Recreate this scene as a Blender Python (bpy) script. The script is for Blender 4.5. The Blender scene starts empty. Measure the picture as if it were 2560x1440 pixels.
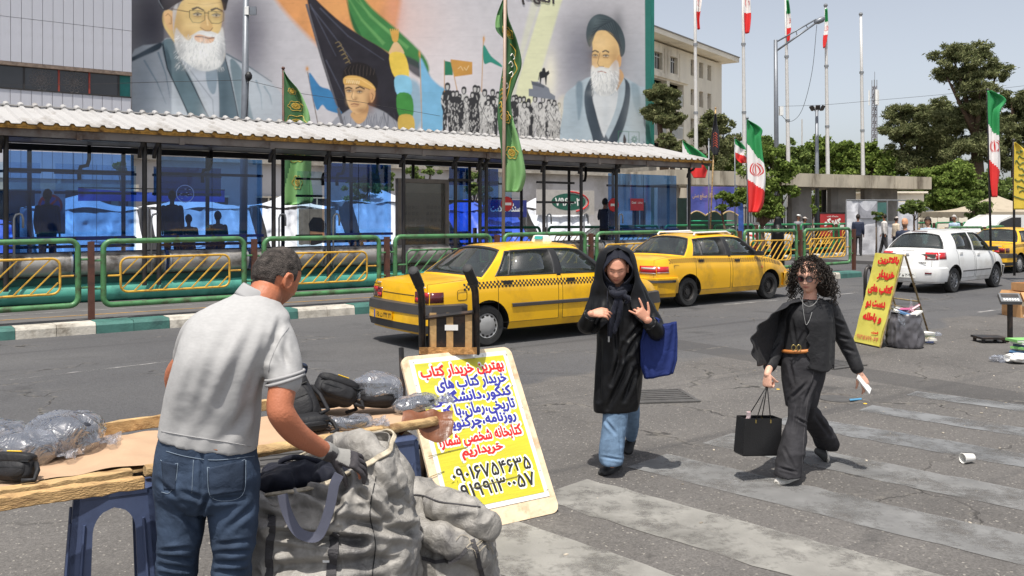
import bpy,bmesh,math,random
import numpy as np
from mathutils import Vector,Matrix
random.seed(7)
rng=np.random.default_rng(7)
scn=bpy.context.scene
COL=scn.collection
rad=math.radians
# -- camera
CAMZ,F=1.85,2200.0
cd=bpy.data.cameras.new('camera')
cam=bpy.data.objects.new('camera',cd);COL.objects.link(cam)
cam.location=(0,0,CAMZ);cam.rotation_euler=(rad(90),0,0)
cd.sensor_width=36;cd.lens=36*F/2560;cd.shift_y=-183/2560
cd.clip_start=0.05;cd.clip_end=3000
scn.camera=cam
# -- sky, sun, exposure
SUN_ELEV,SHADOW_DIR=70.0,75.0
world=bpy.data.worlds.new('World');scn.world=world;world.use_nodes=True
wn=world.node_tree.nodes;wl=world.node_tree.links
for n in list(wn):wn.remove(n)
sky=wn.new('ShaderNodeTexSky');sky.sky_type='NISHITA';sky.sun_disc=False
sky.sun_elevation=rad(SUN_ELEV)
sd=(math.cos(rad(SHADOW_DIR+180)),math.sin(rad(SHADOW_DIR+180)))
sky.sun_rotation=math.atan2(sd[0],sd[1])
sky.air_density=1.0;sky.dust_density=6.0;sky.ozone_density=1.5;sky.altitude=1200
hs=wn.new('ShaderNodeHueSaturation');hs.inputs['Saturation'].default_value=0.42;hs.inputs['Value'].default_value=1.65
bg=wn.new('ShaderNodeBackground');bg.inputs['Strength'].default_value=0.095
wo=wn.new('ShaderNodeOutputWorld')
wl.new(sky.outputs[0],hs.inputs['Color']);wl.new(hs.outputs[0],bg.inputs[0]);wl.new(bg.outputs[0],wo.inputs[0])
sl=bpy.data.lights.new('sun','SUN');sl.energy=4.7;sl.angle=rad(0.53);sl.color=(1.0,0.955,0.88)
sun=bpy.data.objects.new('sun',sl);COL.objects.link(sun)
ce=math.cos(rad(SUN_ELEV))
sunv=Vector((sd[0]*ce,sd[1]*ce,math.sin(rad(SUN_ELEV))))
sun.rotation_euler=sunv.to_track_quat('Z','Y').to_euler()
sun.location=(0,0,60)
scn.view_settings.view_transform='Standard';scn.view_settings.look='None'
scn.view_settings.exposure=0.12;scn.view_settings.gamma=1
scn.view_settings.use_curve_mapping=False
scn.cycles.max_bounces=8;scn.cycles.transparent_max_bounces=24
# -- geometry of the place
CU,SU=0.804,0.595
ROAD=math.atan2(SU,CU)
def UV(u,v,z=0):return Vector((u*CU-v*SU,u*SU+v*CU,z))
def ray(px,py,D):return Vector(((px-1280)/F*D,D,CAMZ-(py-537)/F*D))
def gnd(px,py,z=0):return ray(px,py,(CAMZ-z)*F/(py-537))
def u_at(px,v):
 t=(px-1280)/F;D=v/(CU-SU*t);return D*(CU*t+SU)
def D_at(px,v):return v/(CU-SU*(px-1280)/F)
# -- materials
def lin(c):
 return tuple(((x/255)/12.92 if x/255<=.04045 else((x/255+.055)/1.055)**2.4)for x in c)
MATS={}
def mat(name,rgb,rough=.6,metal=0,var=.15,vscale=6,bump=0,bscale=40,spec=.5,dirt=None,dscale=1.2,coat=0,stretch=None,rnd=0):
 """Principled material with noise-driven colour variation, dirt patches and fine relief."""
 if name in MATS:return MATS[name]
 m=bpy.data.materials.new(name);m.use_nodes=True;nt=m.node_tree;N,L=nt.nodes,nt.links
 b=N['Principled BSDF'];b.inputs['Roughness'].default_value=rough;b.inputs['Metallic'].default_value=metal
 b.inputs['Specular IOR Level'].default_value=spec;b.inputs['Coat Weight'].default_value=coat
 b.inputs['Coat Roughness'].default_value=.06
 tc=N.new('ShaderNodeTexCoord');src=tc.outputs['Object']
 if stretch:
  mp=N.new('ShaderNodeMapping');mp.inputs['Scale'].default_value=stretch;L.new(src,mp.inputs[0]);src=mp.outputs[0]
 out=None
 n1=N.new('ShaderNodeTexNoise');n1.inputs['Scale'].default_value=vscale;n1.inputs['Detail'].default_value=5;L.new(src,n1.inputs['Vector'])
 r=N.new('ShaderNodeMapRange');r.inputs[1].default_value=.3;r.inputs[2].default_value=.7;r.inputs[3].default_value=1-var;r.inputs[4].default_value=1+var;L.new(n1.outputs[0],r.inputs[0])
 mx=N.new('ShaderNodeVectorMath');mx.operation='SCALE';mx.inputs[0].default_value=rgb[:3];L.new(r.outputs[0],mx.inputs['Scale'])
 out=mx.outputs[0]
 if rnd:
  gi=N.new('ShaderNodeNewGeometry');r2=N.new('ShaderNodeMapRange');r2.inputs[3].default_value=1-rnd;r2.inputs[4].default_value=1+rnd
  L.new(gi.outputs['Random Per Island'],r2.inputs[0]);m2=N.new('ShaderNodeVectorMath');m2.operation='SCALE';L.new(out,m2.inputs[0]);L.new(r2.outputs[0],m2.inputs['Scale']);out=m2.outputs[0]
 if dirt:
  n2=N.new('ShaderNodeTexNoise');n2.inputs['Scale'].default_value=dscale;n2.inputs['Detail'].default_value=9;n2.inputs['Roughness'].default_value=.65;L.new(src,n2.inputs['Vector'])
  rr=N.new('ShaderNodeMapRange');rr.inputs[1].default_value=.5;rr.inputs[2].default_value=.68;L.new(n2.outputs[0],rr.inputs[0])
  mi=N.new('ShaderNodeMix');mi.data_type='RGBA';L.new(rr.outputs[0],mi.inputs[0]);L.new(out,mi.inputs[6]);mi.inputs[7].default_value=(*dirt[:3],1);out=mi.outputs[2]
 L.new(out,b.inputs['Base Color'])
 if bump:
  n3=N.new('ShaderNodeTexNoise');n3.inputs['Scale'].default_value=bscale;n3.inputs['Detail'].default_value=4;L.new(src,n3.inputs['Vector'])
  bp=N.new('ShaderNodeBump');bp.inputs['Strength'].default_value=bump;bp.inputs['Distance'].default_value=.01;L.new(n3.outputs[0],bp.inputs['Height']);L.new(bp.outputs[0],b.inputs['Normal'])
 MATS[name]=m;return m
def glassy(name,tint,gloss=.12,rough=.03,haze=0,hazecol=(.5,.5,.5)):
 """Thin see-through sheet: tinted transparency under a clear reflection, with a little diffuse grime."""
 if name in MATS:return MATS[name]
 m=bpy.data.materials.new(name);m.use_nodes=True;N,L=m.node_tree.nodes,m.node_tree.links
 N.remove(N['Principled BSDF']);o=N['Material Output']
 t=N.new('ShaderNodeBsdfTransparent');t.inputs[0].default_value=(*tint,1)
 g=N.new('ShaderNodeBsdfGlossy');g.inputs['Roughness'].default_value=rough
 fr=N.new('ShaderNodeFresnel');fr.inputs['IOR'].default_value=1.5
 ad=N.new('ShaderNodeMath');ad.operation='MULTIPLY_ADD';ad.inputs[1].default_value=1.6;ad.inputs[2].default_value=gloss*.3;ad.use_clamp=True;L.new(fr.outputs[0],ad.inputs[0])
 ge=N.new('ShaderNodeNewGeometry');bk=N.new('ShaderNodeMath');bk.operation='SUBTRACT';bk.inputs[0].default_value=1;L.new(ge.outputs['Backfacing'],bk.inputs[1]);af=N.new('ShaderNodeMath');af.operation='MULTIPLY';L.new(ad.outputs[0],af.inputs[0]);L.new(bk.outputs[0],af.inputs[1])
 d=N.new('ShaderNodeBsdfDiffuse');d.inputs[0].default_value=(*hazecol,1)
 m0=N.new('ShaderNodeMixShader');L.new(t.outputs[0],m0.inputs[1]);L.new(d.outputs[0],m0.inputs[2])
 nz=N.new('ShaderNodeTexNoise');nz.inputs['Scale'].default_value=3;nz.inputs['Detail'].default_value=6
 tc=N.new('ShaderNodeTexCoord');L.new(tc.outputs['Object'],nz.inputs['Vector'])
 hz=N.new('ShaderNodeMath');hz.operation='MULTIPLY';hz.inputs[1].default_value=haze*2;L.new(nz.outputs[0],hz.inputs[0]);L.new(hz.outputs[0],m0.inputs[0])
 m1=N.new('ShaderNodeMixShader');L.new(af.outputs[0],m1.inputs[0]);L.new(m0.outputs[0],m1.inputs[1]);L.new(g.outputs[0],m1.inputs[2]);L.new(m1.outputs[0],o.inputs[0])
 MATS[name]=m;return m
def vcolmat(name,rough=.8,bump=.0,bscale=30,spec=.3,gain=1.0):
 if name in MATS:return MATS[name]
 m=bpy.data.materials.new(name);m.use_nodes=True;N,L=m.node_tree.nodes,m.node_tree.links
 b=N['Principled BSDF'];b.inputs['Roughness'].default_value=rough;b.inputs['Specular IOR Level'].default_value=spec
 a=N.new('ShaderNodeVertexColor');a.layer_name='col';L.new(a.outputs[0],b.inputs['Base Color'])
 if bump:
  tc=N.new('ShaderNodeTexCoord');n3=N.new('ShaderNodeTexNoise');n3.inputs['Scale'].default_value=bscale;n3.inputs['Detail'].default_value=5;L.new(tc.outputs['Object'],n3.inputs['Vector'])
  bp=N.new('ShaderNodeBump');bp.inputs['Strength'].default_value=bump;bp.inputs['Distance'].default_value=.01;L.new(n3.outputs[0],bp.inputs['Height']);L.new(bp.outputs[0],b.inputs['Normal'])
 MATS[name]=m;return m
 # -- object helpers
def tag(o,label=None,cat=None,group=None,kind=None):
 if label:o['label']=label
 if cat:o['category']=cat
 if group:o['group']=group
 if kind:o['kind']=kind
 return o
def empty(name,loc=(0,0,0),rz=0,label=None,cat=None,group=None,kind=None):
 o=bpy.data.objects.new(name,None);COL.objects.link(o);o.location=loc;o.rotation_euler=(0,0,rz);o.empty_display_size=.1
 return tag(o,label,cat,group,kind)
def link(name,me,parent=None,loc=None,rot=None):
 o=bpy.data.objects.new(name,me);COL.objects.link(o)
 if parent:o.parent=parent
 if loc is not None:o.location=loc
 if rot is not None:o.rotation_euler=rot
 return o
class MB:
 def __init__(s):s.v=[];s.f=[];s.m=[];s.n=0
 def add(s,V,Fs,mi=0):
  k=s.n;V=[tuple(p)for p in V];s.v+=V;s.n+=len(V)
  for f in Fs:s.f.append(tuple(i+k for i in f));s.m.append(mi)
  return s
 def box(s,x0,x1,y0,y1,z0,z1,mi=0,M=None):
  V=[Vector((x,y,z))for z in(z0,z1)for y in(y0,y1)for x in(x0,x1)]
  if M is not None:V=[M@p for p in V]
  return s.add(V,[(0,2,3,1),(4,5,7,6),(0,1,5,4),(2,6,7,3),(0,4,6,2),(1,3,7,5)],mi)
 def bar(s,a,b,w,h=None,mi=0,up=(0,0,1)):
  a,b=Vector(a),Vector(b);h=h or w;d=(b-a);L=d.length
  if L<1e-6:return s
  d/=L;upv=Vector(up);x=d.cross(upv)
  if x.length<1e-4:x=d.cross(Vector((1,0,0)))
  x.normalize();y=x.cross(d)
  V=[p+x*sx*w/2+y*sy*h/2 for p in(a,b)for sx,sy in((-1,-1),(1,-1),(1,1),(-1,1))]
  return s.add(V,[(0,3,2,1),(4,5,6,7),(0,1,5,4),(1,2,6,5),(2,3,7,6),(3,0,4,7)],mi)
 def tube(s,pts,r,n=10,mi=0,closed=False,cap=True):
  P=[Vector(p)for p in pts];k=len(P);rr=r if hasattr(r,'__len__')else[r]*k
  T=[]
  for i in range(k):
   a=P[i-1]if(i>0 or closed)else P[i];b=P[(i+1)%k]if(i<k-1 or closed)else P[i]
   t=(b-a);T.append(t.normalized()if t.length>1e-9 else Vector((0,0,1)))
  nrm=T[0].orthogonal().normalized();V=[]
  for i in range(k):
   if i:nrm=(nrm-T[i]*nrm.dot(T[i]));nrm=nrm.normalized()if nrm.length>1e-6 else T[i].orthogonal().normalized()
   bn=T[i].cross(nrm)
   for j in range(n):
    a=2*math.pi*j/n;V.append(P[i]+(nrm*math.cos(a)+bn*math.sin(a))*rr[i])
  Fs=[]
  for i in range(k if closed else k-1):
   i2=(i+1)%k
   for j in range(n):Fs.append((i*n+j,i*n+(j+1)%n,i2*n+(j+1)%n,i2*n+j))
  if cap and not closed:Fs+=[tuple(range(n-1,-1,-1)),tuple((k-1)*n+j for j in range(n))]
  return s.add(V,Fs,mi)
 def cyl(s,a,b,r,n=14,mi=0,r2=None):return s.tube([a,b],[r,r if r2 is None else r2],n,mi)
 def prism(s,poly,z0,z1,mi=0,M=None):
  n=len(poly);V=[Vector((p[0],p[1],z))for z in(z0,z1)for p in poly]
  if M is not None:V=[M@p for p in V]
  return s.add(V,[tuple(range(n-1,-1,-1)),tuple(range(n,2*n))]+[(i,(i+1)%n,n+(i+1)%n,n+i)for i in range(n)],mi)
 def lathe(s,prof,M=None,n=24,mi=0,cap=True):
  V=[];k=len(prof)
  for(r,z)in prof:
   for j in range(n):
    a=2*math.pi*j/n;p=Vector((r*math.cos(a),r*math.sin(a),z));V.append(M@p if M is not None else p)
  Fs=[(i*n+j,i*n+(j+1)%n,(i+1)*n+(j+1)%n,(i+1)*n+j)for i in range(k-1)for j in range(n)]
  if cap:Fs+=[tuple(range(n-1,-1,-1)),tuple((k-1)*n+j for j in range(n))]
  return s.add(V,Fs,mi)
 def grid(s,fn,nu,nv,mi=0,wrap=False):
  V=[fn(i/nu,j/nv)for j in range(nv+1)for i in range(nu+(0 if wrap else 1))];w=nu+(0 if wrap else 1)
  Fs=[(j*w+i,j*w+(i+1)%w,(j+1)*w+(i+1)%w,(j+1)*w+i)for j in range(nv)for i in range(nu)]
  return s.add(V,Fs,mi)
 def rings(s,R,mi=0,cap=True):
  n=len(R[0]);V=[p for r in R for p in r]
  Fs=[(i*n+j,i*n+(j+1)%n,(i+1)*n+(j+1)%n,(i+1)*n+j)for i in range(len(R)-1)for j in range(n)]
  if cap:Fs+=[tuple(range(n-1,-1,-1)),tuple((len(R)-1)*n+j for j in range(n))]
  return s.add(V,Fs,mi)
 def mesh(s,name,mats,smooth=False,ang=None):
  me=bpy.data.meshes.new(name);me.from_pydata(s.v,[],s.f)
  for m in(mats if isinstance(mats,(list,tuple))else[mats]):me.materials.append(m)
  if any(s.m):me.polygons.foreach_set('material_index',s.m)
  if smooth:
   me.polygons.foreach_set('use_smooth',[True]*len(me.polygons))
   if ang:me.set_sharp_from_angle(angle=rad(ang))
  me.update();return me
 def obj(s,name,mats,parent=None,smooth=False,ang=None,loc=None,rot=None,fix=False):
  me=s.mesh(name,mats,smooth,ang)
  if fix:fixn(me)
  return link(name,me,parent,loc,rot)
def fixn(me,merge=0):
 bm=bmesh.new();bm.from_mesh(me)
 if merge:bmesh.ops.remove_doubles(bm,verts=bm.verts,dist=merge)
 bmesh.ops.recalc_face_normals(bm,faces=bm.faces);bm.to_mesh(me);bm.free();me.update()
def bake(o,mods):
 """apply modifiers [(type, dict)] to o's mesh"""
 for t,kw in mods:
  md=o.modifiers.new(t.lower(),t)
  for k,v in kw.items():setattr(md,k,v)
 dg=bpy.context.evaluated_depsgraph_get();dg.update()
 me=bpy.data.meshes.new_from_object(o.evaluated_get(dg));o.modifiers.clear();old=o.data;nm=old.name;o.data=me
 bpy.data.meshes.remove(old);me.name=nm;return o
def getco(me):
 a=np.empty(len(me.vertices)*3,np.float32);me.vertices.foreach_get('co',a);return a.reshape(-1,3).astype(float)
def getno(me):
 a=np.empty(len(me.vertices)*3,np.float32);me.vertices.foreach_get('normal',a);return a.reshape(-1,3).astype(float)
def setco(me,P):me.vertices.foreach_set('co',np.ascontiguousarray(P,np.float32).ravel());me.update()
def setcol(me,C):
 a=me.color_attributes.new('col','FLOAT_COLOR','POINT');C4=np.ones((len(C),4),np.float32);C4[:,:3]=C
 a.data.foreach_set('color',C4.ravel())
def npmesh(name,V,Q,mats,smooth=False):
 """fast mesh from numpy verts (n,3) and quads (m,4)"""
 me=bpy.data.meshes.new(name);V=np.ascontiguousarray(V,np.float32);Q=np.ascontiguousarray(Q,np.int32)
 me.vertices.add(len(V));me.vertices.foreach_set('co',V.ravel());k=Q.shape[1]
 me.loops.add(Q.size);me.loops.foreach_set('vertex_index',Q.ravel());me.polygons.add(len(Q))
 me.polygons.foreach_set('loop_start',np.arange(0,Q.size,k,dtype=np.int32))
 if smooth:me.polygons.foreach_set('use_smooth',np.ones(len(Q),bool))
 for m in(mats if isinstance(mats,(list,tuple))else[mats]):me.materials.append(m)
 me.update(calc_edges=True);me.validate();return me
_perm=np.random.default_rng(3).random(4096*2)
def vnoise(P,sc=1.0,seed=0):
 """value noise in -1..1, vectorised"""
 P=np.asarray(P,float)*sc+seed*17.31;i=np.floor(P).astype(np.int64);f=P-i;f=f*f*(3-2*f)
 def h(a,b,c):return _perm[((a*73856093)^(b*19349663)^(c*83492791))&4095]
 x,y,z=i[:,0],i[:,1],i[:,2];fx,fy,fz=f[:,0],f[:,1],f[:,2]
 def lp(a,b,t):return a+(b-a)*t
 r=lp(lp(lp(h(x,y,z),h(x+1,y,z),fx),lp(h(x,y+1,z),h(x+1,y+1,z),fx),fy),lp(lp(h(x,y,z+1),h(x+1,y,z+1),fx),lp(h(x,y+1,z+1),h(x+1,y+1,z+1),fx),fy),fz)
 return r*2-1
def fbm(P,sc,oct=3,seed=0):
 s=0;a=1
 for k in range(oct):s=s+a*vnoise(P,sc*2**k,seed+k);a*=.5
 return s/1.75
def ridged(P,sc,seed=0):return 1-np.abs(vnoise(P,sc,seed))*2
def sm(a,b,x):
 t=np.clip((x-a)/(b-a),0,1);return t*t*(3-2*t)
def crom(pts,n=6):
 """Catmull-Rom through rows of numbers"""
 P=[np.array(p,float)for p in pts];P=[2*P[0]-P[1]]+P+[2*P[-1]-P[-2]];out=[]
 for i in range(1,len(P)-2):
  for k in range(n):
   t=k/n;out.append(.5*((2*P[i])+(-P[i-1]+P[i+1])*t+(2*P[i-1]-5*P[i]+4*P[i+1]-P[i+2])*t*t+(-P[i-1]+3*P[i]-3*P[i+1]+P[i+2])*t**3))
 out.append(P[-2]);return out
 # -- lettering (Persian shaped by hand: presentation forms, set right to left)
_F={'ا':'ﺍﺎ','آ':'ﺁﺂ','ب':'ﺏﺐﺑﺒ','پ':'ﭖﭗﭘﭙ','ت':'ﺕﺖﺗﺘ','ث':'ﺙﺚﺛﺜ','ج':'ﺝﺞﺟﺠ','چ':'ﭺﭻﭼﭽ','ح':'ﺡﺢﺣﺤ','خ':'ﺥﺦﺧﺨ','د':'ﺩﺪ','ذ':'ﺫﺬ','ر':'ﺭﺮ','ز':'ﺯﺰ','ژ':'ﮊﮋ','س':'ﺱﺲﺳﺴ','ش':'ﺵﺶﺷﺸ','ص':'ﺹﺺﺻﺼ','ض':'ﺽﺾﺿﻀ','ط':'ﻁﻂﻃﻄ','ظ':'ﻅﻆﻇﻈ','ع':'ﻉﻊﻋﻌ','غ':'ﻍﻎﻏﻐ','ف':'ﻑﻒﻓﻔ','ق':'ﻕﻖﻗﻘ','ک':'ﮎﮏﮐﮑ','گ':'ﮒﮓﮔﮕ','ل':'ﻝﻞﻟﻠ','م':'ﻡﻢﻣﻤ','ن':'ﻥﻦﻧﻨ','و':'ﻭﻮ','ه':'ﻩﻪﻫﻬ','ی':'ﯼﯽﯾﯿ','ئ':'ﺉﺊﺋﺌ'}
def fa(s):
 s=s.replace('لا','\u0001');F2=dict(_F);F2['\u0001']='ﻻﻼ';out=[]
 for i,ch in enumerate(s):
  if ch not in F2:out.append(ch);continue
  pj=i>0 and s[i-1]in F2 and len(F2[s[i-1]])==4;nj=i<len(s)-1 and s[i+1]in F2 and len(F2[ch])==4
  f=F2[ch];out.append(f[3]if pj and nj else f[1]if pj else f[2]if nj else f[0])
 return ''.join(reversed(out))
_tc={}
def textmesh(s,bold=.0,rows=64):
 """letters as thin horizontal slices: non-zero filling of the outlines, thickened by bold"""
 if s not in _tc:
  c=bpy.data.curves.new('lettering','FONT');c.body=s;c.size=1;c.resolution_u=4;c.fill_mode='NONE'
  o=bpy.data.objects.new('lettering',c);COL.objects.link(o);dg=bpy.context.evaluated_depsgraph_get();dg.update()
  me=bpy.data.meshes.new_from_object(o.evaluated_get(dg));P=getco(me)[:,:2];nx={}
  for e in me.edges:
   a,b=e.vertices
   if abs(a-b)==1:nx[min(a,b)]=min(a,b)+1
   else:nx[max(a,b)]=min(a,b)
  _tc[s]=(P,np.array(sorted(nx.items())));bpy.data.objects.remove(o);bpy.data.curves.remove(c);bpy.data.meshes.remove(me)
 P,E=_tc[s];A,B=P[E[:,0]],P[E[:,1]];y0,y1=P[:,1].min()-bold,P[:,1].max()+bold;h=(y1-y0)/rows;sub={}
 def spans(y):
  k=round(y,5)
  if k not in sub:
   m=(A[:,1]>y)!=(B[:,1]>y);a,b=A[m],B[m];x=a[:,0]+(y-a[:,1])/(b[:,1]-a[:,1])*(b[:,0]-a[:,0]);d=np.where(b[:,1]>a[:,1],1,-1);o=np.argsort(x);w=0;r=[];st=0
   for q in o:
    if w==0:st=x[q]
    w+=d[q]
    if w==0:r.append((st,x[q]))
   sub[k]=r
  return sub[k]
 V,F_=[],[]
 for i in range(rows):
  y=y0+(i+.5)*h;S=[];nb=int(bold/h)
  for k in range(-nb,nb+1):e=math.sqrt(max(0,bold**2-(k*h)**2));S+=[(a-e,b+e)for a,b in spans(y+k*h)]
  S.sort();M_=[]
  for a,b in S:
   if M_ and a<=M_[-1][1]:M_[-1][1]=max(M_[-1][1],b)
   else:M_.append([a,b])
  for a,b in M_:n=len(V);V+=[(a,y-h/2,0),(b,y-h/2,0),(b,y+h/2,0),(a,y+h/2,0)];F_.append((n,n+1,n+2,n+3))
 return np.array(V),F_
def lettering(s,fit,m,parent,cx,cy,w,h,bold=.02,z=.004,fn=None,name='lettering',skew=0):
 """flat letters fitted into a w x h box centred on (cx, cy) of the parent's local xy plane (or through fn)"""
 P0,_=textmesh(s,0);P,Fs=textmesh(s,bold)
 lo,hi=P0.min(0),P0.max(0);sx=w/(hi[0]-lo[0]);sy=h/(hi[1]-lo[1])
 x=(P[:,0]-(lo[0]+hi[0])/2)*sx+cx;y=(P[:,1]-(lo[1]+hi[1])/2)*sy+cy
 x=x+skew*(y-cy)
 V=[(a,b,z)if fn is None else fn(a,b,z)for a,b in zip(x,y)]
 return MB().add(V,Fs).obj(name,m,parent)
def frame_obj(name,O,ex,ey,**kw):
 """an Empty whose local x, y run along ex, ey (a sign's face), z outwards"""
 ex=Vector(ex).normalized();ey=Vector(ey);ey=(ey-ex*ey.dot(ex)).normalized();ez=ex.cross(ey)
 o=bpy.data.objects.new(name,None);COL.objects.link(o);o.empty_display_size=.1
 M=Matrix((ex,ey,ez)).transposed().to_4x4();M.translation=Vector(O);o.matrix_world=M
 return tag(o,**kw)
 # == materials used in many places
M_wood=mat('old_wood',lin((190,158,110)),.7,var=.25,vscale=3,bump=.4,bscale=25,dirt=lin((120,85,50)),dscale=2.5,stretch=(1,8,8))
M_conc=mat('concrete',lin((168,162,152)),.85,var=.18,vscale=2,bump=.3,bscale=30,dirt=lin((120,112,100)),dscale=.8)
M_steel=mat('galvanised_steel',lin((150,152,154)),.4,.6,var=.12,vscale=4)
M_blackm=mat('dark_painted_steel',lin((48,46,46)),.45,.2,var=.3,vscale=3,dirt=lin((75,66,58)),dscale=3)
M_green=mat('green_tube_paint',lin((78,128,82)),.38,0,var=.16,vscale=5,bump=.15,dirt=lin((70,66,48)),dscale=5.5)
M_green2=mat('green_tube_paint_far',lin((40,120,75)),.4,0,var=.16,vscale=5)
M_yel=mat('yellow_slat_paint',lin((208,162,58)),.45,0,var=.16,vscale=6,dirt=lin((150,105,50)),dscale=5)
M_brown=mat('brown_post_paint',lin((92,56,44)),.55,0,var=.2,vscale=5,dirt=lin((60,45,40)),dscale=4)
M_white=mat('white_plain',lin((225,225,222)),.6,var=.05)
M_black=mat('black_plain',(.012,.012,.013),.55,var=.2)
M_rubber=mat('rubber',(.018,.018,.018),.75,var=.25,vscale=12,bump=.2)
M_red=mat('red_plain',lin((200,38,38)),.5,var=.08)
M_blueink=mat('blue_letter_paint',lin((48,50,150)),.55,var=.1)
M_redink=mat('red_letter_paint',lin((205,35,32)),.55,var=.08)
M_blackink=mat('black_letter_paint',lin((38,36,36)),.55,var=.1)
M_whiteink=mat('white_letter_paint',lin((235,235,228)),.55,var=.04)
# -- ground: one asphalt sheet with the worn apron in front
def ground_mat():
 m=bpy.data.materials.new('asphalt');m.use_nodes=True;N,L=m.node_tree.nodes,m.node_tree.links
 b=N['Principled BSDF'];b.inputs['Roughness'].default_value=.85;b.inputs['Specular IOR Level'].default_value=.3
 tc=N.new('ShaderNodeTexCoord');O=tc.outputs['Object']
 def noise(s,d=6,r=.6,src=O,w=0):
  n=N.new('ShaderNodeTexNoise');n.inputs['Scale'].default_value=s;n.inputs['Detail'].default_value=d;n.inputs['Roughness'].default_value=r
  n.inputs['Distortion'].default_value=w;L.new(src,n.inputs['Vector']);return n.outputs[0]
 def rng_(x,a,b_,c=0,d=1,smooth=False):
  r=N.new('ShaderNodeMapRange');r.inputs[1].default_value=a;r.inputs[2].default_value=b_;r.inputs[3].default_value=c;r.inputs[4].default_value=d
  if smooth:r.interpolation_type='SMOOTHSTEP'
  L.new(x,r.inputs[0]);return r.outputs[0]
 def mixc(f,a,c):
  x=N.new('ShaderNodeMix');x.data_type='RGBA'
  if isinstance(f,float):x.inputs[0].default_value=f
  else:L.new(f,x.inputs[0])
  for k,v in((6,a),(7,c)):
   if isinstance(v,tuple):x.inputs[k].default_value=(*v,1)
   else:L.new(v,x.inputs[k])
  return x.outputs[2]
 def mul(a,c,op='MULTIPLY'):
  x=N.new('ShaderNodeMath');x.operation=op
  for k,v in((0,a),(1,c)):
   if isinstance(v,(int,float)):x.inputs[k].default_value=v
   else:L.new(v,x.inputs[k])
  return x.outputs[0]
 sp=N.new('ShaderNodeSeparateXYZ');L.new(O,sp.inputs[0])
 vv=mul(sp.outputs[1],mul(rng_(noise(.35,3),.3,.7,-.5,.5),0,'ADD'),'ADD')
 apron=rng_(vv,7.75,7.6)
 road=mixc(rng_(noise(.22,6,.55),.35,.65),(.078,.077,.080),(.108,.106,.106))
 mp=N.new('ShaderNodeMapping');mp.inputs['Scale'].default_value=(.08,1.3,1);L.new(O,mp.inputs[0])
 road=mixc(rng_(noise(1,4,.5,mp.outputs[0]),.45,.75,0,.5),road,(.078,.076,.078))
 near=mixc(rng_(noise(.5,7,.6),.3,.7),(.092,.086,.081),(.138,.129,.121))
 near=mixc(rng_(noise(1.7,5,.7),.58,.72,0,.6),near,(.175,.165,.152))
 base=mixc(apron,road,near)
 vo=N.new('ShaderNodeTexVoronoi');vo.inputs['Scale'].default_value=95;L.new(O,vo.inputs['Vector'])
 sc_=N.new('ShaderNodeSeparateColor');L.new(vo.outputs['Color'],sc_.inputs[0])
 stone=rng_(sc_.outputs[0],0,1,.78,1.22)
 vm=N.new('ShaderNodeVectorMath');vm.operation='SCALE';L.new(base,vm.inputs[0]);L.new(stone,vm.inputs['Scale']);base=vm.outputs[0]
 base=mixc(mul(rng_(sc_.outputs[1],.975,.99),apron),base,(.28,.26,.23))
 base=mixc(mul(rng_(noise(.55,4,.55,w=1.2),.60,.70),.55),base,(.040,.039,.040))
 mp2=N.new('ShaderNodeMapping');mp2.inputs['Scale'].default_value=(.05,3.2,1);mp2.inputs['Rotation'].default_value=(0,0,.04);L.new(O,mp2.inputs[0])
 base=mixc(mul(rng_(noise(1,3,.5,mp2.outputs[0]),.60,.72),.45),base,(.045,.044,.046))
 tr_=mul(mul(rng_(sp.outputs[0],9.0,9.03),rng_(sp.outputs[0],9.75,9.72)),rng_(sp.outputs[1],14.0,13.9));base=mixc(mul(tr_,.55),base,(.055,.053,.053))
 base=mixc(rng_(noise(4.5,3,.5),.70,.74,0,.5),base,(.05,.047,.045))
 dn=N.new('ShaderNodeTexNoise');dn.inputs['Scale'].default_value=1.6;dn.inputs['Detail'].default_value=6;L.new(O,dn.inputs['Vector'])
 va=N.new('ShaderNodeVectorMath');va.operation='MULTIPLY_ADD';L.new(dn.outputs['Color'],va.inputs[0]);va.inputs[1].default_value=(1.1,1.1,0);L.new(O,va.inputs[2])
 cr=N.new('ShaderNodeTexVoronoi');cr.feature='DISTANCE_TO_EDGE';cr.inputs['Scale'].default_value=.42;L.new(va.outputs[0],cr.inputs['Vector'])
 crack=mul(rng_(cr.outputs['Distance'],.0065,.0015),rng_(noise(.6,2),.42,.56))
 base=mixc(mul(crack,.85),base,(.03,.028,.026))
 halo=mul(rng_(cr.outputs['Distance'],.03,.004),rng_(noise(9,4),.5,.62,0,.5));base=mixc(mul(halo,rng_(noise(.6,2),.42,.56)),base,(.24,.22,.19))
 L.new(base,b.inputs['Base Color'])
 h=mul(mul(vo.outputs['Distance'],.5),mul(crack,2.0),'SUBTRACT');h=mul(h,mul(noise(14,5),.8),'ADD')
 bp=N.new('ShaderNodeBump');bp.inputs['Strength'].default_value=.5;bp.inputs['Distance'].default_value=.012;L.new(h,bp.inputs['Height']);L.new(bp.outputs[0],b.inputs['Normal'])
 return m
M_ground=ground_mat()
MB().add([(-400,-200,0),(900,-200,0),(900,900,0),(-400,900,0)],[(0,1,2,3)]).obj('road',M_ground,rot=(0,0,ROAD))
tag(bpy.data.objects['road'],kind='structure')
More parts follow.
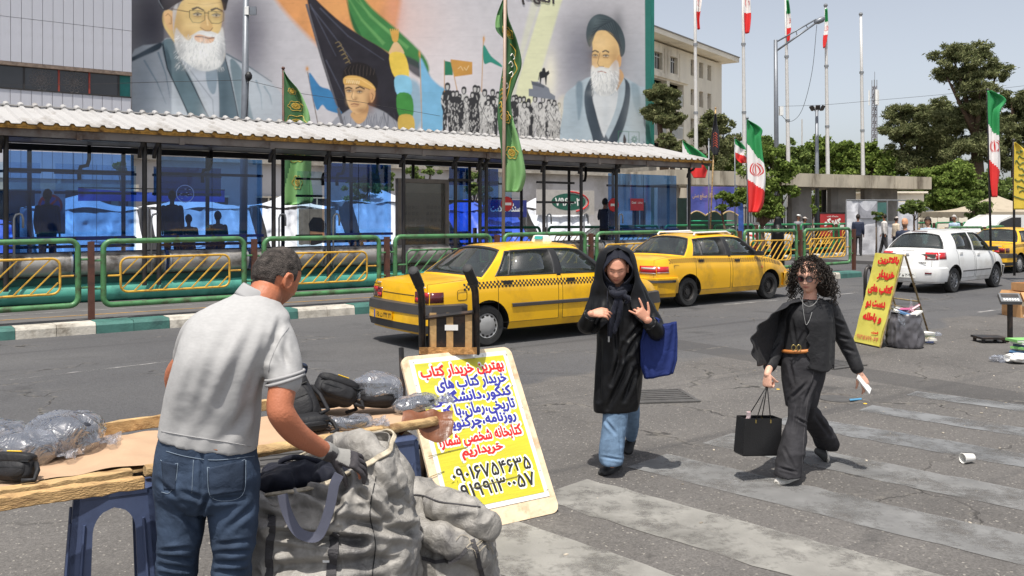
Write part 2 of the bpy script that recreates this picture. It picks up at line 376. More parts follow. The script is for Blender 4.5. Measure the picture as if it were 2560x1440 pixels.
def decal_mat(name,rgb,a=.75,sc=4,lo=.35,hi=.6):
 m=mat(name,rgb,.8,var=.22,vscale=3.0,bump=.3,bscale=60,dirt=tuple(c*.6 for c in rgb),dscale=1.1)
 N,L=m.node_tree.nodes,m.node_tree.links;b=N['Principled BSDF']
 tc=N.new('ShaderNodeTexCoord');n=N.new('ShaderNodeTexNoise');n.inputs['Scale'].default_value=sc;n.inputs['Detail'].default_value=10;n.inputs['Roughness'].default_value=.72;L.new(tc.outputs['Object'],n.inputs['Vector'])
 r=N.new('ShaderNodeMapRange');r.inputs[1].default_value=lo;r.inputs[2].default_value=hi;r.inputs[3].default_value=a*.15;r.inputs[4].default_value=a;L.new(n.outputs[0],r.inputs[0])
 L.new(r.outputs[0],b.inputs['Alpha']);return m
M_strA=decal_mat('worn_crossing_paint_pale',(.30,.29,.265),.80,3.2,.36,.52)
M_strB=decal_mat('worn_crossing_paint',(.225,.224,.22),.76,3.2,.36,.54)
M_strC=decal_mat('worn_crossing_paint_grey',(.20,.204,.208),.78,3,.36,.54)
def rough_strip(name,a,b,w,m,z=.004,jag=.02,step=.12):
 a,b=Vector(a),Vector(b);d=b-a;L=d.length;d/=L;n=Vector((-d.y,d.x));k=max(2,int(L/step));top=[];bot=[]
 for i in range(k+1):
  p=a+d*(L*i/k);q=rng.normal(0,jag,2)if 0<i else(0,0)
  top.append((*(p+n*(w/2+q[0]*.5)),z));bot.append((*(p-n*(w/2+q[1]*.5)),z))
 V=top+bot;o=MB().add(V,[(k+1+i,k+2+i,i+1,i)for i in range(k)]).obj(name,m);tag(o,kind='structure');return o
dv=Vector((.715,-.699))
for(x,y),L,w,m in[((-.22,5.12),2.6,.62,M_strA),((.33,5.95),6,.56,M_strA),((1.02,6.62),7.5,.50,M_strB),((1.70,7.28),8,.46,M_strB),((2.45,7.98),9,.42,M_strC),((3.38,8.42),9,.34,M_strC),((4.14,9.12),9,.30,M_strC)]:
 p=Vector((x,y));rough_strip('crosswalk_stripe',p,p+dv*L,w,m)
M_seam=decal_mat('worn_line',(.33,.32,.31),.75,3,.4,.55)
a,b=UV(17,8.15),UV(60,8.15);rough_strip('gutter_line',a.xy,b.xy,.10,M_seam,jag=.02,step=.5)
a,b=gnd(-60,960),gnd(420,905);rough_strip('lane_line',a.xy,b.xy,.035,M_seam,jag=.03)
a,b=UV(14.2,11.9),UV(19,11.9);rough_strip('lane_line',a.xy,b.xy,.08,M_seam,jag=.02)
a,b=UV(-4,17.0,.13),UV(26,17.0,.13)
# -- kerb of painted stones, then the bus lane behind it
M_kg=mat('kerb_green_paint',lin((62,106,98)),.7,var=.2,vscale=5,bump=.5,bscale=25,dirt=lin((50,84,80)),dscale=3)
M_kw=mat('kerb_pale_stone',lin((190,184,172)),.85,var=.2,vscale=5,bump=.7,bscale=25,dirt=lin((128,120,108)),dscale=3)
M_lane=mat('bus_lane_asphalt',(.115,.11,.108),.85,var=.2,vscale=1.2,bump=.4,bscale=60,dirt=(.085,.082,.08),dscale=.5)
def kerb(u0,u1,v0,first_green,name='kerb',w=.42,h=.17,L=.553):
 K=empty(name,UV(u0,v0,0),ROAD,kind='structure');n=int((u1-u0)/L)
 for i in range(n):
  g=((i//2)%2==0)==first_green;x0,x1=i*L+.004,(i+1)*L-.004;j=rng.normal(0,.006,4)
  prof=[(0+j[0],0),(.012+j[0],h*.75),(.045,h+j[1]),(w,h+j[2]*.6),(w,0)]
  V=[(x,y,z)for x in(x0,x1)for y,z in prof];q=5
  MB().add(V,[(4,3,2,1,0),(5,6,7,8,9)]+[(k,k+1,k+6,k+5)for k in range(4)]+[(4,0,5,9)]).obj('kerb_stone',M_kg if g else M_kw,K)
 return K
kerb(-3.69+.0,24.4,14.85,True)
kerb(30.2,52,14.85,False);kerb(15.0,56,22.2,True,h=.2)
for u0,u1 in((-30,24.4),(30.2,90)):
 V=[UV(u0,15.27,.125),UV(u1,15.27,.125),UV(u1,22.2,.125),UV(u0,22.2,.125),UV(u0,15.27,0),UV(u1,15.27,0),UV(u1,22.2,0),UV(u0,22.2,0)]
 tag(MB().add(V,[(0,1,2,3),(4,5,1,0),(5,6,2,1),(7,4,0,3)]).obj('bus_lane',M_lane),kind='structure')
M_whl=decal_mat('thin_white_line',(.4,.39,.37),.7);M_yll=decal_mat('worn_yellow_mark',lin((215,160,40)),.85,8,.3,.5)
rough_strip('lane_marking',UV(-4,17.25).xy,UV(24,17.25).xy,.07,M_whl,z=.130,jag=.01,step=.6)
rough_strip('lane_marking',UV(-4,16.5).xy,UV(24,16.5).xy,.05,M_yll,z=.130,jag=.01,step=.6)
for k in range(14):
 u=22.2+(k%7)*.42+rng.normal(0,.08);v=17.0+(k//7)*.5+rng.normal(0,.1)
 tag(MB().prism([(-.13,-.05),(.13,-.07),(.15,.05),(-.12,.06)],0,.02).obj('lane_stud',M_yll,loc=UV(u,v,.126),rot=(0,0,ROAD+.2)),kind='structure')
M_pave=mat('pale_paving',lin((150,143,132)),.85,var=.15,vscale=1.5,bump=.2,dirt=lin((118,110,100)),dscale=.5)
tag(MB().box(-40,140,27.5,120,0,.15).obj('pavement',M_pave,rot=(0,0,ROAD)),kind='structure')
# -- green tube barriers with yellow slatted panels
def rrect(x0,x1,z0,z1,r,n=5):
 P=[]
 for cx,cz,a0 in((x1-r,z1-r,0),(x0+r,z1-r,90),(x0+r,z0+r,180),(x1-r,z0+r,270)):
  for k in range(n+1):
   a=rad(a0+90*k/n);P.append((cx+r*math.cos(a),0,cz+r*math.sin(a)))
 return P
def barrier_proto(period,green,yellow,style=0,H=1.27):
 m=period;x0,x1=.14,m-.14
 frame=MB().tube(rrect(x0+.045,x1-.045,.22,H,.13),.046,10,closed=True).mesh('tube_frame',green,True)
 px0,px1,pz0,pz1=x0+.31,x1-.31,.42,.99
 yf=MB().tube(rrect(px0,px1,pz0,pz1,.12,4),.020,6,closed=True).mesh('panel_frame',yellow,True)
 s=[]
 k=px0-.50
 while k<px1-.05:
  a,b=(k,pz0),(k+.55*1.0,pz1)
  def cl(a,b):
   t0=max(0,(px0+.03-a[0])/(b[0]-a[0]));t1=min(1,(px1-.03-a[0])/(b[0]-a[0]));return t0,t1
  t0,t1=cl(a,b)
  if t1-t0>.25:s.append(((a[0]+(b[0]-a[0])*t0,a[1]+(b[1]-a[1])*t0),(a[0]+(b[0]-a[0])*t1,a[1]+(b[1]-a[1])*t1)))
  k+=.235
 slats=[MB().bar((p[0],0,p[1]),(q[0],0,q[1]),.018,.03,up=(0,1,0)).mesh('slat',yellow)for p,q in s]
 conn=[MB().cyl((px0-.20,0,.70),(px0,0,.70),.017,8).mesh('connector',yellow),MB().cyl((px1,0,.70),(px1+.20,0,.70),.017,8).mesh('connector',yellow)]
 arms=[MB().cyl((a,0,z),(b,0,z),.018,8).mesh('bracket',green)for z in(.5,.96)for a,b in((.03,x0+.02),(x1-.02,m-.03))]
 post=MB().box(-.045,.045,-.045,.045,0,H+.0).mesh('post',M_brown)
 return frame,yf,slats,conn,arms,post
def barrier_row(u0,n,v,z0,protos,grp,cat,tilt=0,allgreen=(),first=0):
 fr,yf,sl_,cn,ar,po=protos;per=2.72
 for i in range(n):
  where=['at the far left edge of the picture','left of the grey-shirted man','behind the head of the grey-shirted man','behind the boot of the nearest taxi','behind the roof of the nearest taxi','behind the head of the woman in the black cloak','between the two near taxis','hidden partly by the second taxi','behind the bonnet of the second taxi','above the head of the curly-haired woman']
  B=empty('street_barrier',UV(u0+per*i,v,z0),ROAD+rng.normal(0,.005));B.rotation_euler.x=rng.normal(0,.012);B.rotation_euler.y=rng.normal(0,.004)
  j=i+first
  lab=f'green tube barrier with yellow slats, {where[j]}' if cat=='near' and j<len(where)else('green tube barrier with yellow slats past the crossing gap, %s from the gap'%['first','second','third','fourth','fifth','sixth','seventh','eighth'][i]if cat=='gap' else 'green tube barrier with yellow slats in the far row, %s from the bus station'%['first','second','third','fourth','fifth','sixth','seventh','eighth','ninth','tenth','eleventh','twelfth','thirteenth','fourteenth'][i])
  tag(B,lab,'barrier',grp)
  link('post',po,B);link('tube_frame',fr,B)
  g=i in allgreen
  o=link('panel_frame',yf,B)
  for s in sl_:link('slat',s,o)
  for c in cn:link('connector',c,B)
  for a_ in ar:link('bracket',a_,B)
  if g:
   for q in list(B.children)+list(o.children):
    if q.data in[yf]+sl_+cn:
     me=q.data.copy();me.materials[0]=M_green;q.data=me
pr=barrier_proto(2.72,M_green,M_yel)
barrier_row(-2.41,10,15.65,.14,pr,'barriers along the near kerb','near',allgreen=(4,))
tag(MB().box(-.045,.045,-.045,.045,0,1.27).obj('barrier_post',M_brown,loc=UV(24.79,15.65,.14),rot=(0,0,ROAD)),'brown square end post of the barrier beside the crossing gap','post')
barrier_row(30.4,8,15.65,.14,pr,'barriers along the near kerb past the gap','gap')
pr2=barrier_proto(2.72,M_green2,M_yel)
barrier_row(15.2,14,22.45,.18,pr2,'barriers of the far row','far')
b0=gnd(2178,768)
tag(MB().tube([(0,0,0),(0,0,.62),(.04,0,.74),(.13,0,.8),(.22,0,.74),(.26,0,.62),(.26,0,0)],.035,10).obj('loop_bollard',M_blackm,smooth=True,loc=b0+Vector((0,.3,0)),rot=(0,0,ROAD)),'grey steel hoop bollard at the kerb end beside the yellow folding sign','bollard')
P0=empty('red_barrier_box',UV(20.6,18.6,.13),ROAD,'long red plastic street box standing in the bus lane behind the slats','planter box')
MB().box(0,3.2,0,.45,0,.62).obj('box_body',mat('red_box',lin((150,52,36)),.6,var=.2),P0)
MB().box(-.03,3.23,-.03,.48,.622,.68).obj('rim',mat('red_box2',lin((120,40,30)),.6,var=.2),P0)
M_iron=mat('cast_iron',lin((92,90,88)),.6,.4,var=.2,vscale=9,bump=.3)
def grate(loc,rz,w,h,n,lab):
 G=empty('drain_grate',loc,rz,lab,'drain grate')
 MB().box(-w/2+.03,w/2-.03,-h/2+.03,h/2-.03,.001,.003).obj('pit',M_black,G)
 for a in((-w/2,w/2,-h/2,-h/2+.04),(-w/2,w/2,h/2-.04,h/2),(-w/2,-w/2+.04,-h/2+.04,h/2-.04),(w/2-.04,w/2,-h/2+.04,h/2-.04)):
  MB().box(*a,.002,.016).obj('rim',M_iron,G)
 for k in range(n):
  y=-h/2+.04+(h-.08)*(k+.5)/n;t=(h-.08)/n*.32
  MB().box(-w/2+.04,w/2-.04,y-t,y+t,.002,.013).obj('bar',M_iron,G)
grate(gnd(1652,992),rad(8),.62,.62,6,'square iron drain grate set in the asphalt between the two walking women')
grate(gnd(2085,912),rad(30),.6,.5,6,'iron drain grate on the road just behind the curly-haired woman')
grate(gnd(745,1128),rad(22),.7,.7,6,'iron drain grate on the ground behind the table rail beside the sacks')
G=empty('manhole_cover',gnd(2090,997),0,'small round manhole cover with broken asphalt and a blue scrap','manhole cover')
MB().lathe([(.0,.006),(.17,.006),(.17,.0)],n=20,cap=False).obj('lid',M_iron,G);MB().lathe([(.19,.001),(.235,.012),(.26,.001)],n=20,cap=False).obj('rim',mat('broken_asphalt',(.10,.09,.08),.9,var=.4,vscale=20,bump=1),G)
MB().prism([(.08,-.16),(.22,-.10),(.24,-.04),(.10,-.09)],.012,.018).obj('scrap',mat('blue_scrap',lin((70,130,165)),.5),G)
# == bus station: platform, roof, posts, blue glass
ST=empty('bus_station',UV(0,18.9,0),ROAD,'long bus station with white ribbed metal roof, black posts and blue glass panels','bus station')
U0,U1=-5.5,20.9
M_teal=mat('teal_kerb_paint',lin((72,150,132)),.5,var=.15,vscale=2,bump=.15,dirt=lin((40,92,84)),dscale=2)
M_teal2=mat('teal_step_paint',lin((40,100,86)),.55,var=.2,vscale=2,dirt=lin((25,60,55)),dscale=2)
M_roof=mat('white_roof_sheet',lin((172,170,168)),.6,var=.08,vscale=1.5,dirt=lin((126,119,110)),dscale=1.6,stretch=(1,.35,1))  # dirt streaks drawn out along the ribs, also painting in rib shading
M_foam=mat('golden_foam_filler',lin((176,132,62)),.85,var=.5,vscale=14,bump=1,bscale=30,dirt=lin((90,60,28)),dscale=6)
M_fasc=mat('weathered_fascia',lin((120,112,106)),.6,.1,var=.2,vscale=2,dirt=lin((84,66,54)),dscale=1.6)
M_dark=mat('station_dark_steel',lin((52,49,48)),.45,.25,var=.2)
M_tubes=mat('brushed_bench_tube',lin((172,168,162)),.38,.45,var=.15,vscale=2,dirt=lin((90,84,78)),dscale=2)
M_bglass=glassy('blue_tinted_glass',(.40,.62,.92),.09,.03,.07,lin((60,105,165)))
M_dglass=glassy('dark_blue_film',(.22,.36,.62),.08,.04,.05,lin((16,26,60)))
y0=0
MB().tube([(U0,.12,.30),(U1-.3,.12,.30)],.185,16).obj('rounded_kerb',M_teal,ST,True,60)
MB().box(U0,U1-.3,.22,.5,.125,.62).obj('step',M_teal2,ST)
MB().box(U0,U1-.3,.5,3.3,.125,.60).obj('platform',M_conc,ST)
tb=MB().tube([(0.03,0,0),(.05,0,0),(1.62,0,0),(1.64,0,0)],[.20,.225,.225,.2],20).mesh('bench_tube',M_tubes,True,40)
rg=MB().tube([(0,0,0),(.04,0,0)],[.235,.235],20).mesh('collar',M_steel,True,40)
u=U0+.2
while u<20.0:
 if not(12.0<u<12.6):
  o=link('bench_tube',tb,ST,(u,.13,.88));link('collar',rg,o,(0,0,0));link('collar',rg,o,(1.62,0,0))
 u+=1.74
MB().box(U0,U1-.4,.22,.6,.621,.66).obj('sill',M_blackm,ST)
fu=[2.17,4.62,4.9,7.33,8.64,10.6,12.1,12.85,13.05,14.96,16.3,17.65,20.75,-.4,-3.2]
pm=MB().tube([(0,0,.42),(0,0,3.36)],.048,12).mesh('post',M_dark,True,50)
arm=MB().tube([(0,0,3.0),(0,-.02,3.1),(0,-.10,3.2),(0,-.22,3.24),(0,-.30,3.34)],.04,8).mesh('arm',M_dark,True)
for x in fu:
 o=link('post',pm,ST,(x,-.15,0));link('arm',arm,o,(-.10,-.02,0))
rl=MB().tube([(0,0,.62),(0,0,1.78),(.03,0,1.85),(.09,0,1.87),(.13,0,1.85),(.15,0,1.78),(.15,0,1.6)],.022,8).mesh('handrail',M_steel,True)
for x in(2.3,4.75,7.45,8.75,14.96+.1,16.4,17.75):link('handrail',rl,ST,(x,-.16,0))
for x in np.arange(-4.8,20.6,1.95):
 o=link('post',pm,ST,(float(x),3.1,0));
pl=MB().tube([(0,0,2.62),(0,.02,2.8),(.03,.02,2.92),(.16,0,2.95),(.2,0,3.1),(.2,0,3.4)],.045,8).mesh('pipe_bend',M_dark,True)
for x in(1.3,3.9,6.6,9.7,10.1,11.1,15.6,18.6):link('pipe_bend',pl,ST,(x,2.5,0))
MB().box(U0,U1,-.22,-.06,3.30,3.42).obj('front_beam',M_dark,ST)
MB().box(U0,U1-.1,3.0,3.18,3.28,3.42).obj('rear_beam',M_dark,ST)
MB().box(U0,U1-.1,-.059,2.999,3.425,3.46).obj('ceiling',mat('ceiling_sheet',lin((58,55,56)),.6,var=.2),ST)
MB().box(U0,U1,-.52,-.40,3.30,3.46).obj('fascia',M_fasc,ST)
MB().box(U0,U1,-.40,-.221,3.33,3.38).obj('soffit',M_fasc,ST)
for k in range(14):
 x=U0+1.2+k*1.9;MB().box(x,x+.1,-.54,-.521,3.27,3.42).obj('gutter_clip',M_fasc,ST)
RB=.268;NR=4;W=RB*NR;ze,zr,ye,yr=3.53,4.10,-.60,1.95
def prof(x):
 q=(x/RB)%1.0;return .045*float(np.interp(q,[0,.30,.42,.62,.74,1],[0,0,1,1,0,0]))
xs=sorted(set([round(k*RB+q*RB,5)for k in range(NR)for q in(0,.30,.42,.62,.74)]+[W]))
def sheet(ya,yb,za,zb):
 def zt(x,y):return za+(zb-za)*(y-ya)/(yb-ya)+prof(x)+.006*(x/W)
 V=[(x,y,zt(x,y)+dz)for dz in(0,-.006)for y in(ya,yb)for x in xs];n=len(xs);Fs=[]
 for i in range(n-1):
  Fs+=[(i,i+1,n+i+1,n+i),(2*n+i+1,2*n+i,3*n+i,3*n+i+1),(i+1,i,2*n+i,2*n+i+1),(n+i,n+i+1,3*n+i+1,3*n+i)]
 Fs+=[(0,n,3*n,2*n),(n-1,2*n-1-0,4*n-1,3*n-1)]
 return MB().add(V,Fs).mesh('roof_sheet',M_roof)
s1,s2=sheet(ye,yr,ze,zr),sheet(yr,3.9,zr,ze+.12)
cap=MB()
for k in range(NR):
 x=(k+.52)*RB;cap.tube([(x,yr-.16,zr+.045-.036),(x,yr+.02,zr+.055),(x,yr+.16,zr+.02)],[.05,.065,.05],8)
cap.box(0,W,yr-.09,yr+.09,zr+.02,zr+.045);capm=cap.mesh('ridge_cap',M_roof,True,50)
fo=MB();n=60
fo.grid(lambda a,b:(a*W,ye+.045-.03*math.sin(b*3.14),ze-.075+b*(.075+prof(a*W)+.004)),48,3);fo.box(0,W,ye+.03,ye+.1,ze-.08,ze-.01);fom=fo.mesh('foam_strip',M_foam)
i=0;u=U0
while u+W<U1+.6:
 dz=rng.normal(0,.004)
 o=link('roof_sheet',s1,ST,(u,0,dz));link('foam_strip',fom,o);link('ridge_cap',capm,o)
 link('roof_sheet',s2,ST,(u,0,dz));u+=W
UE=u
MB().bar((UE-.02,-.55,3.42),(UE-.02,1.95,3.98),.06,.14).obj('gable_trim',M_fasc,ST);MB().bar((UE-.02,1.95,3.98),(UE-.02,3.9,3.5),.06,.14).obj('gable_trim',M_fasc,ST)
def glass(x0,x1,z0,z1,y,m,rails=(),nm='glass_panel'):
 o=MB().box(x0,x1,y-.006,y+.006,z0,z1).obj(nm,m,ST)
 for z in rails:MB().box(x0-.02,x1+.02,y+.012,y+.06,z-.03,z+.03).obj('rail',M_dark,o)
 for k in range(1,max(2,int((x1-x0)/1.1))+0):
  x=x0+(x1-x0)*k/max(2,int((x1-x0)/1.1));MB().box(x-.004,x+.004,y-.012,y-.0065,z0,z1).obj('joint',M_black,o)
 return o
for a,b,m in((-3.1,-.5,M_bglass),(-.3,2.08,M_bglass),(2.27,4.52,M_bglass),(5.0,7.24,M_bglass),(8.74,10.5,M_bglass),(12.2,12.78,M_bglass),(13.15,13.75,M_bglass),(17.75,20.65,M_bglass)):
 g=glass(a,b,.70,3.08,.30,m,(1.22,2.72))
 if 8<a<14:MB().box(a,b,.308,.314,2.62,3.07).obj('film_band',M_dglass,g)
 MB().box(a,b,.20,.26,1.36,1.42).obj('grab_rail',mat('blue_rail',lin((30,45,110)),.35,.2),g)
 for q in range(3):MB().lathe([(0,.012),(.03,.008),(.03,0)],Matrix.Translation((a+(b-a)*(q+.5)/3,.195,1.39))@Matrix.Rotation(rad(90),4,'X'),8,cap=False).obj('bolt',M_blackm,g)
M_rglass=glassy('pale_blue_glass',(.80,.90,.97),.06,.03,.03,lin((70,100,170)))
for a,b,m,z0 in((-3,-.5,M_rglass,.7),(0,3.2,M_rglass,.7),(3.5,5.2,M_rglass,.7),(5.6,7.2,M_dglass,2.3),(9.2,9.9,M_rglass,.7),(15.2,16.2,M_rglass,.7)):
 glass(a,b,z0,3.0,3.0,m,(1.3,2.35,2.8),'rear_glass_panel')
for x0,x1 in((14.96,16.3),(12.1,12.85)):
 for z in(2.2,2.75):MB().box(x0,x1,.13,.19,z-.03,z+.03).obj('cross_rail',M_dark,ST)
MB().box(U0,U1-.4,2.95,3.05,.95,1.02).obj('rear_rail',M_dark,ST)
for x in(13.85,17.72):
 e=empty('no_entry_sign',UV(x,18.9+.05,2.14),ROAD,['small round red no-entry sign on the post beside the green flag','small round red no-entry sign on the post near the standing man'][x>15],'sign')
 Mx=Matrix.Rotation(rad(90),4,'X')
 MB().lathe([(.0,.02),(.19,.02),(.2,0),(0,0)],Mx,24,cap=False).obj('disc',M_red,e);MB().box(-.13,.13,-.026,-.021,-.035,.035).obj('bar',M_whiteink,e)
e=empty('display_case',UV(11.35,19.06,.13),ROAD,'tall grey framed poster case standing at the platform edge','display case')
w,h=.74,2.62;MB().box(-w,w,.03,.12,.3,h).obj('back',M_fasc,e)
for a in((-w,-w+.11,.3,h),(w-.11,w,.3,h),(-w+.11,w-.11,h-.1,h),(-w+.11,w-.11,.3,.45)):MB().box(a[0],a[1],-.02,.03,a[2],a[3]).obj('frame',mat('case_frame',lin((112,104,96)),.5,.3,var=.2),e)
MB().box(-w+.12,w-.12,.018,.029,.46,h-.36).obj('poster',mat('case_poster',lin((88,82,76)),.6,var=.15,vscale=1),e)
MB().box(-w+.12,w-.12,.014,.029,h-.35,h-.11).obj('header',mat('case_header',lin((120,116,108)),.6),e)
pb=MB();
for cx,hh,s in((-.34,1.35,1),(.30,1.25,1)):
 for r in range(8):
  for c in range(4):pb.box(cx-.2+c*.11,cx-.13+c*.11,.010,.0175,.75+r*.16,.83+r*.16)
pb.obj('printed_windows',mat('case_print',lin((60,56,54)),.6),e)
MB().add([(-.13,.012,1.25),(.03,.012,1.25),(.03,.012,1.47),(-.13,.012,1.47)],[(0,1,2,3)]).obj('printed_sign',mat('case_blue',lin((50,66,96)),.6),e)
MB().prism([(.12,.62),(.5,.62),(.46,.75),(.4,1.05),(.26,1.05),(.2,.75)],-.012,-.008,M=Matrix.Rotation(rad(90),4,'X')).obj('printed_car',mat('case_red',lin((110,46,38)),.6),e)
MB().box(-w,w,.031,.1,.0,.299).obj('foot',M_dark,e)
glass_=MB().box(-w+.12,w-.12,-.006,-.002,.46,h-.11).obj('glazing',glassy('case_glass',(.82,.82,.8),.1,.05,.12,(.3,.28,.25)),e)
def disc_ring(c,r,m,y,t=.02,name='emblem',par=None,n=28):
 V=[]
 for rr in(r,r-t):V+=[(c[0]+rr*math.cos(2*math.pi*k/n),y,c[1]+rr*math.sin(2*math.pi*k/n))for k in range(n)]
 return MB().add(V,[(k,(k+1)%n,n+(k+1)%n,n+k)for k in range(n)]).obj(name,m,par or ST)
M_stk=mat('pale_sticker',lin((120,150,215)),.5)
disc_ring((5.55,2.30),.19,M_stk,.288)
for k in range(40):
 a,r=rng.uniform(0,6.28),.13*math.sqrt(rng.uniform());MB().box(5.55+r*math.cos(a)-.02,5.55+r*math.cos(a)+.02,.286,.288,2.30+r*math.sin(a)-.006,2.30+r*math.sin(a)+.006).obj('emblem',M_stk,ST)if k<12 else None
nb=frame_obj('notice_board',UV(18.6,18.9+.25,1.98),(CU,SU,0),(0,0,1),label='small red notice sticker on the blue glass panel',cat='notice')
MB().box(0,.55,0,.36,0,.004).obj('board',mat('notice_red',lin((180,50,60)),.5),nb)
lettering(fa('بسته است'),1,M_whiteink,nb,.40,.24,.2,.08,z=.007);lettering('Closed',1,M_whiteink,nb,.14,.24,.18,.07,z=.007)
e=empty('no_stopping_sign',UV(3.6,23.2,0.1),ROAD,'round blue no-stopping sign with red cross seen through the left glass','road sign')
MB().cyl((0,0.03,0),(0,.03,1.9),.03,8).obj('pole',M_steel,e);MB().box(-.32,.32,0,.02,1.3,2.35).obj('plate',mat('sign_plate',lin((170,175,185)),.5),e)
MB().lathe([(0,.012),(.26,.012),(.26,0)],Matrix.Translation((0,-.001,1.98))@Matrix.Rotation(rad(90),4,'X'),24,cap=False).obj('rim',M_red,e)
MB().lathe([(0,.016),(.20,.016),(.20,0)],Matrix.Translation((0,-.001,1.98))@Matrix.Rotation(rad(90),4,'X'),24,cap=False).obj('face',mat('sign_blue',lin((40,60,150)),.5),e)
for s in(1,-1):MB().bar((-.15,-.020,1.98-.15*s),(.15,-.020,1.98+.15*s),.05,.004,up=(0,1,0)).obj('cross_bar',M_red,e)
# == left office block with metal cladding
M_clad=mat('cladding_metal',lin((196,196,202)),.45,.25,var=.07,vscale=1.2,dirt=lin((165,163,165)),dscale=.5,bump=.08,bscale=3)
M_dwin=mat('dark_window_glass',(.035,.035,.04),.12,var=.3,vscale=.6,spec=.6)
M_lat=mat('lattice_print',lin((112,106,104)),.6,var=.2)
M_redfr=mat('rust_window_frame',lin((150,60,45)),.6,var=.2)
LB=empty('clad_office_block',UV(-14,36.6,0),ROAD,'office block clad in pale grey metal panels with a strip of patterned windows','building')
UL=u_at(328,36.6)+14
MB().box(0,UL,.12,9,0,16).obj('wall',mat('block_core',lin((70,66,66)),.8),LB)
cw=.345;c1=MB().box(0,cw-.014,-.02,.119,0,1).mesh('cladding_panel',M_clad);rib=None
def clad(z0,z1,y=0):
 x=UL
 while x>2:
  x-=cw;o=link('cladding_panel',c1,LB,(x,y,z0));o.scale=(1,1,z1-z0)
clad(7.42,9.02,-.12);clad(9.035,15,-.12);clad(3.2,6.42)
for z in(7.36,):MB().box(0,UL,-.16,.11,z-.08,z+.05).obj('eave_trim',mat('rusty_trim',lin((120,104,92)),.7,var=.4,vscale=8),LB)
MB().box(0,UL,-.05,.11,6.421,6.47).obj('sill',M_dark,LB)
x=UL;k=0
for wd,kind in[(.45,'t'),(1.05,'d'),(1.05,'l'),(1.15,'l'),(1.15,'d'),(.2,'w'),(1.2,'l'),(1.1,'d'),(1.1,'l'),(1.2,'l')]*2:
 x-=wd
 if x<2:break
 o=MB().box(x+.03,x+wd-.03,.02,.1,6.471,7.279).obj('window',{'d':M_dwin,'l':M_dwin,'t':mat('teal_strip',lin((20,105,100)),.5),'w':M_white}[kind],LB)
 MB().box(x-.03,x+.03,-.02,.1,6.471,7.279).obj('window_frame',M_redfr if k%3 else M_dark,LB)
 if kind=='l':
  lt=MB();cx,cz=x+wd/2,6.87
  for r in(.10,.22,.34):
   for q in range(12):
    a=q*math.pi/6+(r>.2)*.26;lt.tube([(cx+r*math.cos(a)+.07*math.cos(b),.012,cz+r*math.sin(a)+.07*math.sin(b))for b in np.linspace(0,5.24,6)],.008,4,closed=True)
  lt.obj('lattice',M_lat,o)
 k+=1
x=UL
while x>2.2:x-=2.6;MB().box(x+.12,x+2.5,.04,.115,.6,2.7).obj('shop_window',M_dwin,LB);MB().box(x+.0,x+.119,.0,.115,0,3.19).obj('shop_pier',M_conc,LB)
MB().box(0,UL,.06,.112,0,3.19).obj('shopfront',mat('grey_shop_wall',lin((140,138,140)),.7,var=.15),LB)
MB().box(0,UL,-1.2,.04,2.75,3.0).obj('canopy',M_conc,LB)
for k in range(9):MB().box(1+k*2.6,1.25+k*2.6,-.05,.04,0,2.74).obj('pillar',M_conc,LB)
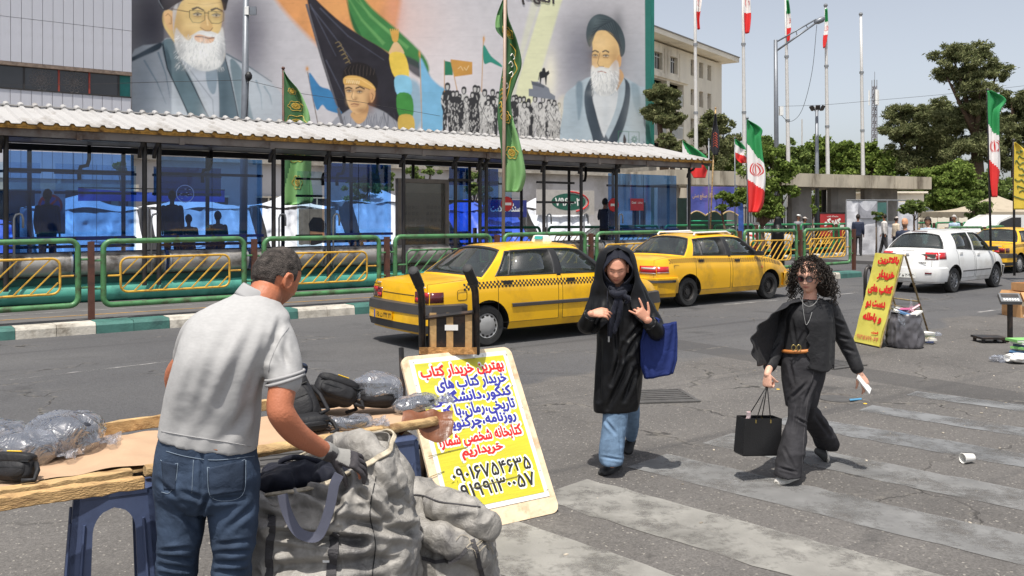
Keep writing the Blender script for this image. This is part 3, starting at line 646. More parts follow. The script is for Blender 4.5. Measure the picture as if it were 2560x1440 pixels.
# == mural building
VM=38.0
UA,UB=u_at(330,VM),u_at(1628,VM)
class Canvas:
 """small painter: filled shapes with soft edges on a numpy picture (the mural's own picture plane)"""
 def __init__(s,x0,y0,w,h,sc=1.0):s.x0,s.y0,s.sc=x0,y0,sc;s.W,s.H=int(w*sc),int(h*sc);s.A=np.zeros((s.H,s.W,3));s.Y,s.X=np.mgrid[0:s.H,0:s.W];s.X=s.X/sc+x0;s.Y=s.Y/sc+y0
 def mask(s,P,soft=1.0):
  P=np.array(P,float);m=int(soft*3+3)
  a=max(0,int((P[:,0].min()-s.x0-m)*s.sc));b=min(s.W,int((P[:,0].max()-s.x0+m)*s.sc)+1);c=max(0,int((P[:,1].min()-s.y0-m)*s.sc));d=min(s.H,int((P[:,1].max()-s.y0+m)*s.sc)+1)
  if a>=b or c>=d:return None
  X,Y=s.X[c:d,a:b],s.Y[c:d,a:b];inside=np.zeros(X.shape,bool);D=np.full(X.shape,1e9)
  for i in range(len(P)):
   x1,y1=P[i-1];x2,y2=P[i];cond=((y1>Y)!=(y2>Y))
   if y1!=y2:inside^=cond&(X<(x2-x1)*(Y-y1)/(y2-y1)+x1)
   L2=(x2-x1)**2+(y2-y1)**2+1e-9;t=np.clip(((X-x1)*(x2-x1)+(Y-y1)*(y2-y1))/L2,0,1)
   D=np.minimum(D,np.hypot(X-x1-t*(x2-x1),Y-y1-t*(y2-y1)))
  sd_=np.where(inside,D,-D);return(slice(c,d),slice(a,b)),np.clip(sd_/soft*.5+.5,0,1)
 def poly(s,P,col,soft=1.0,a=1.0,smooth=True,tex=0):
  if smooth and len(P)>3:
   n=len(P);Q=[];
   for i in range(n):
    p0,p1,p2,p3=[np.array(P[(i+k-1)%n],float)for k in range(4)]
    for t in(0,.25,.5,.75):Q.append(.5*(2*p1+(p2-p0)*t+(2*p0-5*p1+4*p2-p3)*t*t+(3*p1-p0-3*p2+p3)*t**3))
   P=Q
  r=s.mask(P,soft)
  if r is None:return
  sl_,m=r;m=m[...,None]*a;c=np.array(lin(col));c=c[None,None]*np.ones((*m.shape[:2],1))
  if tex:
   pts=np.stack([s.X[sl_].ravel()*.05,s.Y[sl_].ravel()*.05,0*s.X[sl_].ravel()],1);c=c*(1+tex*fbm(pts,1,3).reshape(m.shape[:2]))[...,None]
  s.A[sl_]=s.A[sl_]*(1-m)+c*m
 def line(s,P,w,col,a=1.0,soft=.8):
  P=[np.array(p,float)for p in P];w0=w if not hasattr(w,'__len__')else None
  for i in range(len(P)-1):
   d=P[i+1]-P[i];L=np.hypot(*d)+1e-9;n=np.array([-d[1],d[0]])/L;wa=w0 or w[0]+(w[1]-w[0])*i/(len(P)-1);wb=w0 or w[0]+(w[1]-w[0])*(i+1)/(len(P)-1)
   s.poly([P[i]+n*wa/2,P[i+1]+n*wb/2,P[i+1]-n*wb/2,P[i]-n*wa/2],col,soft,a,False)
 def blob(s,x,y,rx,ry,col,a=.5):
  m=np.exp(-(((s.X-x)/rx)**2+((s.Y-y)/ry)**2))[...,None]*a;s.A=s.A*(1-m)+np.array(lin(col))*m
C_=Canvas(322,-70,1316,480)
pts=np.stack([C_.X.ravel(),C_.Y.ravel(),0*C_.X.ravel()],1)
bgc=np.array(lin((196,193,197)))[None,None]*np.ones((C_.H,C_.W,1));C_.A[:]=bgc*(1+.05*fbm(pts,.012,4)+.04*fbm(pts,.06,2,5)).reshape(C_.H,C_.W)[...,None]
C_.blob(380,60,90,200,(62,60,72),.95);C_.blob(620,120,60,150,(100,98,112),.75);C_.blob(600,60,60,80,(80,78,92),.6)
C_.blob(1000,60,110,130,(226,190,178),.7);C_.blob(1120,200,130,130,(232,222,222),.5)
C_.poly([(655,-75),(690,0),(740,60),(800,120),(860,180),(1010,200),(990,100),(975,-75)],(226,148,66),7,.95,tex=.16)
C_.blob(985,20,26,90,(226,150,120),.6);C_.blob(840,20,60,30,(240,170,80),.4)
C_.poly([(1330,0),(1352,0),(1305,150),(1285,240),(1270,240),(1300,120)],(216,218,178),4,.5,False)
C_.poly([(1362,-70),(1435,-70),(1402,10),(1330,260),(1270,330),(1296,200),(1350,20)],(222,224,172),3,.85,False)
C_.blob(1500,130,75,100,(52,54,70),.85);C_.blob(1440,150,40,110,(120,122,136),.6);C_.blob(1600,200,40,120,(150,160,170),.5);C_.blob(1375,190,16,60,(238,232,205),.8)
# ---- bearded elder on the left, generic turbaned figure
C_.poly([(322,150),(400,108),(430,96),(545,130),(590,150),(660,195),(705,235),(735,300),(740,420),(322,420)],(172,180,188),2,tex=.07)
C_.poly([(322,140),(332,142),(400,106),(400,122),(360,140),(322,156)],(52,66,78),2)
C_.poly([(405,108),(436,100),(452,150),(480,200),(510,270),(540,330),(490,330),(455,250),(422,180)],(92,116,126),1.5,tex=.1)
for P in([(407,110),(418,170),(446,230),(478,300),(488,330)],[(437,102),(452,155),(486,220),(520,290),(545,340)]):C_.line(P,3,(44,52,62))
C_.poly([(545,128),(560,135),(575,190),(590,260),(605,340),(548,340),(546,240),(542,170)],(84,106,118),1.5,tex=.1);C_.line([(560,133),(576,195),(590,262),(604,340)],2.5,(44,52,62));C_.line([(541,160),(546,230),(550,340)],2.5,(44,52,62))
C_.poly([(575,150),(605,175),(620,240),(640,340),(612,340),(592,260)],(96,120,130),2,.9,tex=.1)
C_.poly([(440,110),(470,165),(500,220),(534,300),(546,340),(548,250),(540,170),(520,160)],(176,184,194),1.5,tex=.05);C_.line([(470,168),(505,215),(532,250),(536,330)],2,(130,140,152));C_.poly([(516,172),(542,172),(540,225),(530,235),(518,212)],(128,146,160),1.5)
for x0,y0,x1,y1 in((360,150,415,260),(640,200,655,275),(660,215,680,262),(395,130,425,245)):C_.line([(x0,y0),((x0+x1)/2+5,(y0+y1)/2),(x1,y1)],(5,1),(110,134,150),.8)
C_.line([(565,134),(620,165),(680,205)],(4,2),(70,96,108),.8)
C_.poly([(428,95),(408,62),(407,34),(420,24),(440,26),(470,-10),(552,-10),(556,40),(552,90),(560,150),(500,172),(455,130)],(226,192,120),1.2,tex=.05)
C_.poly([(407,40),(416,26),(432,30),(436,52),(434,74),(420,70)],(232,184,122),1);C_.line([(414,40),(420,34),(428,42),(428,60),(422,58)],1.6,(170,118,70))
C_.poly([(432,28),(445,8),(436,60),(434,84)],(205,205,205),1.5,.9)
C_.poly([(440,70),(452,84),(470,100),(482,90),(500,78),(520,76),(545,84),(556,68),(561,100),(562,140),(552,165),(530,176),(500,176),(470,160),(448,140),(436,105)],(226,226,222),2,tex=.08)
for k in range(150):
 x=rng.uniform(440,558);y=rng.uniform(85,168);sh=rng.choice([(176,180,180),(240,240,236),(200,204,200)]);C_.line([(x,y),(x+rng.normal(0,2),y+6),(x+rng.normal(0,3.5),y+12)],(1.6,.6),tuple(sh),.6)
C_.poly([(486,90),(500,86),(520,92),(536,94),(530,106),(508,108),(490,102)],(224,172,128),1);C_.line([(488,91),(506,92),(522,96),(536,94)],3,(120,84,76));C_.line([(478,92),(498,80),(518,78),(540,86)],6,(214,212,208),.9)
C_.poly([(508,40),(524,40),(532,68),(524,78),(508,76),(500,68)],(214,172,104),1.2);C_.line([(500,68),(512,76),(526,77),(532,69)],1.8,(140,98,56));C_.line([(516,40),(520,64)],4,(242,214,150),.6)
for cx,cy in((494,36),(541,38)):
 C_.poly([(cx-12,cy),(cx,cy-5),(cx+11,cy),(cx,cy+4)],(228,220,200),.8);C_.blob(cx+1,cy,3.2,3.2,(60,62,50),.9);C_.line([(cx-12,cy-1),(cx,cy-6),(cx+11,cy-1)],1.8,(84,62,40))
 C_.line([(cx-14,cy-12),(cx,cy-18),(cx+16,cy-10)],(6,3),(86,80,72),.95)
 q=[(cx-20,cy-10),(cx+18,cy-8),(cx+18,cy+14),(cx+6,cy+21),(cx-12,cy+20),(cx-20,cy+8)];C_.poly(q,(196,184,120),1,.3);C_.line(q+[q[0]],1.5,(110,96,66))
C_.line([(428,22),(474,30)],2,(96,80,54));C_.line([(510,32),(523,33)],2,(96,80,54));C_.line([(470,8),(510,12),(552,6)],1.6,(186,146,86),.7)
C_.poly([(390,-75),(396,-5),(402,18),(415,26),(434,14),(452,4),(470,-4),(500,-12),(540,-14),(552,-2),(560,26),(568,10),(570,-75)],(52,50,56),1.2,tex=.2);C_.line([(392,-30),(398,5),(408,22)],1.6,(170,176,180))
# ---- flags sweeping from the top
C_.poly([(860,-70),(890,-30),(930,20),(1000,80),(1060,140),(1072,180),(1040,168),(976,134),(900,90),(880,60),(868,0)],(60,132,66),3,tex=.18)
for P in([(868,-10),(905,50),(960,110)],[(890,0),(950,60),(1020,120)],[(880,-30),(925,40),(985,90)]):C_.line(P,(2,9),(112,176,96),.6,2)
C_.poly([(865,-5),(884,70),(905,92),(880,40)],(34,92,50),2,.8)
C_.poly([(755,-75),(775,-20),(840,45),(900,88),(970,132),(1000,180),(1000,330),(860,330),(845,285),(820,200),(800,130),(780,60)],(44,42,50),1.6,tex=.25)
for P in([(775,10),(805,70),(840,140)],[(780,20),(835,90),(880,150)],[(815,150),(840,200),(860,240)],[(800,20),(870,90),(960,150)]):C_.line(P,(3,1),(92,96,116),.6,1.6)
for k in range(7):
 x=838+k*5;y=108+k*10;C_.line([(x,y),(x+9,y-4),(x+16,y+4),(x+8,y+8)],2,(138,118,74),.75)
C_.line([(766,10),(800,130),(840,260),(862,330)],6,(94,92,98))
C_.poly([(1015,140),(1060,165),(1076,200),(1050,195),(1018,170)],(60,60,70),3,.9);C_.poly([(1020,200),(1050,215),(1055,300),(1030,330),(1025,260)],(96,160,190),5,.7)
C_.line([(769,180),(795,310)],2.2,(110,96,84));C_.poly([(772,182),(800,215),(826,226),(840,262),(855,284),(820,276),(806,262),(790,272)],(38,122,176),1.2,tex=.12);C_.blob(768,172,4,6,(205,140,50),1)
C_.poly([(1050,145),(1075,190),(1100,215),(1130,235),(1108,300),(1104,326),(1056,328),(1054,240)],(110,178,216),2.5,tex=.12);C_.line([(1050,130),(1055,325)],2,(190,150,100));C_.blob(1049,134,2.6,8,(210,150,60),1)
C_.poly([(830,330),(835,300),(860,282),(900,260),(940,270),(975,290),(1002,330)],(150,152,160),1.5,tex=.1)
for k in range(26):x=rng.uniform(845,985);C_.line([(x,rng.uniform(280,300)),(x+rng.uniform(-14,14),325)],1,(70,72,84),.7)
C_.poly([(878,282),(920,262),(915,296),(898,310),(884,300)],(206,158,100),1.2);C_.poly([(862,212),(870,205),(918,222),(930,230),(932,244),(920,256),(912,275),(893,285),(875,272),(866,245)],(222,178,112),1.1,tex=.06)
C_.poly([(858,188),(868,164),(890,156),(920,164),(938,182),(944,206),(938,232),(930,228),(930,212),(880,192)],(44,38,38),1.2);C_.poly([(862,192),(900,190),(936,214),(936,224),(900,210),(863,212)],(226,180,88),1)
for k in range(7):C_.line([(868+k*5,196),(867+k*5,206)],1.4,(244,232,190),.9)
C_.poly([(926,226),(938,226),(936,246),(924,256)],(214,162,100),1)
for cx in(871,897):C_.line([(cx-8,220),(cx,216),(cx+10,220)],2.6,(40,32,30));C_.line([(cx-6,227),(cx+8,228)],3,(56,44,38))
C_.line([(882,222),(879,244),(884,250),(893,250)],1.6,(140,96,58));C_.line([(876,261),(886,259),(897,262)],2.4,(142,84,62));C_.line([(905,250),(898,275),(885,284)],4,(170,118,70),.5);C_.line([(845,270),(862,330)],7,(104,104,110))
C_.poly([(974,136),(978,118),(988,104),(1000,112),(1010,136)],(222,184,128),1);C_.poly([(974,136),(1011,136),(1022,192),(986,192)],(232,196,40),1,tex=.12);C_.poly([(988,192),(1024,193),(1028,236),(993,236)],(124,192,220),1,tex=.12);C_.poly([(993,236),(1028,238),(1032,290),(998,290)],(60,142,58),1,tex=.15);C_.poly([(998,290),(1032,290),(1034,330),(999,330)],(206,170,58),1,tex=.12)
C_.poly([(978,78),(996,78),(995,100),(988,106),(981,100)],(216,160,52),1)
for k in range(5):C_.line([(978+k*4.4,84),(976+k*5,72)],2.6,(222,168,60))
def fig(x,y0,y1,dark):
 h=y1-y0;s=h/130.;ink,pale=(54,54,57),(196,194,190)
 C_.poly([(x-13*s,y0+26*s),(x,y0+20*s),(x+13*s,y0+26*s),(x+14*s,y0+70*s),(x-13*s,y0+70*s)],pale if not dark else ink,1)
 C_.poly([(x-12*s,y0+66*s),(x+12*s,y0+66*s),(x+12*s,y1),(x+3*s,y1),(x,y0+84*s),(x-4*s,y1),(x-12*s,y1)],ink if dark else(176,174,170),1,1,False)
 C_.poly([(x-6*s,y0+4*s),(x,y0),(x+6*s,y0+4*s),(x+6*s,y0+16*s),(x,y0+22*s),(x-6*s,y0+16*s)],ink,.8)
 C_.poly([(x-4*s,y0+8*s),(x+3*s,y0+8*s),(x+2*s,y0+18*s),(x-3*s,y0+18*s)],pale,.6,.9)
 for k in range(9):
  a=rng.uniform(-10,10)*s;b=rng.uniform(28,118)*s;C_.line([(x+a,y0+b),(x+a+rng.uniform(-4,4)*s,y0+b+11*s)],2.2*s,ink if not dark or k%2 else pale,.85)
 C_.line([(x-13*s,y0+32*s),(x-15*s,y0+52*s),(x-4*s,y0+62*s)],4.5*s,pale,.95);C_.line([(x-16*s,y0+40*s),(x+3*s,y0+74*s)],2*s,ink)
for x,a,b,d in((1196,214,322,0),(1232,222,335,1),(1245,228,340,0),(1290,236,345,1),(1310,240,345,0),(1358,240,345,0),(1372,248,344,1),(1119,206,334,1),(1160,216,338,0),(1188,212,336,1),(1212,222,342,0),(1300,240,348,0),(1338,238,350,0),(1380,243,350,0),(1322,246,346,1),(1398,256,340,0)):fig(x,a,b,d)
C_.blob(1250,346,150,5,(70,70,72),.5);C_.poly([(1395,250),(1420,250),(1410,350),(1390,350)],(214,206,180),6,.55)
C_.line([(1111,150),(1111,230)],2,(190,140,80));C_.poly([(1112,152),(1132,156),(1132,188),(1112,188)],(36,128,92),1,1,False,.1);C_.line([(1127,150),(1148,250)],2,(190,140,80));C_.poly([(1127,148),(1181,155),(1181,186),(1136,192)],(204,146,48),1,1,False,.1)
for P in([(1145,172),(1152,166),(1158,176)],[(1160,168),(1166,176),(1172,164)]):C_.line(P,1.6,(230,200,140))
C_.line([(1209,92),(1204,230)],2,(190,140,80));C_.blob(1210,98,2.6,7,(214,150,60),1);C_.poly([(1209,112),(1228,140),(1252,160),(1255,168),(1240,162),(1226,156),(1210,158)],(30,142,122),1,tex=.1)
C_.poly([(1330,204),(1345,204),(1372,220),(1376,232),(1388,240),(1388,250),(1322,240),(1322,222),(1332,222)],(120,126,138),1,1,False);C_.poly([(1328,202),(1362,214),(1360,220),(1330,212)],(88,94,104),1,1,False)
C_.poly([(1348,182),(1352,178),(1366,180),(1372,176),(1374,184),(1368,190),(1366,212),(1364,212),(1362,194),(1354,196),(1352,210),(1350,210)],(40,42,46),.8,1,False);C_.poly([(1356,172),(1362,170),(1364,182),(1356,182)],(40,42,46),.8);C_.line([(1349,184),(1346,200)],1.5,(40,42,46))
# ---- bearded elder on the right, generic turbaned figure
C_.poly([(1408,280),(1412,240),(1430,220),(1480,190),(1550,190),(1600,216),(1626,232),(1626,420),(1404,420)],(168,184,194),1.8,tex=.08)
C_.poly([(1480,192),(1462,230),(1464,280),(1480,340),(1490,370),(1530,370),(1500,310),(1486,260),(1484,230)],(60,72,84),1.5,tex=.12);C_.poly([(1545,186),(1562,200),(1560,250),(1540,310),(1512,370),(1530,372),(1556,330),(1572,270),(1574,210)],(60,72,84),1.5,tex=.12)
C_.poly([(1484,236),(1530,238),(1546,214),(1540,270),(1516,330),(1508,340),(1490,280)],(206,210,212),1.5,tex=.04);C_.poly([(1440,214),(1456,208),(1456,260),(1446,300)],(92,116,132),3,.8);C_.poly([(1578,210),(1598,220),(1600,290),(1584,260)],(120,146,160),3,.7)
C_.poly([(1560,190),(1548,172),(1530,190),(1540,226),(1552,210)],(206,158,100),1.2)
C_.poly([(1479,90),(1490,78),(1520,76),(1544,100),(1552,140),(1546,170),(1520,190),(1486,180),(1480,150),(1482,120)],(226,186,118),1.1,tex=.05);C_.poly([(1544,142),(1553,138),(1552,164),(1544,168)],(214,164,100),1)
C_.poly([(1480,164),(1490,170),(1506,166),(1520,172),(1540,150),(1548,170),(1544,214),(1530,236),(1505,240),(1486,226),(1478,190)],(220,220,216),1.6,tex=.08)
for k in range(80):
 x=rng.uniform(1482,1542);y=rng.uniform(176,226);sh=rng.choice([(168,172,174),(240,240,236)]);C_.line([(x,y),(x+rng.normal(0,1.5),y+5),(x+rng.normal(0,2.5),y+9)],(1.3,.5),tuple(sh),.6)
for cx in(1488,1514):C_.line([(cx-8,130),(cx,126),(cx+9,131)],3.6,(76,70,66));C_.line([(cx-6,138),(cx+6,138)],2.6,(70,54,44));C_.line([(cx-6,144),(cx+6,145)],1.2,(170,120,74))
C_.line([(1500,132),(1494,158),(1498,166),(1510,166)],1.6,(150,104,62));C_.line([(1494,180),(1504,178),(1516,182)],2.2,(160,96,76));C_.line([(1486,174),(1500,168),(1522,172)],3.6,(206,206,202),.9)
C_.poly([(1476,118),(1466,96),(1468,66),(1480,44),(1500,35),(1528,44),(1550,66),(1562,96),(1562,130),(1552,142),(1546,112),(1530,84),(1508,76),(1490,82)],(68,82,88),1.2,tex=.1)
for k in range(7):C_.line([(1474+k*3,100-k*9),(1500+k*6,64-k*2),(1536+k*3,92+k*5)],1.6,(40,50,58),.8)
C_.line([(1546,328),(1598,330),(1598,372),(1546,370),(1546,328)],1.3,(46,110,84));C_.line([(1572,329),(1572,371)],1.2,(46,110,84))
for k in range(8):a=k*math.pi/4;C_.line([(1586+8*math.cos(a),348+9*math.sin(a)),(1586+8*math.cos(a+2.3),348+9*math.sin(a+2.3))],1.2,(40,110,84))
C_.poly([(1560,336),(1566,350),(1562,362),(1558,356)],(60,50,50),.8)
C_.poly([(1612,-75),(1640,-75),(1640,420),(1615,420),(1614,300)],(32,116,104),.8,1,False)
def shade(L):
 for x,y,rx,ry,c,a in L:C_.blob(x,y,rx,ry,c,a)
shade([(444,62,16,40,(150,104,56),.45),(494,40,20,9,(160,116,62),.40),(541,42,13,9,(160,116,62),.42),(486,62,26,10,(240,208,146),.35),(556,40,6,40,(140,96,56),.4),(520,12,26,6,(244,216,156),.4),(470,84,14,12,(176,128,86),.4),(448,130,14,34,(140,144,148),.5),(556,130,9,40,(120,124,134),.6),(500,172,50,10,(150,156,160),.5),(505,120,16,26,(244,244,240),.45),(430,-10,22,26,(92,88,92),.5),(560,-10,10,30,(24,22,26),.6),(360,200,26,80,(120,136,152),.5),(400,300,40,40,(200,206,212),.4),(640,250,40,60,(190,202,210),.4),(520,300,20,50,(206,212,218),.4),(450,200,14,60,(66,90,100),.4),(560,250,10,70,(60,80,92),.4),(1488,140,12,7,(136,94,54),.5),(1515,140,14,7,(136,94,54),.5),(1538,150,12,34,(160,108,62),.5),(1500,108,20,16,(244,210,150),.4),(1486,160,8,12,(190,140,90),.4),(1540,206,12,28,(130,134,142),.6),(1500,232,30,8,(150,156,160),.5),(1486,196,8,30,(236,236,232),.4),(1545,60,14,30,(40,52,58),.5),(1490,52,14,14,(100,116,120),.5),(1440,270,20,60,(140,160,174),.5),(1590,300,24,60,(200,210,216),.4),(1515,290,10,50,(180,188,194),.5)])
def eye(x,y,w,h):
 C_.poly([(x-w,y),(x,y-h),(x+w,y),(x,y+h*.7)],(206,190,162),.7);C_.blob(x,y-.2,w*.36,h*.8,(38,30,26),1);C_.line([(x-w*1.1,y-h*.3),(x,y-h*1.2),(x+w*1.1,y-h*.2)],1.6,(58,40,28),.9);C_.line([(x-w,y+h),(x,y+h*1.7),(x+w,y+h)],1.2,(150,106,66),.7)
for x,y,w in((494,37,9),(541,39,8),(1488,139,6),(1515,140,7)):eye(x,y,w,w*.38)
for k in range(420):
 if k%2:x=rng.uniform(440,560);y=rng.uniform(88,170);cx,cy=502,60
 else:x=rng.uniform(1482,1545);y=rng.uniform(176,232);cx,cy=1508,150
 d=np.array([x-cx,y-cy])/np.hypot(x-cx,y-cy);n_=np.array([-d[1],d[0]])*rng.normal(0,2.2);sh=rng.choice([(150,154,158),(246,246,244),(190,194,194),(218,218,214)])
 C_.line([(x,y),(x+d[0]*4+n_[0]*.4,y+d[1]*4+n_[1]*.4),(x+d[0]*9+n_[0],y+d[1]*9+n_[1])],(1.4,.5),tuple(int(q)for q in sh),.55)
C_.poly([(862,214),(868,208),(918,222),(932,232),(932,246),(920,258),(910,274),(893,284),(877,273),(867,247)],(222,176,116),1.2,tex=.05)
shade([(926,250,12,26,(140,88,48),.7),(905,276,16,8,(128,80,46),.6),(872,226,9,5,(110,72,42),.7),(899,228,11,5,(110,72,42),.7),(890,262,12,4,(150,100,64),.5),(882,240,3,12,(244,208,150),.6),(890,246,5,5,(140,92,54),.5),(870,250,5,10,(240,200,144),.5)])
C_.poly([(856,196),(860,176),(872,162),(892,155),(916,160),(936,178),(945,204),(940,226),(934,228),(930,208),(900,192),(874,188)],(36,32,34),1.4)
for k in range(26):x=866+k*2.8;C_.line([(x,192-abs(k-12)*.4),(x-4+k*.3,176),(x+2,160+abs(k-10)*.8)],(1.4,.6),(96,82,70)if k%3==0 else(20,18,20),.6)
C_.poly([(861,194),(876,190),(904,194),(934,214),(937,228),(912,218),(884,210),(862,212)],(224,172,76),.9);C_.line([(863,196),(900,197),(934,218)],2,(246,206,120),.8);C_.line([(863,211),(890,210),(930,226)],1.6,(150,100,40),.8)
for k in range(7):C_.line([(868+k*5,199+k*.5),(867+k*5,207+k*.5)],1.4,(250,240,206),.9)
for x,y in((873,228),(899,230)):eye(x,y,6,2.4)
C_.line([(863,221),(872,218),(881,222)],3,(34,26,24));C_.line([(889,221),(900,217),(912,223)],3,(34,26,24));C_.line([(883,224),(879,242),(882,249),(890,250)],1.5,(150,100,62));C_.line([(877,261),(886,259),(897,262)],2.2,(136,78,60));C_.line([(879,266),(888,267),(895,265)],1.4,(176,122,84));C_.line([(872,254),(884,254),(898,256)],1.6,(96,70,52),.6)
C_.poly([(924,226),(936,224),(937,244),(928,256)],(210,156,98),1);C_.line([(928,232),(933,238),(930,250)],1.4,(130,80,48))
for k in range(20):
 x=rng.uniform(1125,1238)if k%2 else rng.uniform(1275,1400);y=226+(x-1100)*.08+rng.uniform(-4,12);fig(x,y,y+rng.uniform(100,112),int(rng.random()<.35))
for k in range(700):
 x=rng.uniform(1108,1240)if rng.random()<.55 else rng.uniform(1275,1402);y=rng.uniform(252,340)+(x-1100)*.03;C_.line([(x,y),(x+rng.normal(0,2.5),y+rng.uniform(3,9))],rng.uniform(.9,2.2),(62,62,66)if rng.random()<.5 else(214,212,208),.75)
pts2=np.stack([C_.X.ravel()*.09,C_.Y.ravel()*.16,0*C_.X.ravel()],1);C_.A*=(1+.055*fbm(pts2,1,3)+.05*fbm(pts,.03,3,8)).reshape(C_.H,C_.W)[...,None]
streak=1-.05*(np.abs(((C_.Y+.02*C_.X)%46)-23)<.7)+.03*fbm(np.stack([C_.X.ravel()*.02,C_.Y.ravel()*.15,0*C_.X.ravel()],1),1,3).reshape(C_.H,C_.W)
C_.A*=streak[...,None]
C_.A=C_.A*.85+C_.A.mean(2,keepdims=True)*.15
nu_,nz_=1000,330;zz0,zz1=5.0,15.6
uu=np.linspace(UA,UB,nu_+1);zz=np.linspace(zz0,zz1,nz_+1);U_,Z_=np.meshgrid(uu,zz)
Xw=U_*CU-VM*SU;Yw=U_*SU+VM*CU;PX=1280+F*Xw/Yw;PY=537-F*(Z_-CAMZ)/Yw
fx=np.clip((PX-C_.x0),0,C_.W-2);fy=np.clip((PY-C_.y0),0,C_.H-2);ix,iy=fx.astype(int),fy.astype(int);tx,ty=(fx-ix)[...,None],(fy-iy)[...,None]
cc=(C_.A[iy,ix]*(1-tx)+C_.A[iy,ix+1]*tx)*(1-ty)+(C_.A[iy+1,ix]*(1-tx)+C_.A[iy+1,ix+1]*tx)*ty
V=np.stack([U_-UA,0*U_,Z_],-1).reshape(-1,3);ii=(np.arange(nz_)[:,None]*(nu_+1)+np.arange(nu_)[None]).ravel()
Q=np.stack([ii,ii+1,ii+nu_+2,ii+nu_+1],1)
MURAL_GAIN=1.12
me=npmesh('mural',V,Q,vcolmat('mural_paint',.85,.35,2.5));setcol(me,np.clip(cc.reshape(-1,3)*MURAL_GAIN,0,.9))
MBd=empty('mural_building',UV(UA,VM,0),ROAD,'tall windowless building side wall painted with a large mural of portraits and flags','building')
link('mural',me,MBd)
M_rend=mat('grey_render',lin((186,184,186)),.85,var=.1,vscale=.5,bump=.2,dirt=lin((150,146,142)),dscale=.4)
MB().box(-1.0,UB-UA,.01,16,0,22).obj('wall',M_rend,MBd)
MB().box(-1.0,UB-UA,-.02,.009,15.61,22).obj('upper_wall',M_rend,MBd)
MB().box(UB-UA+.001,UB-UA+.25,-.02,16,0,22).obj('corner_strip',mat('teal_corner_paint',lin((32,116,104)),.6,var=.15,vscale=1),MBd)
MB().box(-1.0,UB-UA,-.45,.0,4.1,4.9).obj('ledge',M_conc,MBd)
for k in range(13):
 x=.6+k*2.3
 o=MB().box(x,x+1.0,-.10,.0,1.0,2.6).obj('window',M_dwin,MBd);MB().box(x+.47,x+.53,-.13,-.101,1.0,2.6).obj('mullion',M_conc,o);MB().box(x-.06,x+1.06,-.14,-.101,2.6,2.68).obj('transom',M_conc,o)
MB().box(-1.0,UB-UA,-.20,-.0,.0,.58).obj('plinth',M_conc,MBd)
lw=frame_obj('mural_writing',UV(u_at(1345,VM),VM-.02,CAMZ+(537-2)*D_at(1345,VM)/F),(CU,SU,0),(0,0,1));lw.parent=MBd;lw.matrix_parent_inverse=(Matrix.Translation(UV(UA,VM,0))@Matrix.Rotation(ROAD,4,'Z')).inverted()
P,Fs=textmesh(fa('اللهم'),.02);lo,hi=P.min(0),P.max(0);P=(P-(lo+hi)/2)*np.array([2.3/(hi[0]-lo[0]),1.0/(hi[1]-lo[1]),1])
lwm=MB().add([(a,b+.1,.004)for a,b in P[:,:2]],Fs).mesh('lettering',mat('mural_black',lin((70,66,66)),.8));
bpy.data.objects.remove(lw);o=link('lettering',lwm,MBd);o.location=(u_at(1345,VM)-UA,-.024,CAMZ+537*D_at(1345,VM)/F);o.rotation_euler=(rad(90),0,0)
MB().box(.3,2.3,-.9,-.2,5.55,5.85).obj('air_unit',M_white,MBd)
# == stone university block at the right
A_,B_=Vector((9.4,60)),Vector((17.2,70.6));dd=(B_-A_).normalized();ang=math.atan2(dd.y,dd.x);Lr=12.2
M_stone=mat('pale_stone',lin((238,228,210)),.85,var=.1,vscale=.6,bump=.2,dirt=lin((165,152,134)),dscale=.25,stretch=(1,1,.4))
RB_=empty('stone_office_block',(A_.x,A_.y,0),ang,'pale stone five-storey block with flat overhanging cornice behind the flagpoles','building')
H=14.3
def wall_with_holes(name,x0,x1,z0,z1,holes,th,parent,m):
 xs_=sorted({x0,x1,*[h[0]for h in holes],*[h[1]for h in holes]});zs_=sorted({z0,z1,*[h[2]for h in holes],*[h[3]for h in holes]});b=MB()
 for i in range(len(xs_)-1):
  for j in range(len(zs_)-1):
   cx,cz=(xs_[i]+xs_[i+1])/2,(zs_[j]+zs_[j+1])/2
   if not any(h[0]<cx<h[1]and h[2]<cz<h[3]for h in holes):b.box(xs_[i],xs_[i+1],0,th,zs_[j],zs_[j+1])
 me=b.mesh(name,m);fixn(me,.001);return link(name,me,parent)
holes=[]
for z in(12.2,10.0,7.8,5.6):
 for x in(6.5,8.0,9.5):holes.append((x,x+.72,z,z+1.2))
big=[(.6,1.9,11.95,13.15),(3.1,4.3,11.95,13.15)]
loggia=[(.35,2.6,9.7,11.3),(3.0,5.3,9.7,11.3),(.35,2.6,7.35,9.3),(3.0,5.3,7.35,9.3),(.35,2.6,5.2,6.9),(3.0,5.3,5.2,6.9)]
wall_with_holes('wall',-9,Lr,0,H-.5,holes+big+loggia,.5,RB_,M_stone)
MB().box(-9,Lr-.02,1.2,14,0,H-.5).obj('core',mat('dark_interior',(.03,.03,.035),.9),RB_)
for z in(9.6,7.3,5.1):MB().box(-9,Lr-.05,.5,1.19,z-.15,z).obj('floor_slab',M_conc,RB_)
MB().box(-9.3,Lr+.9,-1.1,15,H-.35,H).obj('cornice',M_stone,RB_);MB().box(-9.3,Lr+.95,-1.15,15,H+.002,H+.08).obj('cornice_edge',mat('cornice_metal',lin((120,116,112)),.5),RB_)
MB().box(-9,5.9,-.14,-.001,11.42,11.72).obj('string_course',M_stone,RB_);MB().box(-9,5.9,-.14,-.001,6.95,7.25).obj('string_course',M_stone,RB_)
MB().box(Lr-.001,Lr+.02,.0,14,0,H-.5).obj('end_wall',M_stone,RB_)
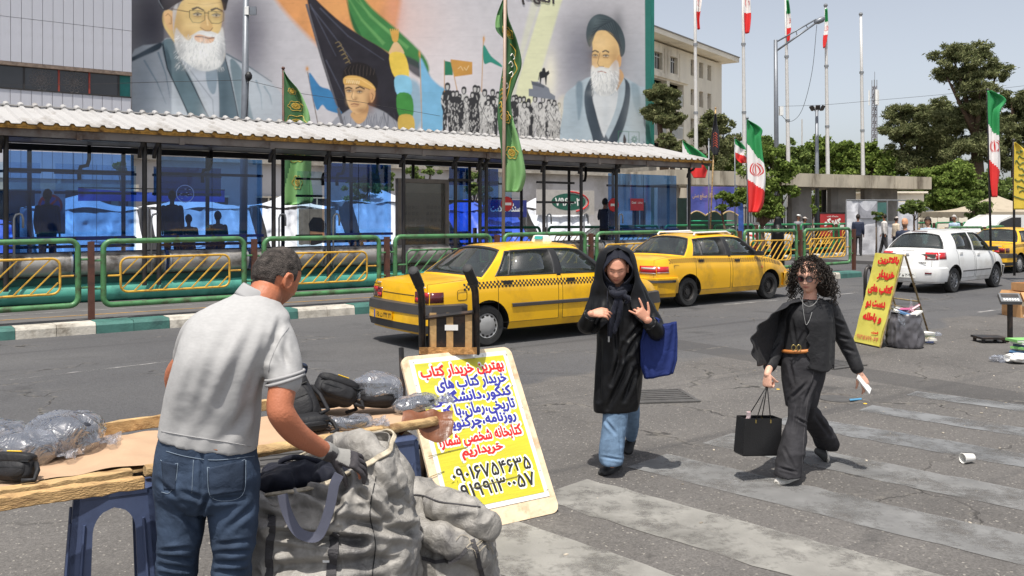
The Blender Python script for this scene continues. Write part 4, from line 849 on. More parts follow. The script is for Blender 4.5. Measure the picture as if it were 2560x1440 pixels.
for h in big+holes:
 o=MB().box(h[0],h[1],.30,.34,h[2],h[3]).obj('window',M_dwin,RB_);w=h[1]-h[0]
 f=MB()
 for k in((1,2,3)if w>1 else(1,)):f.box(h[0]+w*k/(4 if w>1 else 2)-.03,h[0]+w*k/(4 if w>1 else 2)+.03,.26,.299,h[2],h[3])
 f.box(h[0],h[1],.26,.299,h[2]+.9,h[2]+.96);f.obj('mullion',M_white if w>1 else M_dark,o)
 if w>1:MB().box(h[0]-.4,h[0]-.3,-.04,-.001,11.73,13.5).obj('surround',M_stone,RB_);MB().box(h[1]+.3,h[1]+.4,-.04,-.001,11.73,13.5).obj('surround',M_stone,RB_)
for h in loggia[2:]+loggia[:2]:
 f=MB()
 for k in range(12):x=h[0]+(h[1]-h[0])*(k+.5)/12;f.box(x-.03,x+.03,.05,.1,h[2],h[2]+.8)
 f.box(h[0],h[1],.04,.11,h[2]+.8,h[2]+.88);f.obj('balustrade',M_white,RB_)
 # == gate: long concrete canopy on slab piers
def G3(px,D,z=0):return Vector(((px-1280)/F*D,D,z))
gA,gB=G3(1640,37),G3(2290,44.5);gd=(gB-gA).normalized();ga=math.atan2(gd.y,gd.x);gL=(gB-gA).length
GT=empty('concrete_gate',gA,ga,'long low concrete gate canopy on broad slab piers with dark iron railings','gate')
M_board=mat('board_marked_concrete',lin((178,168,150)),.85,var=.2,vscale=1,bump=.4,bscale=8,dirt=lin((108,98,84)),dscale=.9,stretch=(1.8,1.8,.5))
nb_=12
for k in range(nb_):MB().box(gL*k/nb_+.01,gL*(k+1)/nb_-.01,-.9,3.2,3.12+.0,3.72).obj('canopy_slab',M_board,GT)
M_pier=mat('pier_concrete',lin((146,140,134)),.85,var=.15,vscale=1,bump=.3,dirt=lin((110,104,98)),dscale=.6)
for px0,px1 in((1660,1705),(1800,1860),(1988,2037),(2086,2148),(2170,2252)):
 def tx_(px):
  t=(px-1280)/F;k=(gA.x-t*gA.y)/(t*gd.y-gd.x);return k
 x0,x1=tx_(px0),tx_(px1);r=.25;pr_=[(x0,.2),(x0+r,0),(x1-r,0),(x1,.2),(x1,.45),(x1-r,.6),(x0+r,.6),(x0,.45)]
 MB().prism(pr_,0,3.115).obj('pier',M_pier,GT)
for px in(2070,2156,2045):
 x=tx_(px);MB().cyl((x,2.4,0),(x,2.4,3.115),.13,10).obj('column',M_dark,GT)
def railing(name,A,B,h,lab,step=.16,z0=0):
 A,B=Vector(A),Vector(B);d=B-A;L=d.length;e=empty(name,A,math.atan2(d.y,d.x),lab,'railing');b=MB();n=int(L/step)
 for k in range(n+1):b.box(k*step-.014,k*step+.014,-.014,.014,z0,h)
 o=b.obj('railing_bars',M_dark,e);o['kind']='stuff'
 for z in(z0+.15,h*.6,h-.08):MB().box(0,L,-.025,.025,z-.025,z+.025).obj('rail',M_dark,e)
 return e
railing('iron_railing',G3(1850,41),G3(2035,43),2.25,'tall dark iron railing behind the leafy trees left of the concrete piers')
railing('iron_railing',G3(2037,43),G3(2130,44),1.9,'dark iron railing above the red poster between the piers')
railing('iron_railing',G3(2300,46),G3(2560,50),1.6,'dark iron railing beside the beige tent')
for px,lab in((2322,'leftmost'),(2352,'middle'),(2405,'rightmost')):
 tag(MB().box(-.3,.3,-.3,.3,0,1.95).obj('gate_pillar',M_stone,loc=G3(px,46)),f'{lab} of the short pale stone pillars right of the white plastic booth','pillar')
bx=empty('low_stone_hut',G3(2235,47),0,'low pale stone kiosk roof showing behind the last concrete pier','kiosk')
MB().box(-1.5,1.6,0,2,0,3.0).obj('wall',M_stone,bx);MB().box(-1.65,1.75,-.15,2.15,3.001,3.1).obj('roof',M_stone,bx)
M_sheet=mat('white_plastic_sheet',lin((206,206,210)),.35,var=.12,vscale=1.3,bump=.9,bscale=5,dirt=lin((168,170,178)),dscale=1)
def drape(x0,x1,z0,z1,amp=.05,dip=0,seed=0,nu=40,nv=16,y=0):
 def fn(a,b):
  x=x0+(x1-x0)*a;z=z0+(z1-z0)*b-dip*math.sin(a*math.pi)*b
  n=float(vnoise(np.array([[x*2.2,z*1.2,seed]]))[0]);n2=float(vnoise(np.array([[x*6,z*3,seed+9]]))[0]);return(x,y+amp*n+amp*.4*n2,z)
 return MB().grid(fn,nu,nv)
BT=empty('white_booth',G3(2116,38),rad(10),'white plastic-sheeted scaffold booth in front of the concrete gate','booth')
drape(0,1.45,0,2.45,.05,seed=3).obj('sheet',M_sheet,BT);drape(2.45,3.4,0,2.4,.06,seed=5).obj('sheet',M_sheet,BT);drape(1.45,2.45,0,1.5,.05,seed=8,y=.1).obj('sheet',M_sheet,BT)
drape(.5,1.4,1.7,2.42,.05,.4,12,y=-.08).obj('swag',mat('grey_swag',lin((150,150,156)),.5,var=.2),BT)
for x in(0,1.45,1.95,2.45,3.4):MB().cyl((x,.02,0),(x,.02,2.5),.03,6).obj('pole',M_steel,BT)
MB().cyl((0,.02,2.48),(3.4,.02,2.48),.03,6).obj('pole',M_steel,BT);MB().box(1.45,2.45,.8,.85,1.4,2.4).obj('backdrop',mat('booth_green',lin((70,110,104)),.6,var=.3,vscale=2),BT)
MB().box(1.45,2.45,.06,.12,1.5,1.56).obj('crossbar',M_steel,BT)
PB=frame_obj('red_poster',G3(2050,39,.9),Vector((2112-2050,4,0)),(0,0,1),label='red poster with white Persian lettering on the railing',cat='poster')
MB().box(0,1.12,0,1.0,0,.02).obj('panel',mat('poster_red',lin((170,52,54)),.5,var=.15,vscale=2),PB)
lettering(fa('گفتگو'),1,M_whiteink,PB,.56,.62,.72,.34,bold=.05,z=.026);lettering(fa('درباره'),1,M_whiteink,PB,.6,.25,.5,.18,z=.026);lettering(fa('نمایشگاه کتاب'),1,M_whiteink,PB,.56,.88,.5,.08,z=.026)
MB().box(.9,1.08,.3,.52,.021,.026).obj('white_patch',M_whiteink,PB);MB().box(-.03,1.15,1.001,1.06,-.01,.03).obj('batten',M_dark,PB)
SB=empty('blue_banner_stall',G3(1722,33),rad(16),'market stall with a scalloped blue and purple banner lettered in gold','stall')
M_ban=mat('blue_purple_banner',lin((84,92,168)),.55,var=.3,vscale=1.2,dirt=lin((128,92,158)),dscale=.8)
def bfn(a,b):
 x=2.05*a;sc_=.16*abs(math.sin(a*math.pi*3.0));z=2.92-(1-b)*(1.0-.0+sc_*-1+.1);return(x,.05*math.sin(x*5)*(1-b),z)
MB().grid(bfn,60,10).obj('banner',M_ban,SB)
MB().tube([(2.05*k/60,-.012+.05*math.sin(2.05*k/60*5),2.92-(1.1-.16*abs(math.sin(k/60*math.pi*3))))for k in range(61)],.028,6).obj('fringe',mat('gold_fringe',lin((186,160,110)),.6,var=.3,vscale=15),SB)
def bt(a,b,z):return(a,-.02+.05*math.sin(a*5)*.5-.03,b)
lettering(fa('مرکز فروشگاه و نمایشگاه صنایع دستی'),1,mat('gold_ink',lin((214,178,110)),.5),SB,1.02,2.55,1.75,.26,bold=.015,fn=bt)
MB().box(.0,2.1,.9,.95,0,2.5).obj('back_cloth',mat('dark_green_cloth',lin((22,44,38)),.8,var=.3),SB)
for x in(0,.95,2.05):MB().cyl((x,.1,0),(x,.1,3.0),.03,8).obj('pole',M_steel,SB)
MB().cyl((0,.1,1.62),(2.05,.1,1.62),.02,6).obj('light_rail',mat('green_rail',lin((60,190,140)),.4),SB)
drape(2.08,2.3,0,2.6,.03,seed=2,nu=8).obj('side_cloth',mat('blue_cloth',lin((54,86,160)),.6,var=.3),SB)
M_beige=mat('beige_canvas',lin((170,158,138)),.75,var=.12,vscale=1,bump=.3,dirt=lin((140,128,110)),dscale=1)
def tent(loc,rz,w,d,ze_,zt,lab,m=M_beige,skirt=True):
 T=empty('canvas_tent',loc,rz,lab,'tent');ap=(w/2,d/2,zt);c=[(0,0,ze_),(w,0,ze_),(w,d,ze_),(0,d,ze_)];b=MB()
 for i in range(4):
  p,q=Vector(c[i]),Vector(c[(i+1)%4]);a_=Vector(ap)
  def fn(s,t):r=p.lerp(q,s).lerp(a_,t);r.z-=.22*math.sin(t*math.pi);return r
  b.grid(fn,8,8)
 b.obj('roof',m,T,True)
 if skirt:
  b=MB()
  for i in range(4):
   p,q=Vector(c[i]),Vector(c[(i+1)%4]);b.grid(lambda s,t:p.lerp(q,s)+Vector((0,0,-.22*t-.05*abs(math.sin(s*25))*t)),50,1)
  b.obj('valance',m,T)
 for x,y,_ in c:MB().cyl((x,y,0),(x,y,ze_),.035,6).obj('pole',M_steel,T)
 return T
tent(G3(2432,38),rad(8),5.2,4,1.98,2.75,'beige peaked canvas tent at the far right behind the taxi')
M_tarpw=mat('white_tarp',lin((205,208,214)),.4,var=.12,vscale=1.5,bump=1,bscale=4);M_tarpb=mat('blue_tarp',lin((60,90,190)),.4,var=.15,vscale=1.5,bump=1,bscale=4)
def stall(u0,v0,w,h,d,lab,m,up=.45,back=M_tarpw):
 T=empty('tarp_stall',UV(u0,v0,.15),ROAD+rng.normal(0,.02),lab,'stall')
 def top(a,b):
  x=w*a;z=h+up*(1-abs(2*a-1))*math.sin(b*math.pi/1.2)-.08*math.sin(a*math.pi*2)**2;return(x,d*b,z+.04*float(vnoise(np.array([[x*2,b*4,u0]]))[0]))
 MB().grid(top,24,12).obj('roof_sheet',m,T,True);drape(0,w,0,h,.08,.0,u0,y=d).obj('back_sheet',back,T,True)
 def slope(a,b):
  x=w*(.02+.96*a);q=np.array([[x*2.6,b*3,u0]]);n=float(vnoise(q)[0])+.5*float(vnoise(q*2.7)[0]);r=abs(math.sin(x*2.1+u0+b*1.2));return(x,-1.25*(1-b)**1.1+.14*n,h*.96*b+.35*(1-b)+.07*n-.10*r*math.sin(b*3.14))
 MB().grid(slope,60,30).obj('front_sheet',m,T,True)
 for x in(0,w):MB().cyl((x,0,0),(x,0,h),.03,6).obj('pole',M_steel,T)
 return T
for k,(u,v,w,h,m,lab)in enumerate([(3.9,28.6,3.0,1.9,M_tarpw,'white tarpaulin stall seen through the leftmost blue glass'),(7.2,28.8,3.3,1.95,M_tarpw,'white peaked tarpaulin stall seen behind the seated silhouettes'),(10.8,29,3.0,2.0,M_tarpw,'white tarpaulin stall with bulging sheet seen beside the hanging green flag'),(14.2,29,3.4,2.2,M_tarpw,'white canopy stall seen through the open bay of the station'),(18.2,29,3.6,1.9,M_tarpb,'blue tarpaulin stall seen behind the dark film glass'),(22.2,29,3.2,2.0,M_tarpw,'white tarpaulin stall seen behind the poster case'),(.5,28.6,3.0,1.5,M_tarpb,'blue tarpaulin stall at the far left behind the station')]):stall(u,v,w,h,1.8,lab,m)
pc=frame_obj('portrait_poster',UV(11.9,28.2,.55),(CU,SU,0),(0,0,1),label='portrait poster of a bearded man in a dark cap on the stall front',cat='poster')
MB().box(0,1.35,0,1.5,0,.02).obj('panel',mat('poster_beige',lin((150,132,116)),.5,var=.2),pc)
MB().prism([(.35+.28*math.cos(a)+.3,.55+.38*math.sin(a))for a in np.linspace(0,6.28,20)[:-1]],.021,.026).obj('printed_face',mat('print_face',lin((200,140,100)),.5,var=.2),pc)
MB().prism([(.38,.75),(.92,.70),(.98,1.0),(.8,1.2),(.5,1.22),(.34,1.0)],.0265,.031).obj('printed_cap',mat('print_cap',lin((30,26,28)),.5),pc)
MB().prism([(.42,.2),(.86,.2),(.9,.5),(.62,.42),(.42,.46)],.0265,.031).obj('printed_beard',mat('print_beard',lin((60,50,46)),.5),pc)
bn=frame_obj('shop_banner',UV(22.4,28.6,1.85),(CU,SU,0),(0,0,1),label='white banner with green oval and mirrored number seen through the open bay',cat='banner')
MB().box(0,3.2,0,1.05,0,.02).obj('cloth',mat('banner_cream',lin((186,180,172)),.6,var=.08),bn)
MB().prism([(1.75+.95*math.cos(a),.55+.36*math.sin(a))for a in np.linspace(0,6.28,28)[:-1]],.0205,.025).obj('printed_oval',mat('banner_green',lin((40,96,78)),.5),bn)
MB().tube([(1.75+1.1*math.cos(a),.55+.43*math.sin(a),.03)for a in np.linspace(-1.2,1.6,18)],.03,6).obj('printed_arc',M_red,bn)
lettering('۷۹۶۱-۰۲۱'[::1],1,M_whiteink,bn,1.75,.55,1.5,.32,bold=.03,z=.03)
bn2=frame_obj('shop_banner',UV(19.9,28.6,1.75),(CU,SU,0),(0,0,1),label='dark blue banner with white Persian script beside the green oval banner',cat='banner')
MB().box(0,2.0,0,.7,0,.02).obj('cloth',mat('banner_navy',lin((44,52,120)),.6,var=.1),bn2);lettering(fa('ایستگاه سلامت'),1,M_whiteink,bn2,1.0,.36,1.6,.4,bold=.02,z=.026)
bt_=empty('hung_tarpaulin',UV(5.0,27.6,0),ROAD,'deep blue tarpaulin strip strung above the white stalls behind the left glass','tarpaulin');drape(0,4.2,2.25,2.62,.05,.1,31).obj('sheet',M_tarpb,bt_,True);MB().cyl((0,0,2.63),(4.2,0,2.63),.02,6).obj('rope',M_dark,bt_)
# == trees
def leafmat(name,a,b,tr=.25):
 m=bpy.data.materials.new(name);m.use_nodes=True;N,L=m.node_tree.nodes,m.node_tree.links;N.remove(N['Principled BSDF']);o=N['Material Output']
 g=N.new('ShaderNodeNewGeometry');mx=N.new('ShaderNodeMix');mx.data_type='RGBA';mx.inputs[6].default_value=(*a,1);mx.inputs[7].default_value=(*b,1);L.new(g.outputs['Random Per Island'],mx.inputs[0])
 d=N.new('ShaderNodeBsdfDiffuse');t=N.new('ShaderNodeBsdfTranslucent');L.new(mx.outputs[2],d.inputs[0]);L.new(mx.outputs[2],t.inputs[0])
 ms=N.new('ShaderNodeMixShader');ms.inputs[0].default_value=tr;L.new(d.outputs[0],ms.inputs[1]);L.new(t.outputs[0],ms.inputs[2]);L.new(ms.outputs[0],o.inputs[0]);return m
M_pine=leafmat('pine_needles',(.085,.108,.045),(.26,.265,.13),.2)
M_broad=leafmat('broad_leaves',(.10,.16,.035),(.27,.34,.09),.35)
M_midl=leafmat('mid_leaves',(.09,.14,.04),(.24,.30,.095),.3)
M_bark=mat('bark',lin((92,74,60)),.9,var=.3,vscale=8,bump=.8,bscale=15)
def leaves(C,R,n,size,m,name,parent,seed,thin=1.0,shell=.5,clump=None):
 """leaf-sized faces scattered through blobs C with radii R"""
 g=np.random.default_rng(seed);C=np.array(C,float);R=np.array(R,float);w=R.prod(1)**(2/3);w/=w.sum();k=g.choice(len(C),n,p=w)
 d=g.normal(size=(n,3));d/=np.linalg.norm(d,axis=1)[:,None];rr=(shell+(1-shell)*g.random(n)**.7)*np.where(g.random(n)<.22,g.uniform(1.0,1.55,n),1)
 P=C[k]+d*R[k]*rr[:,None]
 P+=vnoise(P,1/max(.3,R.mean()),seed)[:,None]*d*R.mean()*.3
 a=g.normal(size=(n,3))+d*.6;a/=np.linalg.norm(a,axis=1)[:,None];b=np.cross(a,g.normal(size=(n,3)));b/=np.linalg.norm(b,axis=1)[:,None]
 s=size*g.uniform(.6,1.4,n)[:,None];a=a*s;b=b*s*thin
 V=np.stack([P-a*.5,P+b*.35,P+a*.5,P-b*.35],1).reshape(-1,3);Q=np.arange(4*n).reshape(n,4)
 o=link(name,npmesh(name,V,Q,m),parent);return o
def tree(name,base,h,blobs,n,size,m,lab,trunk_r=.2,group=None,seed=1,thin=1,cat='tree',shell=.35,sub=0,fork=.5,lean=(0,0)):
 T=empty(name,base,0,lab,cat,group);b=MB();g=np.random.default_rng(seed);n=int(n*1.45);size*=.80
 B_=[]
 for(x,y,z,rx,rz_)in blobs:B_.append(((x,y,z),(rx,rx,rz_)))
 if sub:
  nb=[]
  for(c,r)in B_:
   for _ in range(sub):
    d=g.normal(size=3);d/=np.linalg.norm(d);q=g.uniform(.35,1.0);s=g.uniform(.22,.46)
    nb.append(((c[0]+d[0]*r[0]*q,c[1]+d[1]*r[1]*q,c[2]+d[2]*r[2]*q),(r[0]*s,r[1]*s,r[2]*s*.8)))
  BB=nb
 else:BB=B_
 zf=h*fork;top=(lean[0],lean[1],zf)
 b.tube([(0,0,0),(lean[0]*.4+trunk_r*.4,lean[1]*.4,zf*.5),top],[trunk_r*1.15,trunk_r*.9,trunk_r*.7],10)
 hz=max(c[2]+r[2]for c,r in B_);ctr=max(B_,key=lambda q:q[0][2])[0];b.tube([top,((top[0]+ctr[0])/2,(top[1]+ctr[1])/2,(zf+ctr[2])/2+.1),ctr],[trunk_r*.7,trunk_r*.45,trunk_r*.15],8)
 b.obj('trunk',M_bark,T,True)
 for c,r in B_:
  mid=((top[0]+c[0])/2+.1,(top[1]+c[1])/2,(zf+c[2])/2-.1*abs(c[0]));MB().tube([top,mid,c],[trunk_r*.5,trunk_r*.3,trunk_r*.08],6).obj('branch',M_bark,T,True)
 leaves([c for c,r in BB],[r for c,r in BB],n,size,m,'crown',T,seed,thin,shell);return T
def pxb(D,lst):
 return lst
def tree_px(name,px,D,pyb,blobs,n,size,m,lab,**k):
 """blobs: (px, py, rx_px, ry_px[, depth offset])"""
 base=Vector(((px-1280)/F*D,D,.1));B_=[]
 for q in blobs:
  dy=q[4]if len(q)>4 else 0;p=ray(q[0],q[1],D+dy)-base;B_.append((p.x,p.y,p.z,q[2]/F*D,q[3]/F*D))
 hh=max(b[2]for b in B_);return tree(name,base,hh,B_,n,size,m,lab,**k)
tree_px('pine_tree',2440,58,0,[(2380,135,45,28),(2440,128,48,30,1),(2360,178,34,22),(2420,180,60,36),(2492,178,34,30),(2450,215,52,30,-1),(2440,262,55,34),(2400,300,58,40,1),(2480,310,56,44),(2440,370,66,50)],42000,.30,M_pine,'tallest dark pine, its crown rising above all the other trees at the right',trunk_r=.45,seed=11,thin=.4,sub=24,shell=.2,fork=.55)
tree_px('pine_tree',2290,62,0,[(2250,290,40,26),(2300,285,40,28),(2240,330,46,34),(2300,340,52,40),(2260,390,52,38),(2320,400,46,38)],30000,.30,M_pine,'broad olive-green pine left of the tallest pine',trunk_r=.4,seed=12,thin=.42,sub=24,shell=.2,fork=.4)
tree_px('pine_tree',2350,66,0,[(2340,270,40,30),(2370,300,40,40),(2360,360,50,50),(2380,440,60,50)],20000,.34,M_pine,'dark pine in the gap between the broad pine and the tallest pine',trunk_r=.4,seed=13,thin=.42,sub=20,shell=.1,fork=.4)
tree_px('pine_tree',2540,60,0,[(2530,250,40,26),(2580,260,50,40),(2540,310,50,40),(2590,350,60,50),(2530,380,50,46),(2580,430,60,50)],30000,.32,M_pine,'dense dark pine cut by the right edge of the picture',trunk_r=.45,seed=14,thin=.42,sub=20,shell=.1,fork=.4)
tree_px('pine_tree',1660,52,0,[(1640,235,34,26),(1682,250,32,26),(1650,280,40,30),(1680,300,30,22)],18000,.26,M_pine,'pine with a rounded crown growing in front of the stone block beside the mural edge',trunk_r=.3,seed=15,thin=.45,sub=24,shell=.2,fork=.4)
tree_px('pine_tree',1790,56,0,[(1775,300,26,24),(1810,310,26,28),(1760,340,32,26),(1815,355,36,30),(1790,400,40,30)],13000,.28,M_pine,'smaller pine behind the black flag at the right end of the stone block',trunk_r=.3,seed=16,thin=.45,sub=24,shell=.2,fork=.4)
tree_px('pine_tree',1690,48,0,[(1670,350,26,20),(1705,370,24,20),(1680,385,30,18)],5000,.26,M_pine,'low pine showing just above the end of the station roof',trunk_r=.25,seed=17,thin=.45,sub=20,shell=.1,fork=.4)
for i,(px,py,r,D,lab)in enumerate([(1840,400,34,62,'low dark green tree behind the red and white flag'),(1912,385,36,66,'green tree behind the lamp post foot above the gate'),(1985,398,44,64,'green tree behind the third flagpole above the gate'),(2052,388,42,66,'green tree behind the floodlight mast above the gate'),(2118,390,42,64,'bright green tree between the fourth and fifth flagpoles'),(2180,402,44,66,'bright green tree right of the bare fifth flagpole'),(2228,420,38,62,'green tree at the foot of the lattice mast')]):
 tree_px('broadleaf_tree',px,D,0,[(px-r*.4,py,r*.7,r*.8),(px+r*.5,py+4,r*.7,r*.8),(px,py-r*.45,r*.6,r*.7),(px,py+42,r*1.1,r*1.0)],8000,.28,M_midl if i<3 else M_broad,lab,trunk_r=.25,group='trees behind the gate',seed=30+i,sub=18,shell=.1)
tree_px('broadleaf_tree',2370,50,0,[(2330,450,48,34),(2390,440,48,36),(2350,500,60,34),(2410,495,46,34)],18000,.22,M_broad,'bright leafy tree right of the gate in front of the dark pines',trunk_r=.2,seed=41,sub=20,shell=.1)
tree_px('broadleaf_tree',2480,54,0,[(2440,490,40,34),(2500,470,46,40),(2545,500,46,30)],9000,.24,M_midl,'mid green tree behind the beige tent',trunk_r=.2,seed=42,sub=20,shell=.1)
tree_px('broadleaf_tree',2300,56,0,[(2270,470,20,26),(2300,500,30,34)],4000,.24,M_midl,'green shrubby tree in the gap right of the last concrete pier',trunk_r=.2,seed=43,sub=10,shell=.2)
for i,px in enumerate((1895,2060,2130,2210)):
 tree_px('broadleaf_tree',px,52,0,[(px,500,44,40)],3500,.22,M_broad,['first','second','third','fourth'][i]+' light green shrub seen through the openings of the concrete gate, counted from the mural',trunk_r=.12,seed=60+i,sub=10,shell=.2,group='shrubs behind the gate piers')
tree_px('young_street_tree',1905,30,0,[(1890,380,22,26),(1935,385,26,24),(1960,430,34,30),(1880,430,30,34),(1915,475,46,36),(1975,475,26,20),(1860,490,26,26),(1925,525,40,26)],9000,.13,M_broad,'leafy street tree behind the large flag in front of the gate',trunk_r=.09,seed=51,sub=26,shell=.15,fork=.35)
tree_px('young_street_tree',1822,31,0,[(1810,490,20,14),(1835,500,26,16),(1800,520,18,10)],1500,.12,M_broad,'thin young tree with a bent pale trunk in front of the banner stall',trunk_r=.05,seed=52,sub=16,shell=.1,fork=.75,lean=(-.25,0))
tree_px('young_street_tree',2285,35,0,[(2285,512,26,12),(2270,525,18,9),(2305,522,18,9)],1800,.13,M_midl,'small young tree with a flat crown in front of the white booth',trunk_r=.05,seed=53,sub=16,shell=.1,fork=.7)
tree_px('young_street_tree',2190,36,0,[(2188,535,14,8),(2196,545,10,6)],600,.12,M_midl,'thin sapling by the doorway of the white booth',trunk_r=.03,seed=54,sub=7,shell=.1,fork=.8)
tree_px('young_street_tree',2440,36,0,[(2425,510,20,18),(2455,520,26,18),(2440,540,20,12)],2500,.13,M_midl,'small street tree with crooked trunk left of the beige tent',trunk_r=.06,seed=55,sub=16,shell=.1,fork=.7)
tree_px('young_street_tree',2032,37,0,[(2033,525,10,14)],350,.12,M_broad,'tuft of a sapling at the foot of the floodlight mast',trunk_r=.03,seed=56,sub=6,shell=.1,fork=.8)
for i,(px,v,py,r,lab)in enumerate([(905,29.5,470,50,'leafy tree seen through the dark film glass'),(960,31,440,40,'leafy tree seen above the poster case, left side'),(1060,31,430,46,'leafy tree seen above the poster case'),(1180,31,445,40,'leafy tree behind the station right of the poster case'),(1210,29,480,26,'small tree behind the green flag under the station roof'),(300,29.5,415,16,'sprig of a young tree seen through the left glass'),(1690,28.5,510,18,'small tree seen through the last glass panel')]):
 D=D_at(px,v);tree_px('plane_tree',px,D,0,[(px-r*.4,py,r*.6,r*.5),(px+r*.4,py-r*.2,r*.6,r*.5),(px,py+r*.6,r*.7,r*.4)],int(40*r+600),.13,M_midl,lab,trunk_r=.09,group='trees behind the station',seed=70+i,sub=8,shell=.15)
 # == poles, lamps, mast, wires
M_pole=mat('white_flagpole',lin((205,203,200)),.4,.1,var=.06);M_lampp=mat('grey_lamp_post',lin((120,124,130)),.45,.4,var=.1)
M_fg=mat('flag_green',lin((40,140,78)),.6,var=.08,vscale=2);M_fw=mat('flag_white',lin((232,228,226)),.6,var=.04,vscale=2);M_fr=mat('flag_red',lin((214,48,46)),.6,var=.08,vscale=2)
M_dg=mat('banner_deep_green',lin((58,100,58)),.5,var=.2,vscale=2);M_dg2=mat('banner_light_green',lin((122,168,106)),.5,var=.12,vscale=2);M_gold=mat('gold_print',lin((200,165,70)),.5,var=.1)
def cloth(name,D,rows,parent,mats,split=None,ripple=.05,nv=36,nu=14,waves=2.2,seed=0,sub=None):
 """hanging cloth: rows [(py, pxl, pxr)] give its left and right edge where it hangs; ripples run down its length"""
 R=crom(rows,5);ys=np.array([r[0]for r in R]);xl=np.array([r[1]for r in R]);xr=np.array([r[2]for r in R]);O=parent.location
 def fn(a,b,lift=0):
  py=ys[0]+(ys[-1]-ys[0])*b;l=np.interp(py,ys,xl);r=np.interp(py,ys,xr);px=l+(r-l)*a
  dy=ripple*math.sin(a*math.pi*2*waves+b*3+seed)*(.3+a)+ripple*.6*math.sin(a*11+b*9+seed*2)*a
  p=ray(px,py,D);p.y+=dy-lift;return p-O
 b=MB().grid(fn,nu,nv)
 if split:b.m=[split(((i%nu)+.5)/nu,((i//nu)+.5)/nv)for i in range(nu*nv)]
 me=b.mesh(name,mats,True);o=link(name,me,parent);md=o.modifiers.new('solid','SOLIDIFY');md.thickness=.006;return o,fn
def tricolor(a,b,tilt=.0):
 q=b+tilt*(a-.5);return 0 if q<.335 else(1 if q<.665 else 2)
def tulip(fn,parent,ca,cb,s,asp,m=None):
 b=MB();m=m or M_fr
 def st(P,w):
  Q=crom(P,5);L_,R_=[],[]
  for i in range(len(Q)):
   t=Q[min(i+1,len(Q)-1)]-Q[max(i-1,0)];n_=np.array([-t[1],t[0]])/(np.hypot(*t)+1e-9);ww=w*math.sin(math.pi*(i+.6)/(len(Q)+.2))**.6
   L_.append(Q[i]+n_*ww);R_.append(Q[i]-n_*ww)
  V=[fn(ca+p[0]*s,cb+p[1]*s*asp,.012)for p in L_+R_];k=len(Q);b.add(V,[(i,i+1,k+i+1,k+i)for i in range(k-1)])
 st([(0,-1),(0,0),(0,1)],.10)
 for q in(-1,1):st([(.12*q,.9),(.62*q,.35),(.5*q,-.35),(.12*q,-.75)],.09);st([(.3*q,1.0),(1.0*q,.35),(.85*q,-.5),(.35*q,-.95)],.10)
 b.obj('emblem',m,parent)
for i,(xt,xb,D,ytop)in enumerate([(1737,1742,47,-60),(1857,1863,48,-60),(1964,1974,49,-18),(2064,2072,50,14),(2152,2160,51,36)]):
 ords=['first','second','third','fourth','fifth'][i]
 top=ray(xt,ytop,D);base=ray(xb,537+CAMZ*F/D,D)
 FP=empty('flagpole',base,0,(f'{ords} tall white flagpole from the mural edge, with a small red-tipped flag at its top' if i<4 else 'fifth and bare white flagpole, the rightmost of the tall row'),'flagpole','tall white flagpoles')
 d=top-base;segs=[0,.25,.5,.75,1.0]
 MB().tube([d*s for s in segs],[.14,.12,.10,.085,.07],10).obj('pole',M_pole,FP,True)
 for s in segs[1:4]:MB().cyl(d*s-Vector((0,0,.06)),d*s+Vector((0,0,.06)),.125,10).obj('joint_ring',M_steel,FP)
 MB().lathe([(.1,-.05),(.12,.0),(.1,.08),(.03,.12)],Matrix.Translation(d),10).obj('finial',M_steel,FP)
tf=[(47.0-.25,[(-60,1739,1752),(-10,1740,1754),(30,1741,1750),(50,1742,1748),(74,1743,1749)],1),(48-.25,[(-70,1858,1866),(0,1859,1874),(35,1860,1877),(62,1861,1875),(84,1862,1872)],2),(49-.25,[(0,1965,1968),(40,1966,1976),(68,1966,1977),(88,1966,1975),(105,1968,1974)],3),(50-.25,[(22,2062,2066),(60,2061,2071),(88,2058,2070),(105,2057,2068),(120,2058,2062)],4)]
for D,rows,k in tf:
 e=empty('national_flag',ray(rows[0][1],rows[0][0],D),0,f'limp green white and red flag at the top of the {["first","second","third","fourth"][k-1]} tall pole','flag','flags on the tall poles')
 o,fn=cloth('cloth',D,rows,e,[M_fg,M_fw,M_fr],tricolor,.12,30,8,1.2,k);tulip(fn,e,.5,.5,.3,.25)
def low_pole(name,D,x0,y0,x1,lab,r=.03,m=None,tilt=0,z=.15):
 base=ray(x1,537+(CAMZ-z)*F/D,D);top=ray(x0,y0,D);e=empty(name,base,0,lab,'flagpole');MB().tube([(0,0,0),top-base],[r*1.1,r],10).obj('pole',m or M_lampp,e,True)
 MB().lathe([(r*1.3,-.01),(r*1.6,.02),(r,.06)],Matrix.Translation(top-base),8).obj('finial',m or M_lampp,e);return e
D=26;low_pole('thin_flagpole',D+.12,1868,297,1871,'thin pole of the big upright flag behind the second taxi')
e=empty('national_flag',ray(1868,300,D),0,'big green white and red upright flag hanging behind the second taxi','flag')
o,fn=cloth('cloth',D,[(300,1867,1868),(322,1867,1903),(345,1867,1902),(372,1868,1904),(400,1868,1907),(440,1869,1914),(480,1870,1914),(510,1871,1911),(531,1871,1900)],e,[M_fg,M_fw,M_fr],lambda a,b:0 if b<.25+.22*a else(1 if b<.64+.14*a else 2),.07,70,20,1.6,1);tulip(fn,e,.5,.535,.34,.22)
D=25.5;low_pole('thin_flagpole',D+.1,2469,226,2478,'thin dark pole of the tall flag near the right edge',m=M_blackm)
e=empty('national_flag',ray(2468,228,D),0,'tall narrow green white and red flag near the right edge before the pines','flag')
